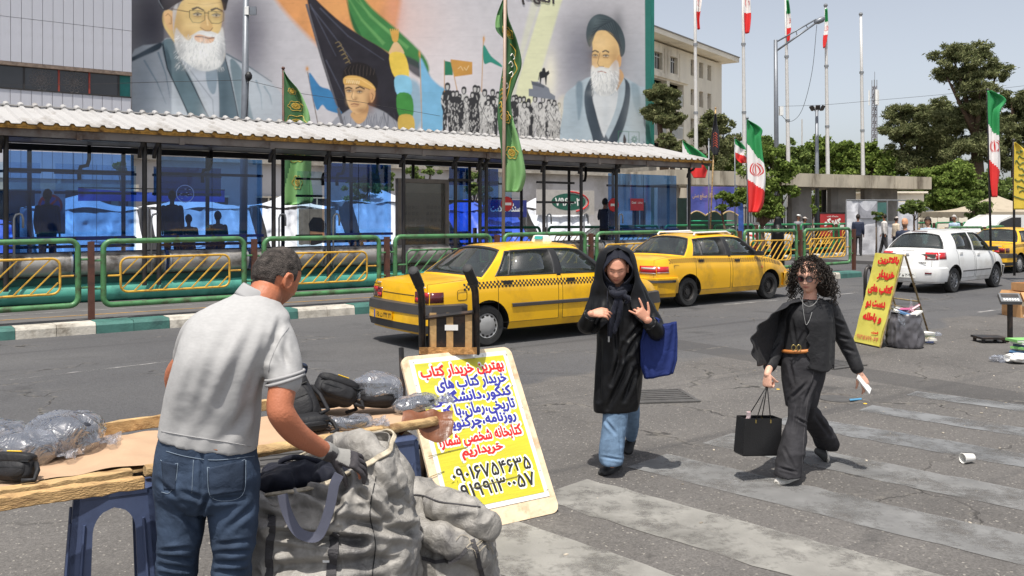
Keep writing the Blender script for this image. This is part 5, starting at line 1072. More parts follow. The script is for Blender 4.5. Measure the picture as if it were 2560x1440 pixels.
o,fn=cloth('cloth',D,[(227,2468,2474),(250,2469,2512),(280,2469,2498),(330,2471,2500),(380,2472,2502),(420,2473,2502),(460,2476,2498),(493,2480,2496)],e,[M_fg,M_fw,M_fr],lambda a,b:0 if b<.32+.14*a else(1 if b<.64+.12*a else 2),.06,60,16,1.4,3);tulip(fn,e,.5,.52,.4,.14)
D=24.5;low_pole('thin_flagpole',D+.08,2534,352,2536,'thin pole of the yellow banner at the right edge',m=M_blackm)
e=empty('yellow_banner',ray(2534,356,D),0,'yellow banner with green script cut by the right edge of the picture','banner')
M_yb=mat('yellow_banner_cloth',lin((214,184,62)),.55,var=.15,vscale=2)
o,fn=cloth('cloth',D,[(356,2535,2537),(375,2535,2566),(420,2535,2590),(480,2535,2592),(524,2535,2590)],e,M_yb,None,.04,40,16,1.4,5)
for k in range(9):
 b=MB();cx,cy=.36+.1*math.sin(k*2.1),.14+.085*k;g_=np.random.default_rng(k);P=crom([(cx-.22+.09*q+g_.normal(0,.03),cy+g_.normal(0,.018))for q in range(6)],4);b.tube([fn(p[0],p[1],.014)for p in P],.016,4);b.obj('printed_script',mat('banner_script',lin((90,110,60)),.6),e)
for D,rows,lab,spl,(px0,py0,px1)in[(31,[(352,1706,1708),(372,1706,1738),(392,1707,1766),(410,1716,1772),(430,1726,1768),(445,1734,1764)],'green white and red flag blowing beyond the end of the station roof',lambda a,b:0 if a*1.0>.45+b*.55-.35 and b<.62+.2*a and b<.3+.5*a else(1 if b<.62 else 2),(1772,350,1772)),(33,[(348,1837,1840),(366,1838,1860),(382,1838,1868),(398,1840,1867),(408,1852,1867)],'small green white and red flag just left of the big upright flag',lambda a,b:0 if b<.3+.3*a-.1 else(1 if b<.55+.2*a else 2),(1837,346,1838))]:
 low_pole('thin_flagpole',D+.1,px0,py0,px1,'thin pole of the '+lab[:48],r=.022)
 e=empty('national_flag',ray(rows[0][1],rows[0][0],D),0,lab,'flag');o,fn=cloth('cloth',D,rows,e,[M_fg,M_fw,M_fr],spl,.06,40,20,1.5,2)
D=32;low_pole('thin_flagpole',D+.1,1789,272,1772,'thin leaning bamboo pole of the black flag beside the banner stall',r=.025,m=M_wood)
e=empty('black_flag',ray(1788,290,D),0,'limp black flag with orange script by the banner stall','flag')
o,fn=cloth('cloth',D,[(284,1786,1789),(310,1783,1794),(340,1778,1799),(370,1777,1800),(388,1784,1796)],e,mat('black_cloth',(.02,.02,.025),.6,var=.3),None,.07,30,10,1.3,4)
for k in range(6):P=crom([(.25,.5+k*.06),(.45,.46+k*.06),(.7,.52+k*.06)],4);MB().tube([fn(p[0],p[1],.016)for p in P],.012,4).obj('printed_script',mat('orange_script',lin((190,84,60)),.6),e)
def gold_mesh(fn,par,cs,nm='printed_ornament',m=None):
 for(ca,cb,ra,rb)in cs:
  b=MB()
  b.tube([fn(ca+ra*math.cos(t)*(1+.12*math.cos(6*t)),cb+rb*math.sin(t)*(1+.12*math.cos(6*t)),.014)for t in np.linspace(0,6.283,40)],.008,4)
  for k in range(3):b.tube([fn(ca+ra*.6*math.cos(t+k*2.1)*math.cos(2*t),cb+rb*.6*math.sin(t+k*2.1),.015)for t in np.linspace(0,6.283,26)],.008,4)
  b.obj(nm,m or M_gold,par)
D=19.8;M_rp=mat('rusty_white_pole',lin((168,146,130)),.55,.1,var=.2,vscale=5,dirt=lin((120,62,42)),dscale=1.0,stretch=(3,3,.5))
NP=low_pole('green_flagpole',D-.12,1263,-60,1257,'rusty white flagpole rising behind the roof of the nearest taxi',r=.036,m=M_rp)
e=empty('green_banner',ray(1256,-10,D),0,'long deep green banner with gold ornament on the near rusty pole','banner')
o,fn=cloth('cloth',D,[(-12,1261,1268),(40,1241,1270),(75,1240,1282),(105,1262,1293),(160,1258,1304),(205,1251,1290),(250,1246,1277),(300,1244,1283),(350,1250,1298),(400,1254,1309),(440,1256,1314),(472,1257,1306),(480,1262,1296)],e,[M_dg,M_dg2],lambda a,b:1 if(b>.60 and a>1.05-(b-.6)*3.2)or(b>.8 and a>.3)or(.1<b<.16 and a<.3)else 0,.055,110,26,1.7,6)
gold_mesh(fn,e,[(.62,.19,.26,.030),(.55,.62,.3,.03),(.5,.80,.28,.03)])
MB().tube([fn(a,b,.016)for a,b in crom([(.4,.25),(.72,.28),(.6,.33),(.8,.38),(.62,.43),(.7,.5),(.5,.56)],6)],.011,5).obj('printed_ornament',M_gold,e)
for q,(a,b)in enumerate([(.5,.31),(.42,.35),(.55,.40),(.45,.46),(.5,.52)]):P=crom([(a-.12,b),(a,b-.012),(a+.12,b+.006),(a+.04,b+.016)],4);MB().tube([fn(p[0],p[1],.017)for p in P],.012,4).obj('printed_script',M_whiteink,e)
for q in range(9):a,b=.2+.05*(q%3),.42+q*.022;P=crom([(a-.12,b),(a,b-.01),(a+.1,b+.01)],4);MB().tube([fn(p[0],p[1],.016)for p in P],.014,4).obj('printed_script',M_gold,e)
D=D_at(708,24.6);low_pole('green_flagpole',D+.08,708,172,709,'brown pole of the green banner left of the blue painted pennant',r=.035,m=M_brown)
e=empty('green_banner',ray(710,180,D),0,'green banner with gold ornament hanging behind the station roof, left of the painted pennant','banner')
o,fn=cloth('cloth',D,[(178,709,711),(200,710,726),(225,710,748),(250,710,762),(290,711,776),(340,711,777),(400,711,776),(450,711,776),(490,711,782),(508,711,776),(513,712,740)],e,[M_dg,M_dg2],lambda a,b:1 if a>1.15-b*1.3 else 0,.09,80,22,1.5,8)
gold_mesh(fn,e,[(.5,.15,.2,.022),(.5,.26,.3,.035),(.45,.40,.42,.07),(.5,.60,.38,.08),(.5,.83,.2,.05)])
D=D_at(612,25.5);base=ray(607,537+(CAMZ-.15)*F/D,D);top=ray(616,-60,D)
LP=empty('lamp_post',base,0,'grey tapered lamp post standing before the mural portrait with a floodlight box','lamp post');d=top-base
MB().tube([d*0,d*.5,d],[.12,.105,.085],12).obj('pole',M_lampp,LP,True)
p=ray(624,28,D)-base;MB().box(p.x-.12,p.x-.0,p.y-.1,p.y+.1,p.z-.12,p.z+.12).obj('fuse_box',M_white,LP);MB().box(p.x+.03,p.x+.22,p.y-.12,p.y-.04,p.z-.13,p.z+.11).obj('floodlight',M_lampp,LP);MB().box(p.x,p.x+.05,p.y-.08,p.y+.02,p.z-.1,p.z+.1).obj('bracket',M_dark,LP)
p=ray(619,192,D)-base;MB().lathe([(.03,-.14),(.1,-.06),(.11,.03),(.05,.13)],Matrix.Translation((p.x+.06,p.y-.1,p.z)),10).obj('bell_speaker',M_black,LP,True);MB().cyl((p.x-.14,p.y-.02,p.z-.17),(p.x+.05,p.y-.02,p.z-.17),.03,8).obj('clamp',M_white,LP)
wv=[p+Vector((.06,-.1,-.1)),p+Vector((.05,-.12,-.6)),p+Vector((.0,-.12,-1.2))];MB().tube(wv,.012,5).obj('cable',M_black,LP)
D=40;base=ray(1943,537+(CAMZ-.15)*F/D,D);top=ray(1939,100,D);SL=empty('street_lamp',base,0,'tall grey street lamp with a long double-tube arm reaching toward the fourth flagpole','street lamp');d=top-base
MB().tube([d*0,d*.6,d],[.11,.10,.085],12).obj('pole',M_lampp,SL,True)
q0=ray(1940,128,D)-base;q1=ray(1940,112,D)-base;q2=ray(2040,55,D)-base;q3=ray(2046,53,D)-base
MB().tube([q0,q3],.045,8).obj('arm',M_lampp,SL,True);MB().tube([q1+Vector((0,0,.12)),q2+Vector((0,0,.12))],.035,8).obj('arm',M_lampp,SL,True)
for t in(.25,.5,.75):a_,b_=q0.lerp(q3,t),(q1+Vector((0,0,.12))).lerp(q2+Vector((0,0,.12)),t);MB().tube([a_,b_],.02,6).obj('strut',M_lampp,SL)
h0,h1=ray(2036,58,D)-base,ray(2062,45,D)-base;dd_=(h1-h0)
MB().tube([h0,h0.lerp(h1,.3),h0.lerp(h1,.75),h1],[.06,.13,.14,.05],10).obj('lamp_head',M_lampp,SL,True)
MB().box(.1,.26,-.08,.1,(537-280)/F*D+CAMZ-.3,(537-280)/F*D+CAMZ+.1).obj('fuse_box',M_white,SL)
MB().tube([Vector(ray(a,b,D)-base)for a,b in crom([(2042,62),(2030,180),(2005,275),(1975,304),(1950,285)],6)],.012,4).obj('cable',M_dark,SL)
D=42;base=ray(2043,537+(CAMZ-.15)*F/D,D);FM=empty('floodlight_mast',base,0,'grey mast with a ring of floodlights above the concrete gate','floodlight mast');zt=ray(0,280,D).z
MB().tube([(0,0,0),(-.02,0,zt)],[.12,.07],12).obj('pole',M_lampp,FM,True);MB().tube([(.24*math.cos(t),.24*math.sin(t),zt)for t in np.linspace(0,6.283,16)[:-1]],.03,6,closed=True).obj('ring',M_lampp,FM)
for k in range(6):
 a=k*math.pi/3+.3;MB().box(-.03,.06,-.1,.1,-.12,.1,M=Matrix.Translation((.27*math.cos(a),.27*math.sin(a),zt+.05))@Matrix.Rotation(a,4,'Z')@Matrix.Rotation(.5,4,'Y')).obj('floodlight',M_dark,FM)
D=70;tag(MB().tube([(0,0,0),(0,0,ray(0,298,D).z)],.06,8).obj('thin_post',M_pole,loc=ray(2005,537+CAMZ*F/D,D)),'thin short pale post between the street lamp and the floodlight mast','post')
D=130;zt=ray(0,200,D).z;TM=empty('telecom_mast',ray(2186,537+CAMZ*F/D,D),.3,'lattice telecom mast with panel antennas far behind the trees','telecom mast');w=.34
for sx in(-1,1):
 for sy in(-1,1):MB().bar((sx*w,sy*w,0),(sx*w*.7,sy*w*.7,zt),.1).obj('leg',M_steel,TM)
b=MB();k=0;z=0
while z<zt-1:
 s=w*(1-.3*z/zt)
 for q in range(4):
  c=[(-s,-s),(s,-s),(s,s),(-s,s)];p,r=c[q],c[(q+1)%4];b.bar((*p,z),(*r,z+1),.06);b.bar((*p,z+1),(*r,z),.06);b.bar((*p,z),(*r,z),.06)
 z+=1
o=b.obj('lattice',mat('mast_paint',lin((120,112,116)),.6),TM)
for a in(.2,2.3,4.4):
 for dz in(0,):MB().box(-.08,.08,-.16,.16,-1.1,1.1,M=Matrix.Translation((.72*math.cos(a),.72*math.sin(a),zt-2.6+dz))@Matrix.Rotation(a,4,'Z')).obj('antenna_panel',M_white,TM);MB().bar((0,0,zt-2.6),(.66*math.cos(a),.66*math.sin(a),zt-2.6),.08).obj('bracket',M_steel,TM)
MB().bar((.3,.3,zt),(.3,.3,zt+1.3),.05).obj('antenna_rod',M_steel,TM)
def wire(pts,r,lab):
 P=[Vector(p)for p in pts];o=tag(MB().tube([p-P[0]for p in P],r,4).obj('overhead_wire',M_dark),lab,'wire');o.location=P[0];return o
wire([ray(p[0],p[1],40+p[0]*.002)for p in crom([(1945,266),(2060,262),(2200,250),(2400,232),(2600,210)],4)],.010,'thin wire strung from the street lamp toward the right pines')
wire([ray(x,y,D_at(x,26))for x,y in[(-40,213),(200,211),(400,205),(606,200)]],.008,'thin wire running from the clad block to the grey lamp post')
wire([ray(x,y,D_at(min(x,1700),27))for x,y in[(606,198),(760,235),(900,255),(1100,290)]],.008,'thin wire sagging right from the grey lamp post across the mural')
# == cars
def paint(name,rgb,dirt,coat=.6,rough=.35,var=.05):
 m=mat(name,rgb,rough,0,var,1.2,0,40,.5,dirt,.9,coat);return m
M_taxi=paint('taxi_yellow',lin((240,184,8)),lin((196,146,22)));M_taxi2=paint('taxi_yellow_faded',lin((238,180,14)),lin((176,134,40)))
M_wcar=paint('car_white',lin((224,224,222)),lin((192,188,180)))
M_seal=mat('car_black_trim',(.02,.02,.021),.5,var=.15);M_bump=mat('car_bumper_plastic',lin((62,60,60)),.6,var=.15,vscale=3)
M_gls=glassy('car_glass',(.62,.70,.66),.14,.02,.05,(.3,.32,.3));M_gap=mat('panel_gap',(.012,.010,.008),.8)
M_lamp=mat('tail_lamp_red',lin((190,24,28)),.12,var=.25,vscale=10,coat=1);M_lampd=mat('tail_lamp_dark',lin((90,16,20)),.15,var=.2,coat=1);M_clear=mat('lamp_clear',lin((205,196,186)),.15,.2,coat=1)
M_amber=mat('lamp_amber',lin((232,120,40)),.2,coat=1);M_cap=mat('wheel_cap',lin((165,164,162)),.4,.3,var=.1);M_stl=mat('black_steel_wheel',lin((50,48,47)),.5,.2,var=.2)
M_int=mat('car_interior',lin((84,82,78)),.8,var=.2);M_seat=mat('car_seat',lin((120,118,112)),.85,var=.2)
T13=[-1,-.965,-.91,-.8,-.6,-.35,-.12,.12,.35,.6,.8,.91,.965,1]
FR=[0,.05,.10,.30,.50,.70,.89,.94,1]
def make_car(name,loc,rz,lab,S,group='cars on the street',simple=False):
 car=empty(name,loc,rz,lab,S.get('cat','car'),group)
 xr,xf,zl=S['xr'],S['xf'],S['zl'];zb=lambda x:float(np.interp(x,*zip(*S['belt'])));G=S['green'];rows=S['rows'];NR_=len(rows)
 gx=[g[0]for g in G]
 st=list(np.linspace(xr,gx[0],9)[:-1])+gx+list(np.linspace(gx[-1],xf,12)[1:]);iC,iA=8,8+len(gx)-1;NS=len(st)
 def plan(x):
  a=max(0,(xr+S.get('pr',.55)-x)/S.get('pr',.55));b=max(0,(x-xf+S.get('pf',.7))/S.get('pf',.7));return 1-S.get('ar',.10)*a**2.5-S.get('af',.15)*b**2.3
 def low(i,k,s):
  X=st[i];f,y,dr,df=rows[k];wr=max(0,1-(X-xr)/.6)**2;wf=max(0,1-(xf-X)/.7)**2
  return Vector((X-dr*wr+df*wf,s*y*plan(X),zl+f*(zb(X)-zl)))
 def gpt(j,f,s):
  B_=low(iC+j,NR_-1,s);xr_,zr_,yr_=G[j][1],G[j][2],G[j][3];p=B_.lerp(Vector((xr_,s*yr_,zr_)),f);p.y+=s*.035*math.sin(math.pi*f);
  return p
 br,bf=S.get('bulr',.07),S.get('bulf',.10);wr_,wf_=S.get('wbr',.10),S.get('wbf',.16)
 def bul(i):
  if i<=iC:return-(br+(wr_-br)*i/iC)
  return wf_+(bf-wf_)*(i-iA)/(NS-1-iA)
 def crown(i):
  if i<=iC:return S.get('crr',.03)*math.sin(min(1,i/3)*math.pi/2)
  return S.get('crf',.05)*math.sin(min(1,(NS-1-i)/4)*math.pi/2)
 def deck(i,t):p=low(i,NR_-1,1);return Vector((p.x+bul(i)*(1-t*t),p.y*t,p.z+crown(i)*(1-abs(t)**2.5)))
 def endf(i,k,t):p=low(i,k,1);b=bul(i);return Vector((p.x+b*(1-t*t),p.y*t,p.z))
 rb=lambda j:-.05+.11*j/(len(G)-1)
 def roof(j,t):p=gpt(j,1,1);return Vector((p.x+rb(j)*(1-t*t),p.y*t,p.z+.055*(1-abs(t)**2.6)))
 def screen(j,f,t):
  i=iC+j;p=gpt(j,f,1);b=bul(i)*(1-f)+rb(j)*f;c=crown(i)*(1-f)+.055*f;return Vector((p.x+b*(1-t*t),p.y*t,p.z+c*(1-abs(t)**(2.5))))
 V=[];faces={};idx={}
 def vid(p):
  key=(round(p.x,4),round(p.y,4),round(p.z,4))
  if key not in idx:idx[key]=len(V);V.append(p)
  return idx[key]
 def quad(cat,a,b,c,d):
  q=[]
  for p in(a,b,c,d):
   v=vid(p)
   if v not in q:q.append(v)
  if len(q)>2:faces.setdefault(cat,[]).append(tuple(q))
 doors=S['doors']
 for s in(1,-1):
  for i in range(NS-1):
   for k in range(NR_-1):
    q=(low(i,k,s),low(i+1,k,s),low(i+1,k+1,s),low(i,k+1,s));q=q if s<0 else q[::-1]
    c='body'
    for di,(a,b)in enumerate(doors):
     if k>=1 and iC+a<=i<iC+b:c=f'door{di}{"LR"[s < 0]}'
    quad(c,*q)
  for j in range(len(G)-1):
   for m in range(len(FR)-1):
    q=(gpt(j,FR[m],s),gpt(j+1,FR[m],s),gpt(j+1,FR[m+1],s),gpt(j,FR[m+1],s));q=q if s<0 else q[::-1];tg=G[j][4]
    if tg.startswith('w')and 2<=m<=5:c=f'win{tg[1]}{"LR"[s < 0]}'
    elif tg[0]in 'wsk' and 1<=m<=6:c='trim'
    elif tg=='b' and m<7:c='trim'
    else:c='body'
    quad(c,*q)
 for i in list(range(iC))+list(range(iA,NS-1)):
  for t0,t1 in zip(T13[:-1],T13[1:]):quad('body',deck(i,t0),deck(i,t1),deck(i+1,t1),deck(i+1,t0))
 for j in range(len(G)-1):
  for t0,t1 in zip(T13[:-1],T13[1:]):quad('body',roof(j,t0),roof(j,t1),roof(j+1,t1),roof(j+1,t0))
 for j,nm in((0,'rear'),(len(G)-1,'front')):
  for m in range(len(FR)-1):
   for a,(t0,t1)in enumerate(zip(T13[:-1],T13[1:])):
    c=nm if(1 if nm=='front' else S.get('rw0',1))<m<7 and 1<a<11 else('trim' if S.get('rw0',1)<=m<=7 and 0<a<12 and not(nm=='front' and m==7)else 'body')
    quad(c,screen(j,FR[m],t0),screen(j,FR[m],t1),screen(j,FR[m+1],t1),screen(j,FR[m+1],t0))
 for i in(0,NS-1):
  for k in range(NR_-1):
   for t0,t1 in zip(T13[:-1],T13[1:]):quad('body',endf(i,k,t0),endf(i,k,t1),endf(i,k+1,t1),endf(i,k+1,t0))
 allf=[(c,f)for c in faces for f in faces[c]];me=bpy.data.meshes.new('car_shell');me.from_pydata(V,[],[f for _,f in allf])
 bm=bmesh.new();bm.from_mesh(me);bmesh.ops.remove_doubles(bm,verts=bm.verts,dist=.002);bmesh.ops.recalc_face_normals(bm,faces=bm.faces)
 bm.faces.ensure_lookup_table();top=max(bm.faces,key=lambda f:f.calc_center_median().z)
 if top.normal.z<0:bmesh.ops.reverse_faces(bm,faces=bm.faces)
 bm.normal_update();cen={}
 Vn=[v.co.copy()for v in bm.verts];vnor=[v.normal.copy()for v in bm.verts];bm.verts.index_update()
 FF=[tuple(v.index for v in f.verts)for f in bm.faces];cent=[f.calc_center_median()for f in bm.faces];bm.free();bpy.data.meshes.remove(me)
 ck={}
 for c,f in allf:p=sum((V[i]for i in f),Vector())/len(f);ck[(round(p.x,2),round(p.y,2),round(p.z,2))]=c
 cats={}
 for f,p in zip(FF,cent):
  k=(round(p.x,2),round(p.y,2),round(p.z,2));c=ck.get(k)
  if c is None:c=min(allf,key=lambda q:(sum((V[i]for i in q[1]),Vector())/len(q[1])-p).length)[0]
  cats.setdefault(c,[]).append(f)
 def submesh(nm,fs,mats,mi=None,thick=.02,parent=car,solid=True,lift=0):
  used=sorted({i for f in fs for i in f});mp={v:k for k,v in enumerate(used)};me=bpy.data.meshes.new(nm)
  me.from_pydata([Vn[i]+vnor[i]*lift for i in used],[],[tuple(mp[i]for i in f)for f in fs])
  for m in(mats if isinstance(mats,(list,tuple))else[mats]):me.materials.append(m)
  if mi:me.polygons.foreach_set('material_index',mi)
  me.polygons.foreach_set('use_smooth',[True]*len(me.polygons));me.normals_split_custom_set_from_vertices([(0,0,0)]*0)if False else None
  me.set_sharp_from_angle(angle=rad(38));o=link(nm,me,parent)
  if solid:md=o.modifiers.new('t','SOLIDIFY');md.thickness=thick;md.offset=-1
  return o
 body_f=cats['body'];body=submesh('body',body_f,[S['paint'],M_gap],thick=.03)
 parts=[body]
 win_names={}
 for di in range(len(doors)):
  for sd_ in 'LR':
   o=submesh('door',cats[f'door{di}{sd_}'],[S['paint'],M_gap],thick=.03);parts.append(o)
   a,b=doors[di];s=-1 if sd_=='R' else 1;p=low(iC+a,NR_-2,s);q=low(iC+a,NR_-1,s)
   hx=st[iC+a]+.09;hz=p.z*.6+q.z*.4-.02;hy=abs(p.y)
   MB().box(hx,hx+.15,-.012,.022,hz-.024,hz+.024,M=Matrix.Translation((0,s*(hy+.002),0))).obj('handle',M_seal if S['paint']!=M_wcar else S['paint'],o)
 cut=MB();wb0,wb1,wr=S['xw0'],S['xw1'],S['wr']
 for x in(wb0,wb1):
  for s in(1,-1):cut.tube([(x,s*.35,wr),(x,s*1.2,wr)],wr+.075,32)
 co=cut.obj('cutter',M_gap,car);fixn(co.data)
 for o in parts:
  xs_=getco(o.data)[:,0]
  if xs_.min()<wb0+.42 and xs_.max()>wb0-.42 or xs_.min()<wb1+.42 and xs_.max()>wb1-.42:
   b=o.modifiers.new('b','BOOLEAN');b.object=co;b.operation='DIFFERENCE';b.solver='EXACT'
 car_w=rows[2][1]
 dg=bpy.context.evaluated_depsgraph_get();dg.update()
 for o in parts:
  me=bpy.data.meshes.new_from_object(o.evaluated_get(dg));o.modifiers.clear();o.data=me;me.set_sharp_from_angle(angle=rad(38))
 bpy.data.objects.remove(co)
 submesh('window_trim',cats['trim'],M_seal,thick=.02)
 for c,fs in cats.items():
  if c.startswith('win')or c in('rear','front'):submesh({'rear':'rear_window','front':'windscreen'}.get(c,'side_window'),fs,M_gls,thick=.004,lift=-.006)
 MB().box(wb0+.40,wb1-.40,-car_w*.93,car_w*.93,zl+.004,zl+.05).obj('underbody',M_gap,car)
 MB().box(xr+.1,wb0-.42,-car_w*.8,car_w*.8,zl+.02,zl+.08).obj('underbody',M_gap,car);MB().box(wb1+.42,xf-.1,-car_w*.75,car_w*.75,zl+.02,zl+.08).obj('underbody',M_gap,car)
 MB().box(wb0-.45,wb1+.45,-.46,.46,zl,.5).obj('underbody',M_gap,car)
 iz=zb(0)
 MB().box(gx[0]+.05,gx[-1]-.08,-.70,.70,iz-.35,iz-.30).obj('cabin_floor',M_int,car)
 MB().box(gx[0]-.32,gx[0]+.12,-.62,.62,iz-.10,iz-.03).obj('parcel_shelf',M_int,car)
 MB().box(gx[-1]-.35,gx[-1]+.05,-.68,.68,iz-.28,iz+.00).obj('dashboard',M_int,car)
 for x,n_ in((S['seat'][0],2),(S['seat'][1],2)):
  for y in(-.36,.36):
   R=[]
   for z,hx_,hy_ in((iz-.32,.05,.22),(iz-.1,.07,.25),(iz+.10,.06,.24),(iz+.17,.04,.17),(iz+.175,.02,.10),(iz+.20,.045,.13),(iz+.33,.045,.13),(iz+.36,.02,.08)):
    cx=x-(z-iz)*.28;R.append([(cx+hx_*c_,y+hy_*s_,z)for c_,s_ in((1,.85),(.7,1),(-.7,1),(-1,.85),(-1,-.85),(-.7,-1),(.7,-1),(1,-.85))])
   MB().rings(R).obj('seat',M_seat,car,True,50)
 MB().tube([(gx[-1]-.46+.05*math.cos(t),.36+.18*math.sin(t),iz+.05+.17*math.cos(t))for t in np.linspace(0,6.283,20)[:-1]],.014,6,closed=True).obj('steering_wheel',M_seal,car)
 for x in(wb0,wb1):
  for s in(1,-1):
   W_=bpy.data.objects.new('wheel',None);COL.objects.link(W_);W_.parent=car;W_.location=(x,s*(car_w-.11),wr);W_.rotation_euler=(rad(90 if s<0 else-90),0,0);W_.empty_display_size=.1
   rt=wr;ri=wr*.62;tw=.09
   if S.get('_tyre')is None:
    S['_tyre']=MB().lathe([(ri,-tw),(rt-.03,-tw),(rt-.008,-tw+.02),(rt,-tw+.045),(rt,tw-.045),(rt-.008,tw-.02),(rt-.03,tw),(ri+.01,tw-.008),(ri,tw-.03)],n=40,cap=False).mesh('tyre',M_rubber,True,45)
    rim=MB();rm=S['rim'];RM={'cap':M_cap,'steel':M_stl,'alloy':mat('alloy_wheel',lin((120,122,126)),.35,.7)}[rm]
    if rm=='cap':
     rim.lathe([(ri,tw-.03),(ri-.008,tw-.012),(ri-.03,tw-.022),(ri*.72,tw-.012),(ri*.45,tw+.002),(.05,tw+.006),(0,tw+.006)],n=40,cap=False)
     for k in range(12):a=k*math.pi/6;rim.box(ri*.73,ri*.86,-.019,.019,tw-.025,tw-.013+.001,1,Matrix.Rotation(a,4,'Z'))
    elif rm=='steel':
     rim.lathe([(ri,tw-.03),(ri-.006,tw-.012),(ri-.025,tw-.03),(ri*.85,tw-.075),(ri*.55,tw-.07),(ri*.5,tw-.05),(ri*.35,tw-.05),(ri*.32,tw-.03),(0,tw-.03)],n=36,cap=False)
     for k in range(12):a=k*math.pi/6;rim.lathe([(0,.006),(.014,.006),(.014,0)],Matrix.Rotation(a,4,'Z')@Matrix.Translation((ri*.70,0,tw-.073)),8,1,False)
    else:
     rim.lathe([(ri,tw-.03),(ri-.006,tw-.010),(ri-.022,tw-.03),(ri-.03,tw-.10),(0,tw-.10)],n=36,cap=False)
     for k in range(10):a=k*math.pi/5;rim.box(.03,ri-.012,-.014,.014,tw-.04,tw-.012,0,Matrix.Rotation(a,4,'Z'));
     rim.lathe([(.055,tw-.05),(.05,tw-.008),(0,tw-.006)],n=14,cap=False)
    S['_rim']=rim.mesh('rim',[RM,M_gap],True,35);S['_wl']=MB().lathe([(wr+.07,-.20),(wr+.07,.0),(wr*.2,-.001)],n=24,cap=False).mesh('wheel_well',M_gap)
   link('tyre',S['_tyre'],W_);link('rim',S['_rim'],W_)
   for v in(0,):pass
   b=MB();
   for k in range(17):
    a=rad(-12+k*204/16);
   pts_=[(x+(wr+.085)*math.cos(rad(-8+k*196/20)),wr+(wr+.085)*math.sin(rad(-8+k*196/20)))for k in range(21)]
   V_=[(p,y,q)for y in(s*.36,s*(car_w-.045))for p,q in pts_];b.add(V_,[(k,k+1,22+k,21+k)for k in range(20)]);b.add([(x,s*.355,wr)]+[(p,s*.36,q)for p,q in pts_],[(0,k+1,k+2)for k in range(20)]);b.obj('wheel_well',M_gap,car)
 def gapline(pts,r=.0035):MB().tube(pts,r,4).obj('panel_line',M_gap,body)
 for s in(1,-1):
  off=Vector((0,s*.001,0))
  for a,b in doors:
   for i in(iC+a,iC+b):gapline([low(i,k,s)+off for k in range(1,NR_)])
   gapline([low(i,1,s)+off for i in range(iC+a,iC+b+1)])
 for t in(-.93,.93):
  gapline([deck(i,t)+Vector((0,0,.001))for i in range(0,iC+1)])
  if not S.get('hatch'):gapline([endf(0,k,t)+Vector((-.001,0,0))for k in range(S['lidk'],NR_)])
 gapline([endf(0,S['lidk'],t)+Vector((-.001,0,0))for t in np.linspace(-.93,.93,14)])
 if S.get('hatch'):
  for t in(-.80,.80):gapline([endf(0,k,t)+Vector((-.001,0,0))for k in range(S['lidk'],NR_)])
  gapline([screen(0,.98,t)+Vector((-.002,0,.001))for t in np.linspace(-.85,.85,14)])
 for s in(-1,1):gapline([deck(i,s*.9)+Vector((0,0,.001))for i in range(iA,NS)])
 def contour(end,z,off,xlim,k=None):
  i0=0 if end=='r' else NS-1;P=[];rng_i=[i for i in range(NS)if(st[i]<=xlim if end=='r' else st[i]>=xlim)];rng_i=rng_i[::-1]if end=='r' else rng_i
  def at_z(i,t):
   best=None
   for k in range(NR_-1):
    a,b=(endf(i,k,t),endf(i,k+1,t));
    if a.z<=z<=b.z+1e-6:best=a.lerp(b,(z-a.z)/max(1e-6,b.z-a.z));break
   return best or endf(i,0,t)
  def sd(i,s):
   for k in range(NR_-1):
    a,b=low(i,k,s),low(i,k+1,s)
    if a.z<=z<=b.z+1e-6:return a.lerp(b,(z-a.z)/max(1e-6,b.z-a.z))
   return low(i,0,s)
  for i in rng_i:p=sd(i,-1);p.y-=off;P.append(p)
  for t in T13[1:-1]:p=at_z(i0,t);p.x+=(-off if end=='r' else off);P.append(p)
  for i in rng_i[::-1]:p=sd(i,1);p.y+=off;P.append(p)
  return P
 def band(nm,end,prof,xlim,m):
  C=[contour(end,z,o_,xlim)for z,o_ in prof];n=len(C[0]);V_=[p for c in C for p in c];b=MB().add(V_,[(j*n+i,j*n+i+1,(j+1)*n+i+1,(j+1)*n+i)for j in range(len(C)-1)for i in range(n-1)])
  me=b.mesh(nm,m,True,35);fixn(me);o=link(nm,me,car);md=o.modifiers.new('s','SOLIDIFY');md.thickness=.004;return o
 for nm,end,prof,xlim,mk in S['bands']:band(nm,end,prof,xlim,{'k':M_bump,'b':S['paint'],'s':M_seal}[mk])
 if S.get('strip'):
  z,hgt,pr_=S['strip']
  for s in(1,-1):
   xs_=np.linspace(wb0+.40,wb1-.38,26);P=[]
   for x in xs_:
    i=int(np.searchsorted(st,x))-1;t=(x-st[i])/(st[i+1]-st[i]);
    for k in range(NR_-1):
     a=low(i,k,s).lerp(low(i+1,k,s),t);b=low(i,k+1,s).lerp(low(i+1,k+1,s),t)
     if a.z<=z<=b.z:p=a.lerp(b,(z-a.z)/(b.z-a.z));break
    P.append(p)
   b=MB()
   for dz,o0 in((-hgt/2,.0),(-hgt/2+.008,pr_),(hgt/2-.008,pr_),(hgt/2,.0)):
    b.v+=[tuple(p+Vector((0,s*o0,dz)))for p in P]
   n=len(P);b.n=4*n;b.f=[(j*n+i,j*n+i+1,(j+1)*n+i+1,(j+1)*n+i)for j in range(3)for i in range(n-1)];b.m=[0]*len(b.f);b.obj('rub_strip',M_bump,car)
 def rearpt(t,z,off):
  for k in range(NR_-1):
   a,b=endf(0,k,t),endf(0,k+1,t)
   if a.z<=z<=b.z+1e-6:p=a.lerp(b,(z-a.z)/(b.z-a.z));break
  else:p=endf(0,NR_-1,t)
  return p+Vector((-off,0,0))
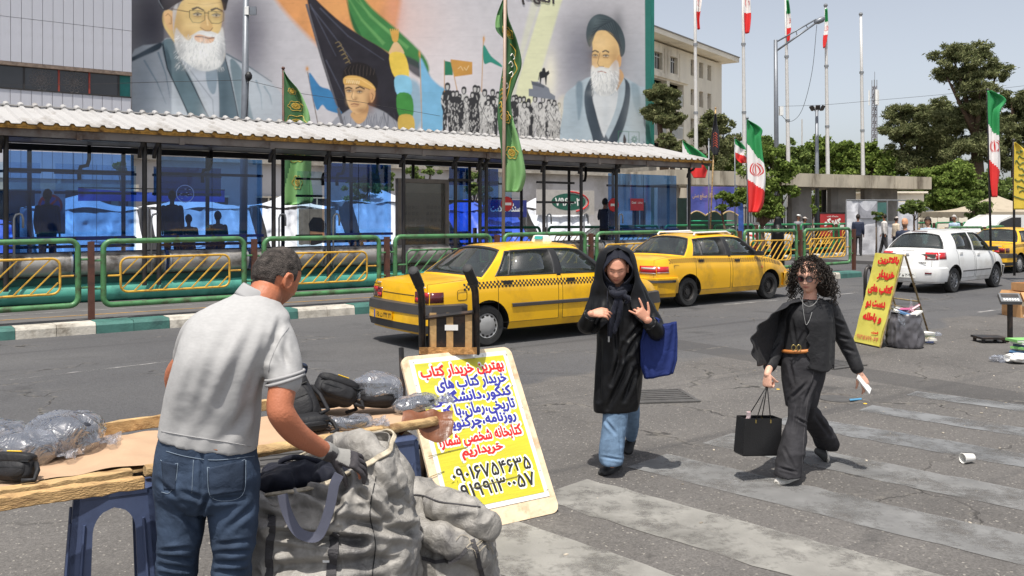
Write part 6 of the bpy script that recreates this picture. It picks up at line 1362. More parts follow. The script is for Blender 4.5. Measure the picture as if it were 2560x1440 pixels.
 def rpatch(nm,t0,t1,z0,z1,off,m,par=None,n=6,wrap=0,slant=0):
  par=par or car;b=MB();g=[]
  for j in range(3):
   z=z0+(z1-z0)*j/2
   r=[rearpt(t0+(t1-t0)*i/n,z+(slant*i/n),off)for i in range(n+1)]
   g+=r
  nn=n+1;b.add(g,[(j*nn+i,j*nn+i+1,(j+1)*nn+i+1,(j+1)*nn+i)for j in range(2)for i in range(n)]);me=b.mesh(nm,m,True);fixn(me)
  me.update();
  if me.polygons[0].normal.x>0:me.flip_normals()
  o=link(nm,me,par);md=o.modifiers.new('s','SOLIDIFY');md.thickness=off+.02;md.offset=-1;return o
 def sidepatch(nm,s,x0,x1,z0,z1,off,m,par):
  P=[]
  for z in(z0,(z0+z1)/2,z1):
   for x in np.linspace(x0,x1,4):
    i=min(NS-2,max(0,int(np.searchsorted(st,x))-1));t=np.clip((x-st[i])/(st[i+1]-st[i]),0,1)
    for k in range(NR_-1):
     a=low(i,k,s).lerp(low(i+1,k,s),t);b_=low(i,k+1,s).lerp(low(i+1,k+1,s),t)
     if a.z<=z<=b_.z+1e-6:p=a.lerp(b_,(z-a.z)/(b_.z-a.z));break
    P.append(p+Vector((-.004 if x==x0 else 0,s*off,0)))
  me=MB().add(P,[(j*4+i,j*4+i+1,(j+1)*4+i+1,(j+1)*4+i)for j in range(2)for i in range(3)]).mesh(nm,m,True);o=link(nm,me,par);md=o.modifiers.new('s','SOLIDIFY');md.thickness=off+.004;md.offset=-1 if(me.polygons[0].normal.y*s>0)else 1;return o
 S['lamps'](car,rpatch,sidepatch)
 if S.get('plate'):
  pz,ptxt,pm,tm=S['plate'];pc_=rearpt(S.get('platet',.0),pz,.022)
  P_=bpy.data.objects.new('number_plate',None);
  o=MB().box(-.26,.26,-.056,.056,0,.008).obj('number_plate',pm,car);o.matrix_local=Matrix.Translation(pc_+Vector((-.05 if S.get('platein')is None else S['platein'],0,0)))@Matrix(((0,0,-1),(-1,0,0),(0,1,0))).to_4x4()
  lettering(ptxt,1,tm,o,.03,0,.42,.068,.02,z=.0095);MB().box(-.26,-.228,-.056,.056,.0082,.0095).obj('plate_band',mat('plate_blue',lin((40,80,170)),.5),o);MB().box(-.01,.24,.062,.062+.001,0,.008)
 for s in(1,-1):
  p=gpt(len(G)-1,.10,s);x0=G[-1][0]-.28
  b=MB();b.rings([[(x0+.0+a,s*(abs(p.y)+w_),iz+.05+c*.75)for a,c in((-.03*q,-.055*q),(.07*q,-.05*q),(.09*q,.03*q),(.05*q,.075*q),(-.03*q,.075*q))]for w_,q in((.03,.8),(.10,1),(.20,1),(.23,.75))]);me=b.mesh('mirror',M_seal if S.get('mk',1)else S['paint'],True,40);fixn(me);link('mirror',me,car)
 if S.get('check'):
  zt_,sq=S['check']
  for s in(1,-1):
   b=MB();x=S['ck'][0];n=0
   while x<S['ck'][1]:
    i=min(NS-2,max(0,int(np.searchsorted(st,x))-1));t=(x-st[i])/(st[i+1]-st[i])
    def at(xx,z):
     i=min(NS-2,max(0,int(np.searchsorted(st,xx))-1));t=(xx-st[i])/(st[i+1]-st[i]);p0=None
     for k in range(NR_-1):
      a=low(i,k,s).lerp(low(i+1,k,s),t);b_=low(i,k+1,s).lerp(low(i+1,k+1,s),t)
      if a.z<=z<=b_.z+1e-6:p0=a.lerp(b_,(z-a.z)/(b_.z-a.z));break
     p0=p0 or b_;return p0+Vector((0,s*.0025,0))
    zz_=zb(x)-zt_
    for r_ in range(S.get('crows',3)):
     if(n+r_)%2==0:z0=zz_-r_*sq;b.add([at(x,z0-sq),at(x+sq,z0-sq),at(x+sq,z0),at(x,z0)],[(0,1,2,3)])
    x+=sq;n+=1
   b.obj('checker_band',M_seal,car)
 car['_rp']=0;del car['_rp']
 return car,rearpt,roof,low,body
def lampsA(car,rp,sp):
 for s in(1,-1):
  o=rp('tail_lamp',.99*s,.60*s,.655,.80,.012,M_lampd,n=5);rp('lamp_lens',.985*s,.80*s,.73,.798,.015,M_lamp,o,n=3);rp('lamp_lens',.79*s,.61*s,.66,.72,.015,M_lamp,o,n=3)
  sp('tail_lamp',s,-2.275,-2.08,.66,.80,.010,M_lampd,car)
 rp('lid_groove',-.56,.56,.735,.745,.003,M_gap)
 for t0,t1 in((.90,.72),(-.66,-.88)):rp('badge_lettering',t0,t1,.852,.872,.004,M_cap)
specA=dict(paint=M_taxi,xr=-2.28,xf=2.10,zl=.22,belt=[(-2.28,.90),(-1.6,.945),(-1.2,.955),(0,.945),(.95,.935),(1.3,.90),(1.9,.79),(2.10,.72)],rows=[(0,.80,.0,.0),(.14,.838,.02,.02),(.32,.848,.02,.03),(.50,.852,.0,.01),(.72,.850,-.01,-.01),(.90,.838,-.02,-.04),(1.0,.806,-.04,-.07)],green=[(-1.42,-.92,1.335,.55,'c'),(-1.22,-.86,1.345,.555,'s'),(-1.17,-.84,1.35,.56,'w0'),(-.98,-.78,1.355,.565,'s'),(-.94,-.76,1.36,.565,'w1'),(-.5,-.42,1.37,.575,'w1'),(-.12,-.10,1.38,.58,'s'),(-.07,-.06,1.38,.58,'b'),(.01,.01,1.38,.58,'s'),(.06,.03,1.38,.58,'w2'),(.5,.28,1.375,.575,'w2'),(.90,.45,1.355,.565,'s'),(.96,.49,1.35,.56,'k'),(1.04,.54,1.335,.555,'c')],doors=[(2,7),(8,13)],xw0=-1.335,xw1=1.335,wr=.29,rim='cap',seat=(.25,-.72),lidk=3,strip=(.56,.055,.018),check=(.035,.032),ck=(-1.75,1.3),ar=.06,af=.12,bulr=.05,bulf=.08,crr=.02,crf=.04,bands=[('rear_bumper','r',[(.50,.0),(.50,.075),(.62,.075),(.635,.0)],-1.72,'k'),('bumper_skirt','r',[(.25,.02),(.26,.055),(.36,.06),(.36,.0)],-1.72,'k'),('bumper_face','r',[(.362,.0),(.362,.06),(.498,.062),(.498,0)],-1.72,'b'),('front_bumper','f',[(.42,.0),(.42,.07),(.60,.07),(.615,.0)],1.70,'k'),('bumper_skirt','f',[(.24,.0),(.25,.05),(.418,.06),(.418,0)],1.70,'b')],lamps=lampsA,plate=(.43,'۶۵ ت ۴۴۲ ۲۲'.replace('ت','ﺕ'),mat('plate_yellow',lin((214,160,20)),.5,var=.05),M_blackink),platein=-.055,platet=.28)
def extra_rear(car,rp_,S,sign=None):
 if sign:
  s=empty('taxi_roof_sign',(0,0,0));s.parent=car
  o=MB().rings([[(.28+a,b,z)for a,b in((-hx,-hy),(hx,-hy),(hx,hy),(-hx,hy))]for z,hx,hy in((1.425,.07,.17),(1.45,.068,.168),(1.52,.045,.145),(1.527,.03,.12))]).obj('sign_box',M_white,s,True,30)
  q=frame_obj('sign_label',(0,0,0),(0,-1,0),(.3,0,.95));q.parent=o;q.location=(.205,-.02,1.487);MB().box(-.10,.10,-.026,.026,.0,.006).obj('label_panel',mat('sign_teal',lin((60,165,165)),.4),o,loc=(.208,-.02,1.487)).rotation_euler=q.rotation_euler;bpy.data.objects.remove(q)
near0=gnd(1222,867)
def place(S,contact,rz,wheel='xw0'):
 M=Matrix.Rotation(rz,3,'Z');p=M@Vector((S[wheel],-(S['rows'][2][1]),0));return Vector((contact.x-p.x,contact.y-p.y,0))
rzA=ROAD
carA,rpA,roofA,lowA,bodyA=make_car('taxi',place(specA,near0,rzA),rzA,'nearest yellow boxy taxi with black bumpers and chequered band, behind the hand cart',specA)
extra_rear(carA,rpA,specA,True)
def flap(car,low,x,z0,w,h,s=-1):
 y=-.851;P=rrect(x,x+w,z0,z0+h,.03,4);MB().tube([(a,s*.853-.0,c)for a,_,c in P],.0035,4,closed=True).obj('fuel_flap',M_gap,car)
flap(carA,lowA,-1.86,.68,.155,.14)
MB().box(-.3,.3,-.012,.012,0,.02).obj('dust',M_gap,carA).location=(0,0,.25)
def lampsB(car,rp,sp):
 for s in(1,-1):
  o=rp('tail_lamp',1.0*s,.50*s,.70,.84,.012,M_lamp,n=6);rp('lamp_lens',.98*s,.56*s,.775,.81,.015,M_clear,o,n=4);rp('chrome_strip',1.0*s,.50*s,.692,.704,.016,M_cap,o,n=4)
  sp('tail_lamp',s,-2.195,-1.93,.70,.83,.010,M_lamp,car);sp('chrome_strip',s,-2.19,-1.92,.705,.717,.012,M_cap,car)
specB=dict(paint=M_taxi2,xr=-2.20,xf=2.22,zl=.22,belt=[(-2.2,.95),(-1.8,1.0),(-1.3,1.0),(0,.965),(.95,.95),(1.3,.92),(1.9,.80),(2.22,.66)],rows=[(0,.80,.0,.0),(.14,.845,.03,.02),(.32,.858,.03,.04),(.50,.866,.01,.03),(.70,.862,0,0),(.88,.845,-.02,-.06),(1.0,.800,-.06,-.12)],green=[(-1.40,-.98,1.36,.53,'c'),(-1.18,-.92,1.375,.54,'s'),(-1.13,-.90,1.38,.545,'w0'),(-.88,-.78,1.39,.55,'s'),(-.84,-.76,1.395,.55,'w1'),(-.45,-.40,1.41,.56,'w1'),(-.10,-.08,1.42,.565,'s'),(-.05,-.04,1.42,.565,'b'),(.03,.02,1.42,.565,'s'),(.08,.05,1.42,.565,'w2'),(.55,.32,1.41,.56,'w2'),(.98,.52,1.385,.55,'s'),(1.04,.56,1.38,.545,'k'),(1.12,.62,1.365,.54,'c')],doors=[(2,7),(8,13)],xw0=-1.33,xw1=1.33,wr=.295,rim='steel',seat=(.3,-.7),lidk=3,check=(.02,.030),ck=(-1.9,1.75),ar=.11,af=.2,bulr=.09,bulf=.14,crr=.03,crf=.06,pr=.6,pf=.9,bands=[('rear_bumper','r',[(.30,.0),(.30,.05),(.60,.055),(.615,.0)],-1.70,'b'),('rub_strip','r',[(.515,.05),(.515,.068),(.565,.068),(.565,.05)],-1.75,'k'),('front_bumper','f',[(.28,.0),(.28,.04),(.56,.05),(.57,.0)],1.75,'b')],lamps=lampsB,plate=(.74,'۴۴ ﺕ ۳۱۷ ۲۲',mat('plate_yellow',lin((214,160,20)),.5,var=.05),M_blackink),platein=.0)
rzB=math.atan2(gnd(1930,748).y-gnd(1722,766).y,gnd(1930,748).x-gnd(1722,766).x)
carB,rpB,roofB,lowB,bodyB=make_car('taxi',place(specB,gnd(1724,767),ROAD+.02),ROAD+.02,'rounder yellow taxi with scuffed doors and plain black wheels behind the woman in black',specB)
flap(carB,lowB,-1.78,.70,.14,.15)
for s in(1,-1):MB().tube([(-.8,s*.50,1.42),(-.75,s*.50,1.475),(.25,s*.51,1.49),(.38,s*.51,1.44)],.02,6).obj('roof_rail',M_white,carB)
MB().box(-.6,.2,-.48,.48,1.462,1.474).obj('roof_tray',mat('tray_grey',lin((190,180,165)),.6,var=.2),carB)
for s in(1,-1):MB().lathe([(0,.01),(.028,.006),(.03,0)],Matrix.Translation((1.02,s*.862,.72))@Matrix.Rotation(rad(-90*s),4,'X'),10,cap=False).obj('indicator',M_amber,carB)
def lampsC(car,rp,sp):
 for s in(1,-1):
  o=rp('tail_lamp',1.0*s,.60*s,.80,.97,.014,M_lamp,n=6);rp('lamp_lens',.93*s,.66*s,.81,.855,.018,M_clear,o,n=4);sp('tail_lamp',s,-1.835,-1.60,.81,.965,.010,M_lamp,car);rp('reflector',.86*s,.66*s,.46,.50,.07,M_lampd,n=3)
 rp('badge',-.06,.06,.88,.94,.010,M_cap);rp('high_brake_lamp',-.22,.22,1.02,1.03,.004,M_gap)
specC=dict(paint=M_wcar,hatch=True,xr=-1.84,xf=1.98,zl=.24,belt=[(-1.84,1.0),(-1.4,1.02),(-.8,1.0),(0,.955),(.8,.93),(1.2,.90),(1.7,.80),(1.98,.66)],rows=[(0,.73,.0,.0),(.14,.77,.04,.02),(.30,.79,.05,.04),(.48,.80,.03,.03),(.68,.796,.0,0),(.87,.776,-.04,-.06),(1.0,.735,-.09,-.12)],green=[(-1.58,-1.28,1.36,.47,'c'),(-1.30,-1.06,1.40,.50,'c'),(-1.02,-.88,1.42,.515,'s'),(-.97,-.84,1.425,.52,'w0'),(-.6,-.5,1.44,.53,'w0'),(-.18,-.15,1.45,.54,'s'),(-.13,-.11,1.45,.54,'c'),(-.05,-.04,1.45,.54,'s'),(.0,.0,1.45,.54,'w1'),(.45,.30,1.445,.535,'w1'),(.95,.50,1.415,.525,'s'),(1.0,.54,1.41,.52,'k'),(1.08,.60,1.395,.515,'c')],doors=[(2,6),(7,12)],xw0=-1.19,xw1=1.20,wr=.30,rim='alloy',seat=(.3,-.65),lidk=2,strip=(.50,.04,.012),ar=.13,af=.22,bulr=.14,bulf=.18,wbr=.16,crr=.03,crf=.07,pr=.7,pf=.9,mk=1,bands=[('rear_bumper','r',[(.27,.02),(.28,.055),(.45,.065),(.60,.045),(.62,.0)],-1.58,'b'),('front_bumper','f',[(.26,.0),(.27,.04),(.56,.05),(.57,.0)],1.62,'b')],lamps=lampsC,plate=(.42,'۵۲ ﻫ ۲۰۹ ۲۰',M_whiteink,M_blackink),platein=-.045)
specC['strip']=(.50,.03,.008)
carC,rpC,roofC,lowC,bodyC=make_car('hatchback',place(specC,gnd(2389,732),rad(40)),rad(40),'white hatchback with red tail lamps driving past behind the yellow folding sign',specC)
def rear_text(car,rp,s,t,z,w,h,m):
 p=rp(t,z,.006);o=MB().box(-w*.5,w*.5,-h*.5,h*.5,-.004,-.001).obj('badge_plate',specC['paint']if car is carC else specA['paint'],car);o.matrix_local=Matrix.Translation(p+Vector((-.012,0,0)))@Matrix(((0,0,-1),(-1,0,0),(0,1,0))).to_4x4();lettering(s,1,m,o,0,0,w*.95,h*.8,.02,z=.001,name='badge_lettering')
rear_text(carC,rpC,'TIBA2',-.52,.72,.18,.035,M_blackink);rear_text(carA,rpA,'PEUGEOT',.80,.845,.20,.03,M_blackink);rear_text(carA,rpA,'405 GLX',-.76,.845,.22,.03,M_blackink)
MB().bar((-1.80,-.25,1.08),(-1.77,.1,1.075),.02).obj('wiper',M_seal,carC)
MB().box(-1.36,-1.30,-.18,.18,1.44,1.462).obj('brake_light',M_lampd,carC)
MB().tube([(-1.2,.30,1.46),(-1.5,.38,1.53),(-1.3,.36,1.5)],.006,4).obj('aerial',M_seal,carC)
specD=dict(specA);specD.pop('_tyre',None);specD['plate']=(.43,'۳۹ ﺕ ۲۵۸ ۱۱',MATS['plate_yellow'],M_blackink)
pD=gnd(2552,682);carD,*_=make_car('taxi',place(specD,pD,ROAD),ROAD,'yellow taxi cut off by the right edge, ahead of the white hatchback',specD)
for k,(u,v,rz,S0,lab)in enumerate([(23.6,24.9,ROAD,specA,'white saloon parked beyond the barriers right of the second taxi'),(29.2,24.9,ROAD,specA,'white saloon parked beyond the barriers above the curly-haired woman'),(33.2,25.4,ROAD,specC,'white hatchback parked beyond the barriers near the white booth')]):
 S1=dict(S0);S1['paint']=M_wcar;S1.pop('check',None);S1['plate']=None;S1.pop('_tyre',None);S1['cat']='car'
 if S0 is specA:S1['bands']=[b[:4]+('b',)for b in S0['bands']]
 make_car('parked_car',UV(u,v,.02),rz,lab,S1,'white cars parked beyond the barriers')
VN=empty('van',G3(2478,33),rad(12),'white van parked beside the beige tent at the right edge','van','cars on the street')
MB().prism([(0,.4),(0,1.2),(.35,1.62),(.9,1.85),(4.8,1.85),(4.85,.4)],-1.7,0,M=Matrix.Rotation(rad(90),4,'X')).obj('body',M_wcar,VN)
MB().prism([(.12,1.25),(.42,1.58),(.9,1.75),(1.3,1.75),(1.3,1.25)],.001,.012,M=Matrix.Rotation(rad(90),4,'X')).obj('side_window',M_dwin,VN)
for x in(.9,3.9):MB().cyl((x,-.03,.32),(x,.2,.32),.32,20).obj('wheel',M_rubber,VN)
MB().box(-.05,.2,-.02,1.7,.35,.6).obj('bumper',M_bump,VN);MB().bar((0,-.015,.62),(4.84,-.015,.62),.05).obj('rub_strip',M_bump,VN)
# == people
from mathutils.bvhtree import BVHTree
M_skin=vcolmat('skin',.5,.25,120,.4)
def ring(c,rx,ry,n=40,p=2.3,yaw=0,tx=0,ty=0):
 out=[];cy,sy=math.cos(yaw),math.sin(yaw)
 for k in range(n):
  a=2*math.pi*k/n;ca,sa=math.cos(a),math.sin(a);x=rx*math.copysign(abs(ca)**(2/p),ca);y=ry*math.copysign(abs(sa)**(2/p),sa)
  out.append(Vector((c[0]+x*cy-y*sy,c[1]+x*sy+y*cy,c[2]+tx*x+ty*y)))
 return out
def pxrings(rows,n=40,p=2.3,sub=4):
 """rows (py, pxl, pxr, D, ry[, yaw, tx, ty]) -> smooth stack of cross-sections"""
 rows=[tuple(r)+(0,)*(8-len(r))for r in rows];R=[]
 for r in crom(rows,sub):
  py,xl,xr,D,ry,yaw,tx,ty=r;c=ray((xl+xr)/2,py,D);rx=(xr-xl)/2/F*D/max(.3,math.cos(yaw));R.append(ring(c,rx,ry,n,p,yaw,tx,ty))
 return R
def pt(px,py,D):return ray(px,py,D)
def fuse(name,b,mats,parent,voxel=.006,smooth=3,fn=None,sm_shade=True,creases=None,cols=None,weld=True):
 me=b.mesh(name,mats,False);fixn(me);o=link(name,me,parent)
 if parent:o.matrix_parent_inverse=parent_inv(parent)
 if weld:bake(o,[('REMESH',dict(mode='VOXEL',voxel_size=voxel,use_smooth_shade=True)),('SMOOTH',dict(factor=.5,iterations=smooth))])
 me=o.data;P=getco(me);N_=getno(me)
 if creases is not None:
  px=1280+F*P[:,0]/P[:,1];py=537-F*(P[:,2]-CAMZ)/P[:,1];d_=np.zeros(len(P));front=sm(-.1,-.5,N_[:,1])
  for(x0,y0),(x1,y1),w,amp in creases:
   L2=(x1-x0)**2+(y1-y0)**2+1e-6;t=np.clip(((px-x0)*(x1-x0)+(py-y0)*(y1-y0))/L2,0,1);q=np.hypot(px-x0-t*(x1-x0),py-y0-t*(y1-y0));fade=np.sin(np.pi*(t*.8+.1))
   d_-=amp*np.exp(-(q/w)**2)*fade;d_+=amp*.6*np.exp(-((q-1.7*w)/w)**2)*fade
  P=P+N_*(d_*front)[:,None]
 if fn is not None:P=P+N_*fn(P,N_)[:,None]
 setco(me,P);me.polygons.foreach_set('use_smooth',np.ones(len(me.polygons),bool))
 if cols is not None:setcol(me,cols(P,N_))
 return o
def parent_inv(p):return(Matrix.Translation(p.location)@Matrix.Rotation(p.rotation_euler.z,4,'Z')).inverted()
def wobj(b,name,mats,parent,smooth=False,ang=None):
 """mesh given in world coordinates, hung under a parent that stands elsewhere"""
 o=b.obj(name,mats,parent,smooth,ang);o.matrix_parent_inverse=parent_inv(parent);return o
def limb(b,pts,r,n=16,sub=5):
 Q=crom([(*p,q)for p,q in zip(pts,r)],sub);b.tube([q[:3]for q in Q],[max(.002,q[3])for q in Q],n);
 for q,s in((Q[0],1),(Q[-1],1)):ball(b,q[:3],q[3]*.98)
def ball(b,c,r,n=12,sx=1,sy=1,sz=1):
 b.lathe([(max(1e-4,r*math.sin(t)),-r*math.cos(t)*sz)for t in np.linspace(.08,math.pi-.08,n)],Matrix.Translation(Vector(c))@Matrix.Diagonal((sx,sy,1,1)),16)
def frame3(fwd,up):
 f=Vector(fwd).normalized();u=Vector(up);r=f.cross(u).normalized();u=r.cross(f).normalized();return Matrix((r,f,u)).transposed()
def head_geo(b,C,fwd,up,s=1.0,nose=1.0,jaw=1.0):
 """skull with brow, eye hollows, nose, lips, chin and ears; x right, y out of the face, z up"""
 M=frame3(fwd,up).to_4x4();M.translation=Vector(C);nu_,nv_=96,80;V=[]
 def g(x,z,cx,cz,wx,wz):return math.exp(-((x-cx)/wx)**2-((z-cz)/wz)**2)
 for j in range(nv_+1):
  th=math.pi*min(max(j/nv_,.004),.996)
  for i in range(nu_):
   a=2*math.pi*i/nu_;x=math.sin(th)*math.cos(a);y=math.sin(th)*math.sin(a);z=math.cos(th)
   X,Y,Z=x*.076,y*.094,z*.116
   if z<0:X*=1-.34*jaw*(-z)**1.6;Y=Y*(1-.12*(-z))+(.014*(-z)if y>0 else .03*(-z)**1.2)
   if y<0 and z>-.3:Y*=1.04
   if y>0:
    f=1.0 if abs(X)<.07 else 0
    d=0;w=sm(0,.5,y)
    d+=.006*g(X,Z,0,.034,.05,.012)-.010*(g(X,Z,.031,.012,.017,.013)+g(X,Z,-.031,.012,.017,.013))+.0045*(g(X,Z,.031,.010,.010,.007)+g(X,Z,-.031,.010,.010,.007))
    zz=(Z+.006);nose_=max(0,min(1,(.02-Z)/.045))if Z>-.026 else math.exp(-((Z+.026)/.005)**2)
    d+=nose*.021*nose_*math.exp(-(X/(.008+.006*nose_))**2)+nose*.006*g(X,Z,.012,-.022,.006,.006)+nose*.006*g(X,Z,-.012,-.022,.006,.006)
    d+=.0055*g(X,Z,0,-.047,.020,.0045)+.0055*g(X,Z,0,-.058,.017,.005)-.004*g(X,Z,0,-.0525,.022,.0022)-.003*g(X,Z,0,-.071,.02,.006)+.007*g(X,Z,0,-.090,.020,.014)
    d+=.004*(g(X,Z,.045,-.018,.02,.02)+g(X,Z,-.045,-.018,.02,.02));Y+=d*w
   V.append(M@Vector((X*s,Y*s,Z*s)))
 Fs=[(j*nu_+i,j*nu_+(i+1)%nu_,(j+1)*nu_+(i+1)%nu_,(j+1)*nu_+i)for j in range(nv_)for i in range(nu_)];Fs+=[tuple(range(nu_-1,-1,-1)),tuple(nv_*nu_+i for i in range(nu_))]
 b.add(V,Fs)
 for sx in(-1,1):
  R=[]
  for k in range(18):a=2*math.pi*k/18;R.append(M@Vector((sx*(.074+.012*(1 if math.sin(a)>-2 else 0))*s,(-.008-.017*math.cos(a)-.004*math.sin(a))*s,(-.006+.030*math.sin(a)*(1 if math.sin(a)>0 else .85))*s)))
  b.tube(R,.0052*s,8,closed=True);ball(b,M@Vector((sx*.074*s,-.008*s,-.008*s)),.02*s,10,.5,.8,1.2)
 return M
def skin_cols(M,s,skin,lips=(150,84,74),brow=(52,38,30),hair=None,eyes=True,beard=None,closed=False,blush=.0):
 inv=M.inverted()
 def f(P,N_):
  Q=(np.c_[P,np.ones(len(P))]@np.array(inv).T)[:,:3]/s;X,Y,Z=Q.T;base=np.array(lin(skin));n=fbm(P,26,3);C=base[None]*(1+.10*n)[:,None]
  def mixm(m,c,a=1.0):nonlocal C;m=(m*a)[:,None];C=C*(1-m)+np.array(lin(c))[None]*m
  def g(cx,cz,wx,wz,pw=2):return np.exp(-np.abs((np.abs(X)-cx)/wx)**pw-np.abs((Z-cz)/wz)**pw)
  fr=(Y>.03)&(np.abs(Z)<.13)&(np.abs(X)<.1);fr=fr.astype(float)
  mixm(g(.030,.0305+.0*1,.016,.0036,4)*fr,brow,.85)
  if eyes:
   if not closed:mixm(g(.030,.011,.0125,.0048,4)*fr,(215,205,196),.8);mixm(g(.029,.011,.0052,.0050,4)*fr,(40,26,20),.95)
   mixm(g(.030,.0155-(.006 if closed else 0),.015,.0022,4)*fr,(50,34,28),.9)
  mixm(g(0,-.0525,.021,.0085,3)*fr,lips,.75);mixm(g(0,-.0522,.021,.0014,2)*fr,(90,44,40),.8)
  if blush:mixm(g(.042,-.02,.018,.016)*fr,(206,120,100),blush)
  if beard is not None:mixm(((Z<-.035)&(Z>-.13)&(Y>-.02)).astype(float)*(1-g(0,-.052,.02,.006,4)),beard[0],beard[1])
  return np.clip(C,0,1)
 return f
def hair_shell(name,M,s,mask,m,parent,grow=.008,amp=.003,sc=60,n=(110,80)):
 """scalp cap following the skull, kept only where mask(x,y,z) of the unit head says there is hair"""
 V=[];nu_,nv_=n;keep=[]
 for j in range(nv_+1):
  th=math.pi*min(max(j/nv_,.004),.996)
  for i in range(nu_):
   a=2*math.pi*i/nu_;x,y,z=math.sin(th)*math.cos(a),math.sin(th)*math.sin(a),math.cos(th);X,Y,Z=x*.076,y*.094,z*.116
   if z<0:X*=1-.34*(-z)**1.6;Y=Y*(1-.12*(-z))+(.014*(-z)if y>0 else .03*(-z)**1.2)
   if y<0 and z>-.3:Y*=1.04
   k=mask(x,y,z);keep.append(k);q=1+(grow*min(1,max(k,0)*3))/.09;V.append(Vector((X*q,Y*q,Z*q)))
 A=np.array([tuple(v)for v in V]);nn=fbm(A,sc,3);A=A*(1+(amp/.09*nn))[:,None];A=(np.c_[A*s,np.ones(len(A))]@np.array(M).T)[:,:3]
 Fs=[]
 for j in range(nv_):
  for i in range(nu_):
   q=(j*nu_+i,j*nu_+(i+1)%nu_,(j+1)*nu_+(i+1)%nu_,(j+1)*nu_+i)
   if sum(keep[t]for t in q)>0:Fs.append(q)
 used=sorted({i for f in Fs for i in f});mp={v:k for k,v in enumerate(used)}
 o=wobj(MB().add([A[i]for i in used],[tuple(mp[i]for i in f)for f in Fs]),name,m,parent,True);return o
def hand_geo(b,W,fwd,back,curl,s=1.0,left=False,thumb=(.6,.3,.2),spread=.10,lens=(.068,.076,.071,.056)):
 """palm, four unequal fingers bent at the knuckles and a thumb; fwd along the fingers, back = back of the hand"""
 f=Vector(fwd).normalized();z=Vector(back);z=(z-f*z.dot(f)).normalized();x=f.cross(z)*(-1 if left else 1);W=Vector(W)
 def L(a,b_,c):return W+(x*a+f*b_+z*c)*s
 R=[]
 for y_,hw,ht,cx in((-.02,.022,.018,0),(.0,.025,.018,0),(.03,.034,.016,.002),(.06,.040,.014,.0),(.085,.039,.012,0),(.094,.034,.008,0)):
  R.append([L(cx+hw*math.cos(t),y_,ht*math.sin(t))for t in np.linspace(0,2*math.pi,17)[:-1]])
 b.rings(R)
 for k in range(4):
  bx=(.030-.020*k);ang=spread*(1.5-k);d=(f*math.cos(ang)+x*math.sin(ang));p=L(bx,.078,0);a=0;pts=[p];r=.0088-.0006*(k==3)
  seg=[.45,.32,.27];cu=curl[k]
  for q in range(3):
   a+=cu[q];dd_=d*math.cos(a)-z*math.sin(a);p=p+dd_*lens[k]*1.12*seg[q]*s;pts.append(p)
  limb(b,pts,[r*1.08*s,r*s,r*.92*s,r*.74*s],10,4)
 a0,a1,a2=thumb;d=(f*math.cos(a0)+x*math.sin(a0));p0=L(.020,.012,-.004);p1=p0+(d*math.cos(a1)-z*math.sin(a1))*.042*s;d2=(f*math.cos(a0*.7)+x*math.sin(a0*.7));p2=p1+(d2*math.cos(a1)-z*math.sin(a1))*.032*s;p3=p2+(d2*math.cos(a1+a2)-z*math.sin(a1+a2))*.026*s
 limb(b,[p0,p1,p2,p3],[.014*s,.0115*s,.0098*s,.0078*s],10,4)
def bvh(os_):
 V,Fs=[],[]
 for o in os_:
  k=len(V);P=getco(o.data);V+=[tuple(p)for p in P];Fs+=[tuple(i+k for i in p.vertices)for p in o.data.polygons]
 return BVHTree.FromPolygons(V,Fs)
def seam(T,P,r,m,name,parent,lift=.001,dash=0,D0=10,n=5):
 """thin stitched line that lies on a garment"""
 b=MB();Q=[];o0=Vector((0,0,CAMZ))
 for p in crom(P,n)if len(P)>2 else[np.array(P[0])+(np.array(P[1])-np.array(P[0]))*t for t in np.linspace(0,1,10)]:
  d=(ray(p[0],p[1],1)-o0).normalized();h=T.ray_cast(o0,d)
  if h[0]is not None:Q.append(h[0]+h[1]*lift)
  elif len(Q)>1:b.tube(Q,r,5);Q=[]
 if len(Q)>1:b.tube(Q,r,5)
 if b.n:return wobj(b,name,m,parent,True)
def patch(T,P,m,name,parent,lift=.002):
 """flat print or pocket lying on a garment, outline in the garment's own view"""
 o0=Vector((0,0,CAMZ));b=MB();V=[];x0,x1=min(p[0]for p in P),max(p[0]for p in P);y0,y1=min(p[1]for p in P),max(p[1]for p in P);nx,ny=14,14;A,B_,C,D_=[np.array(p,float)for p in P];ok=True
 for j in range(ny+1):
  for i in range(nx+1):
   s,t=i/nx,j/ny;p=(A*(1-s)+B_*s)*(1-t)+(D_*(1-s)+C*s)*t;d=(ray(p[0],p[1],1)-o0).normalized();h=T.ray_cast(o0,d)
   if h[0]is None:return None
   V.append(h[0]+h[1]*lift)
 w=nx+1;b.add(V,[(j*w+i,j*w+i+1,(j+1)*w+i+1,(j+1)*w+i)for j in range(ny)for i in range(nx)]);o=wobj(b,name,m,parent,True);md=o.modifiers.new('s','SOLIDIFY');md.thickness=lift*.9;md.offset=0;return o
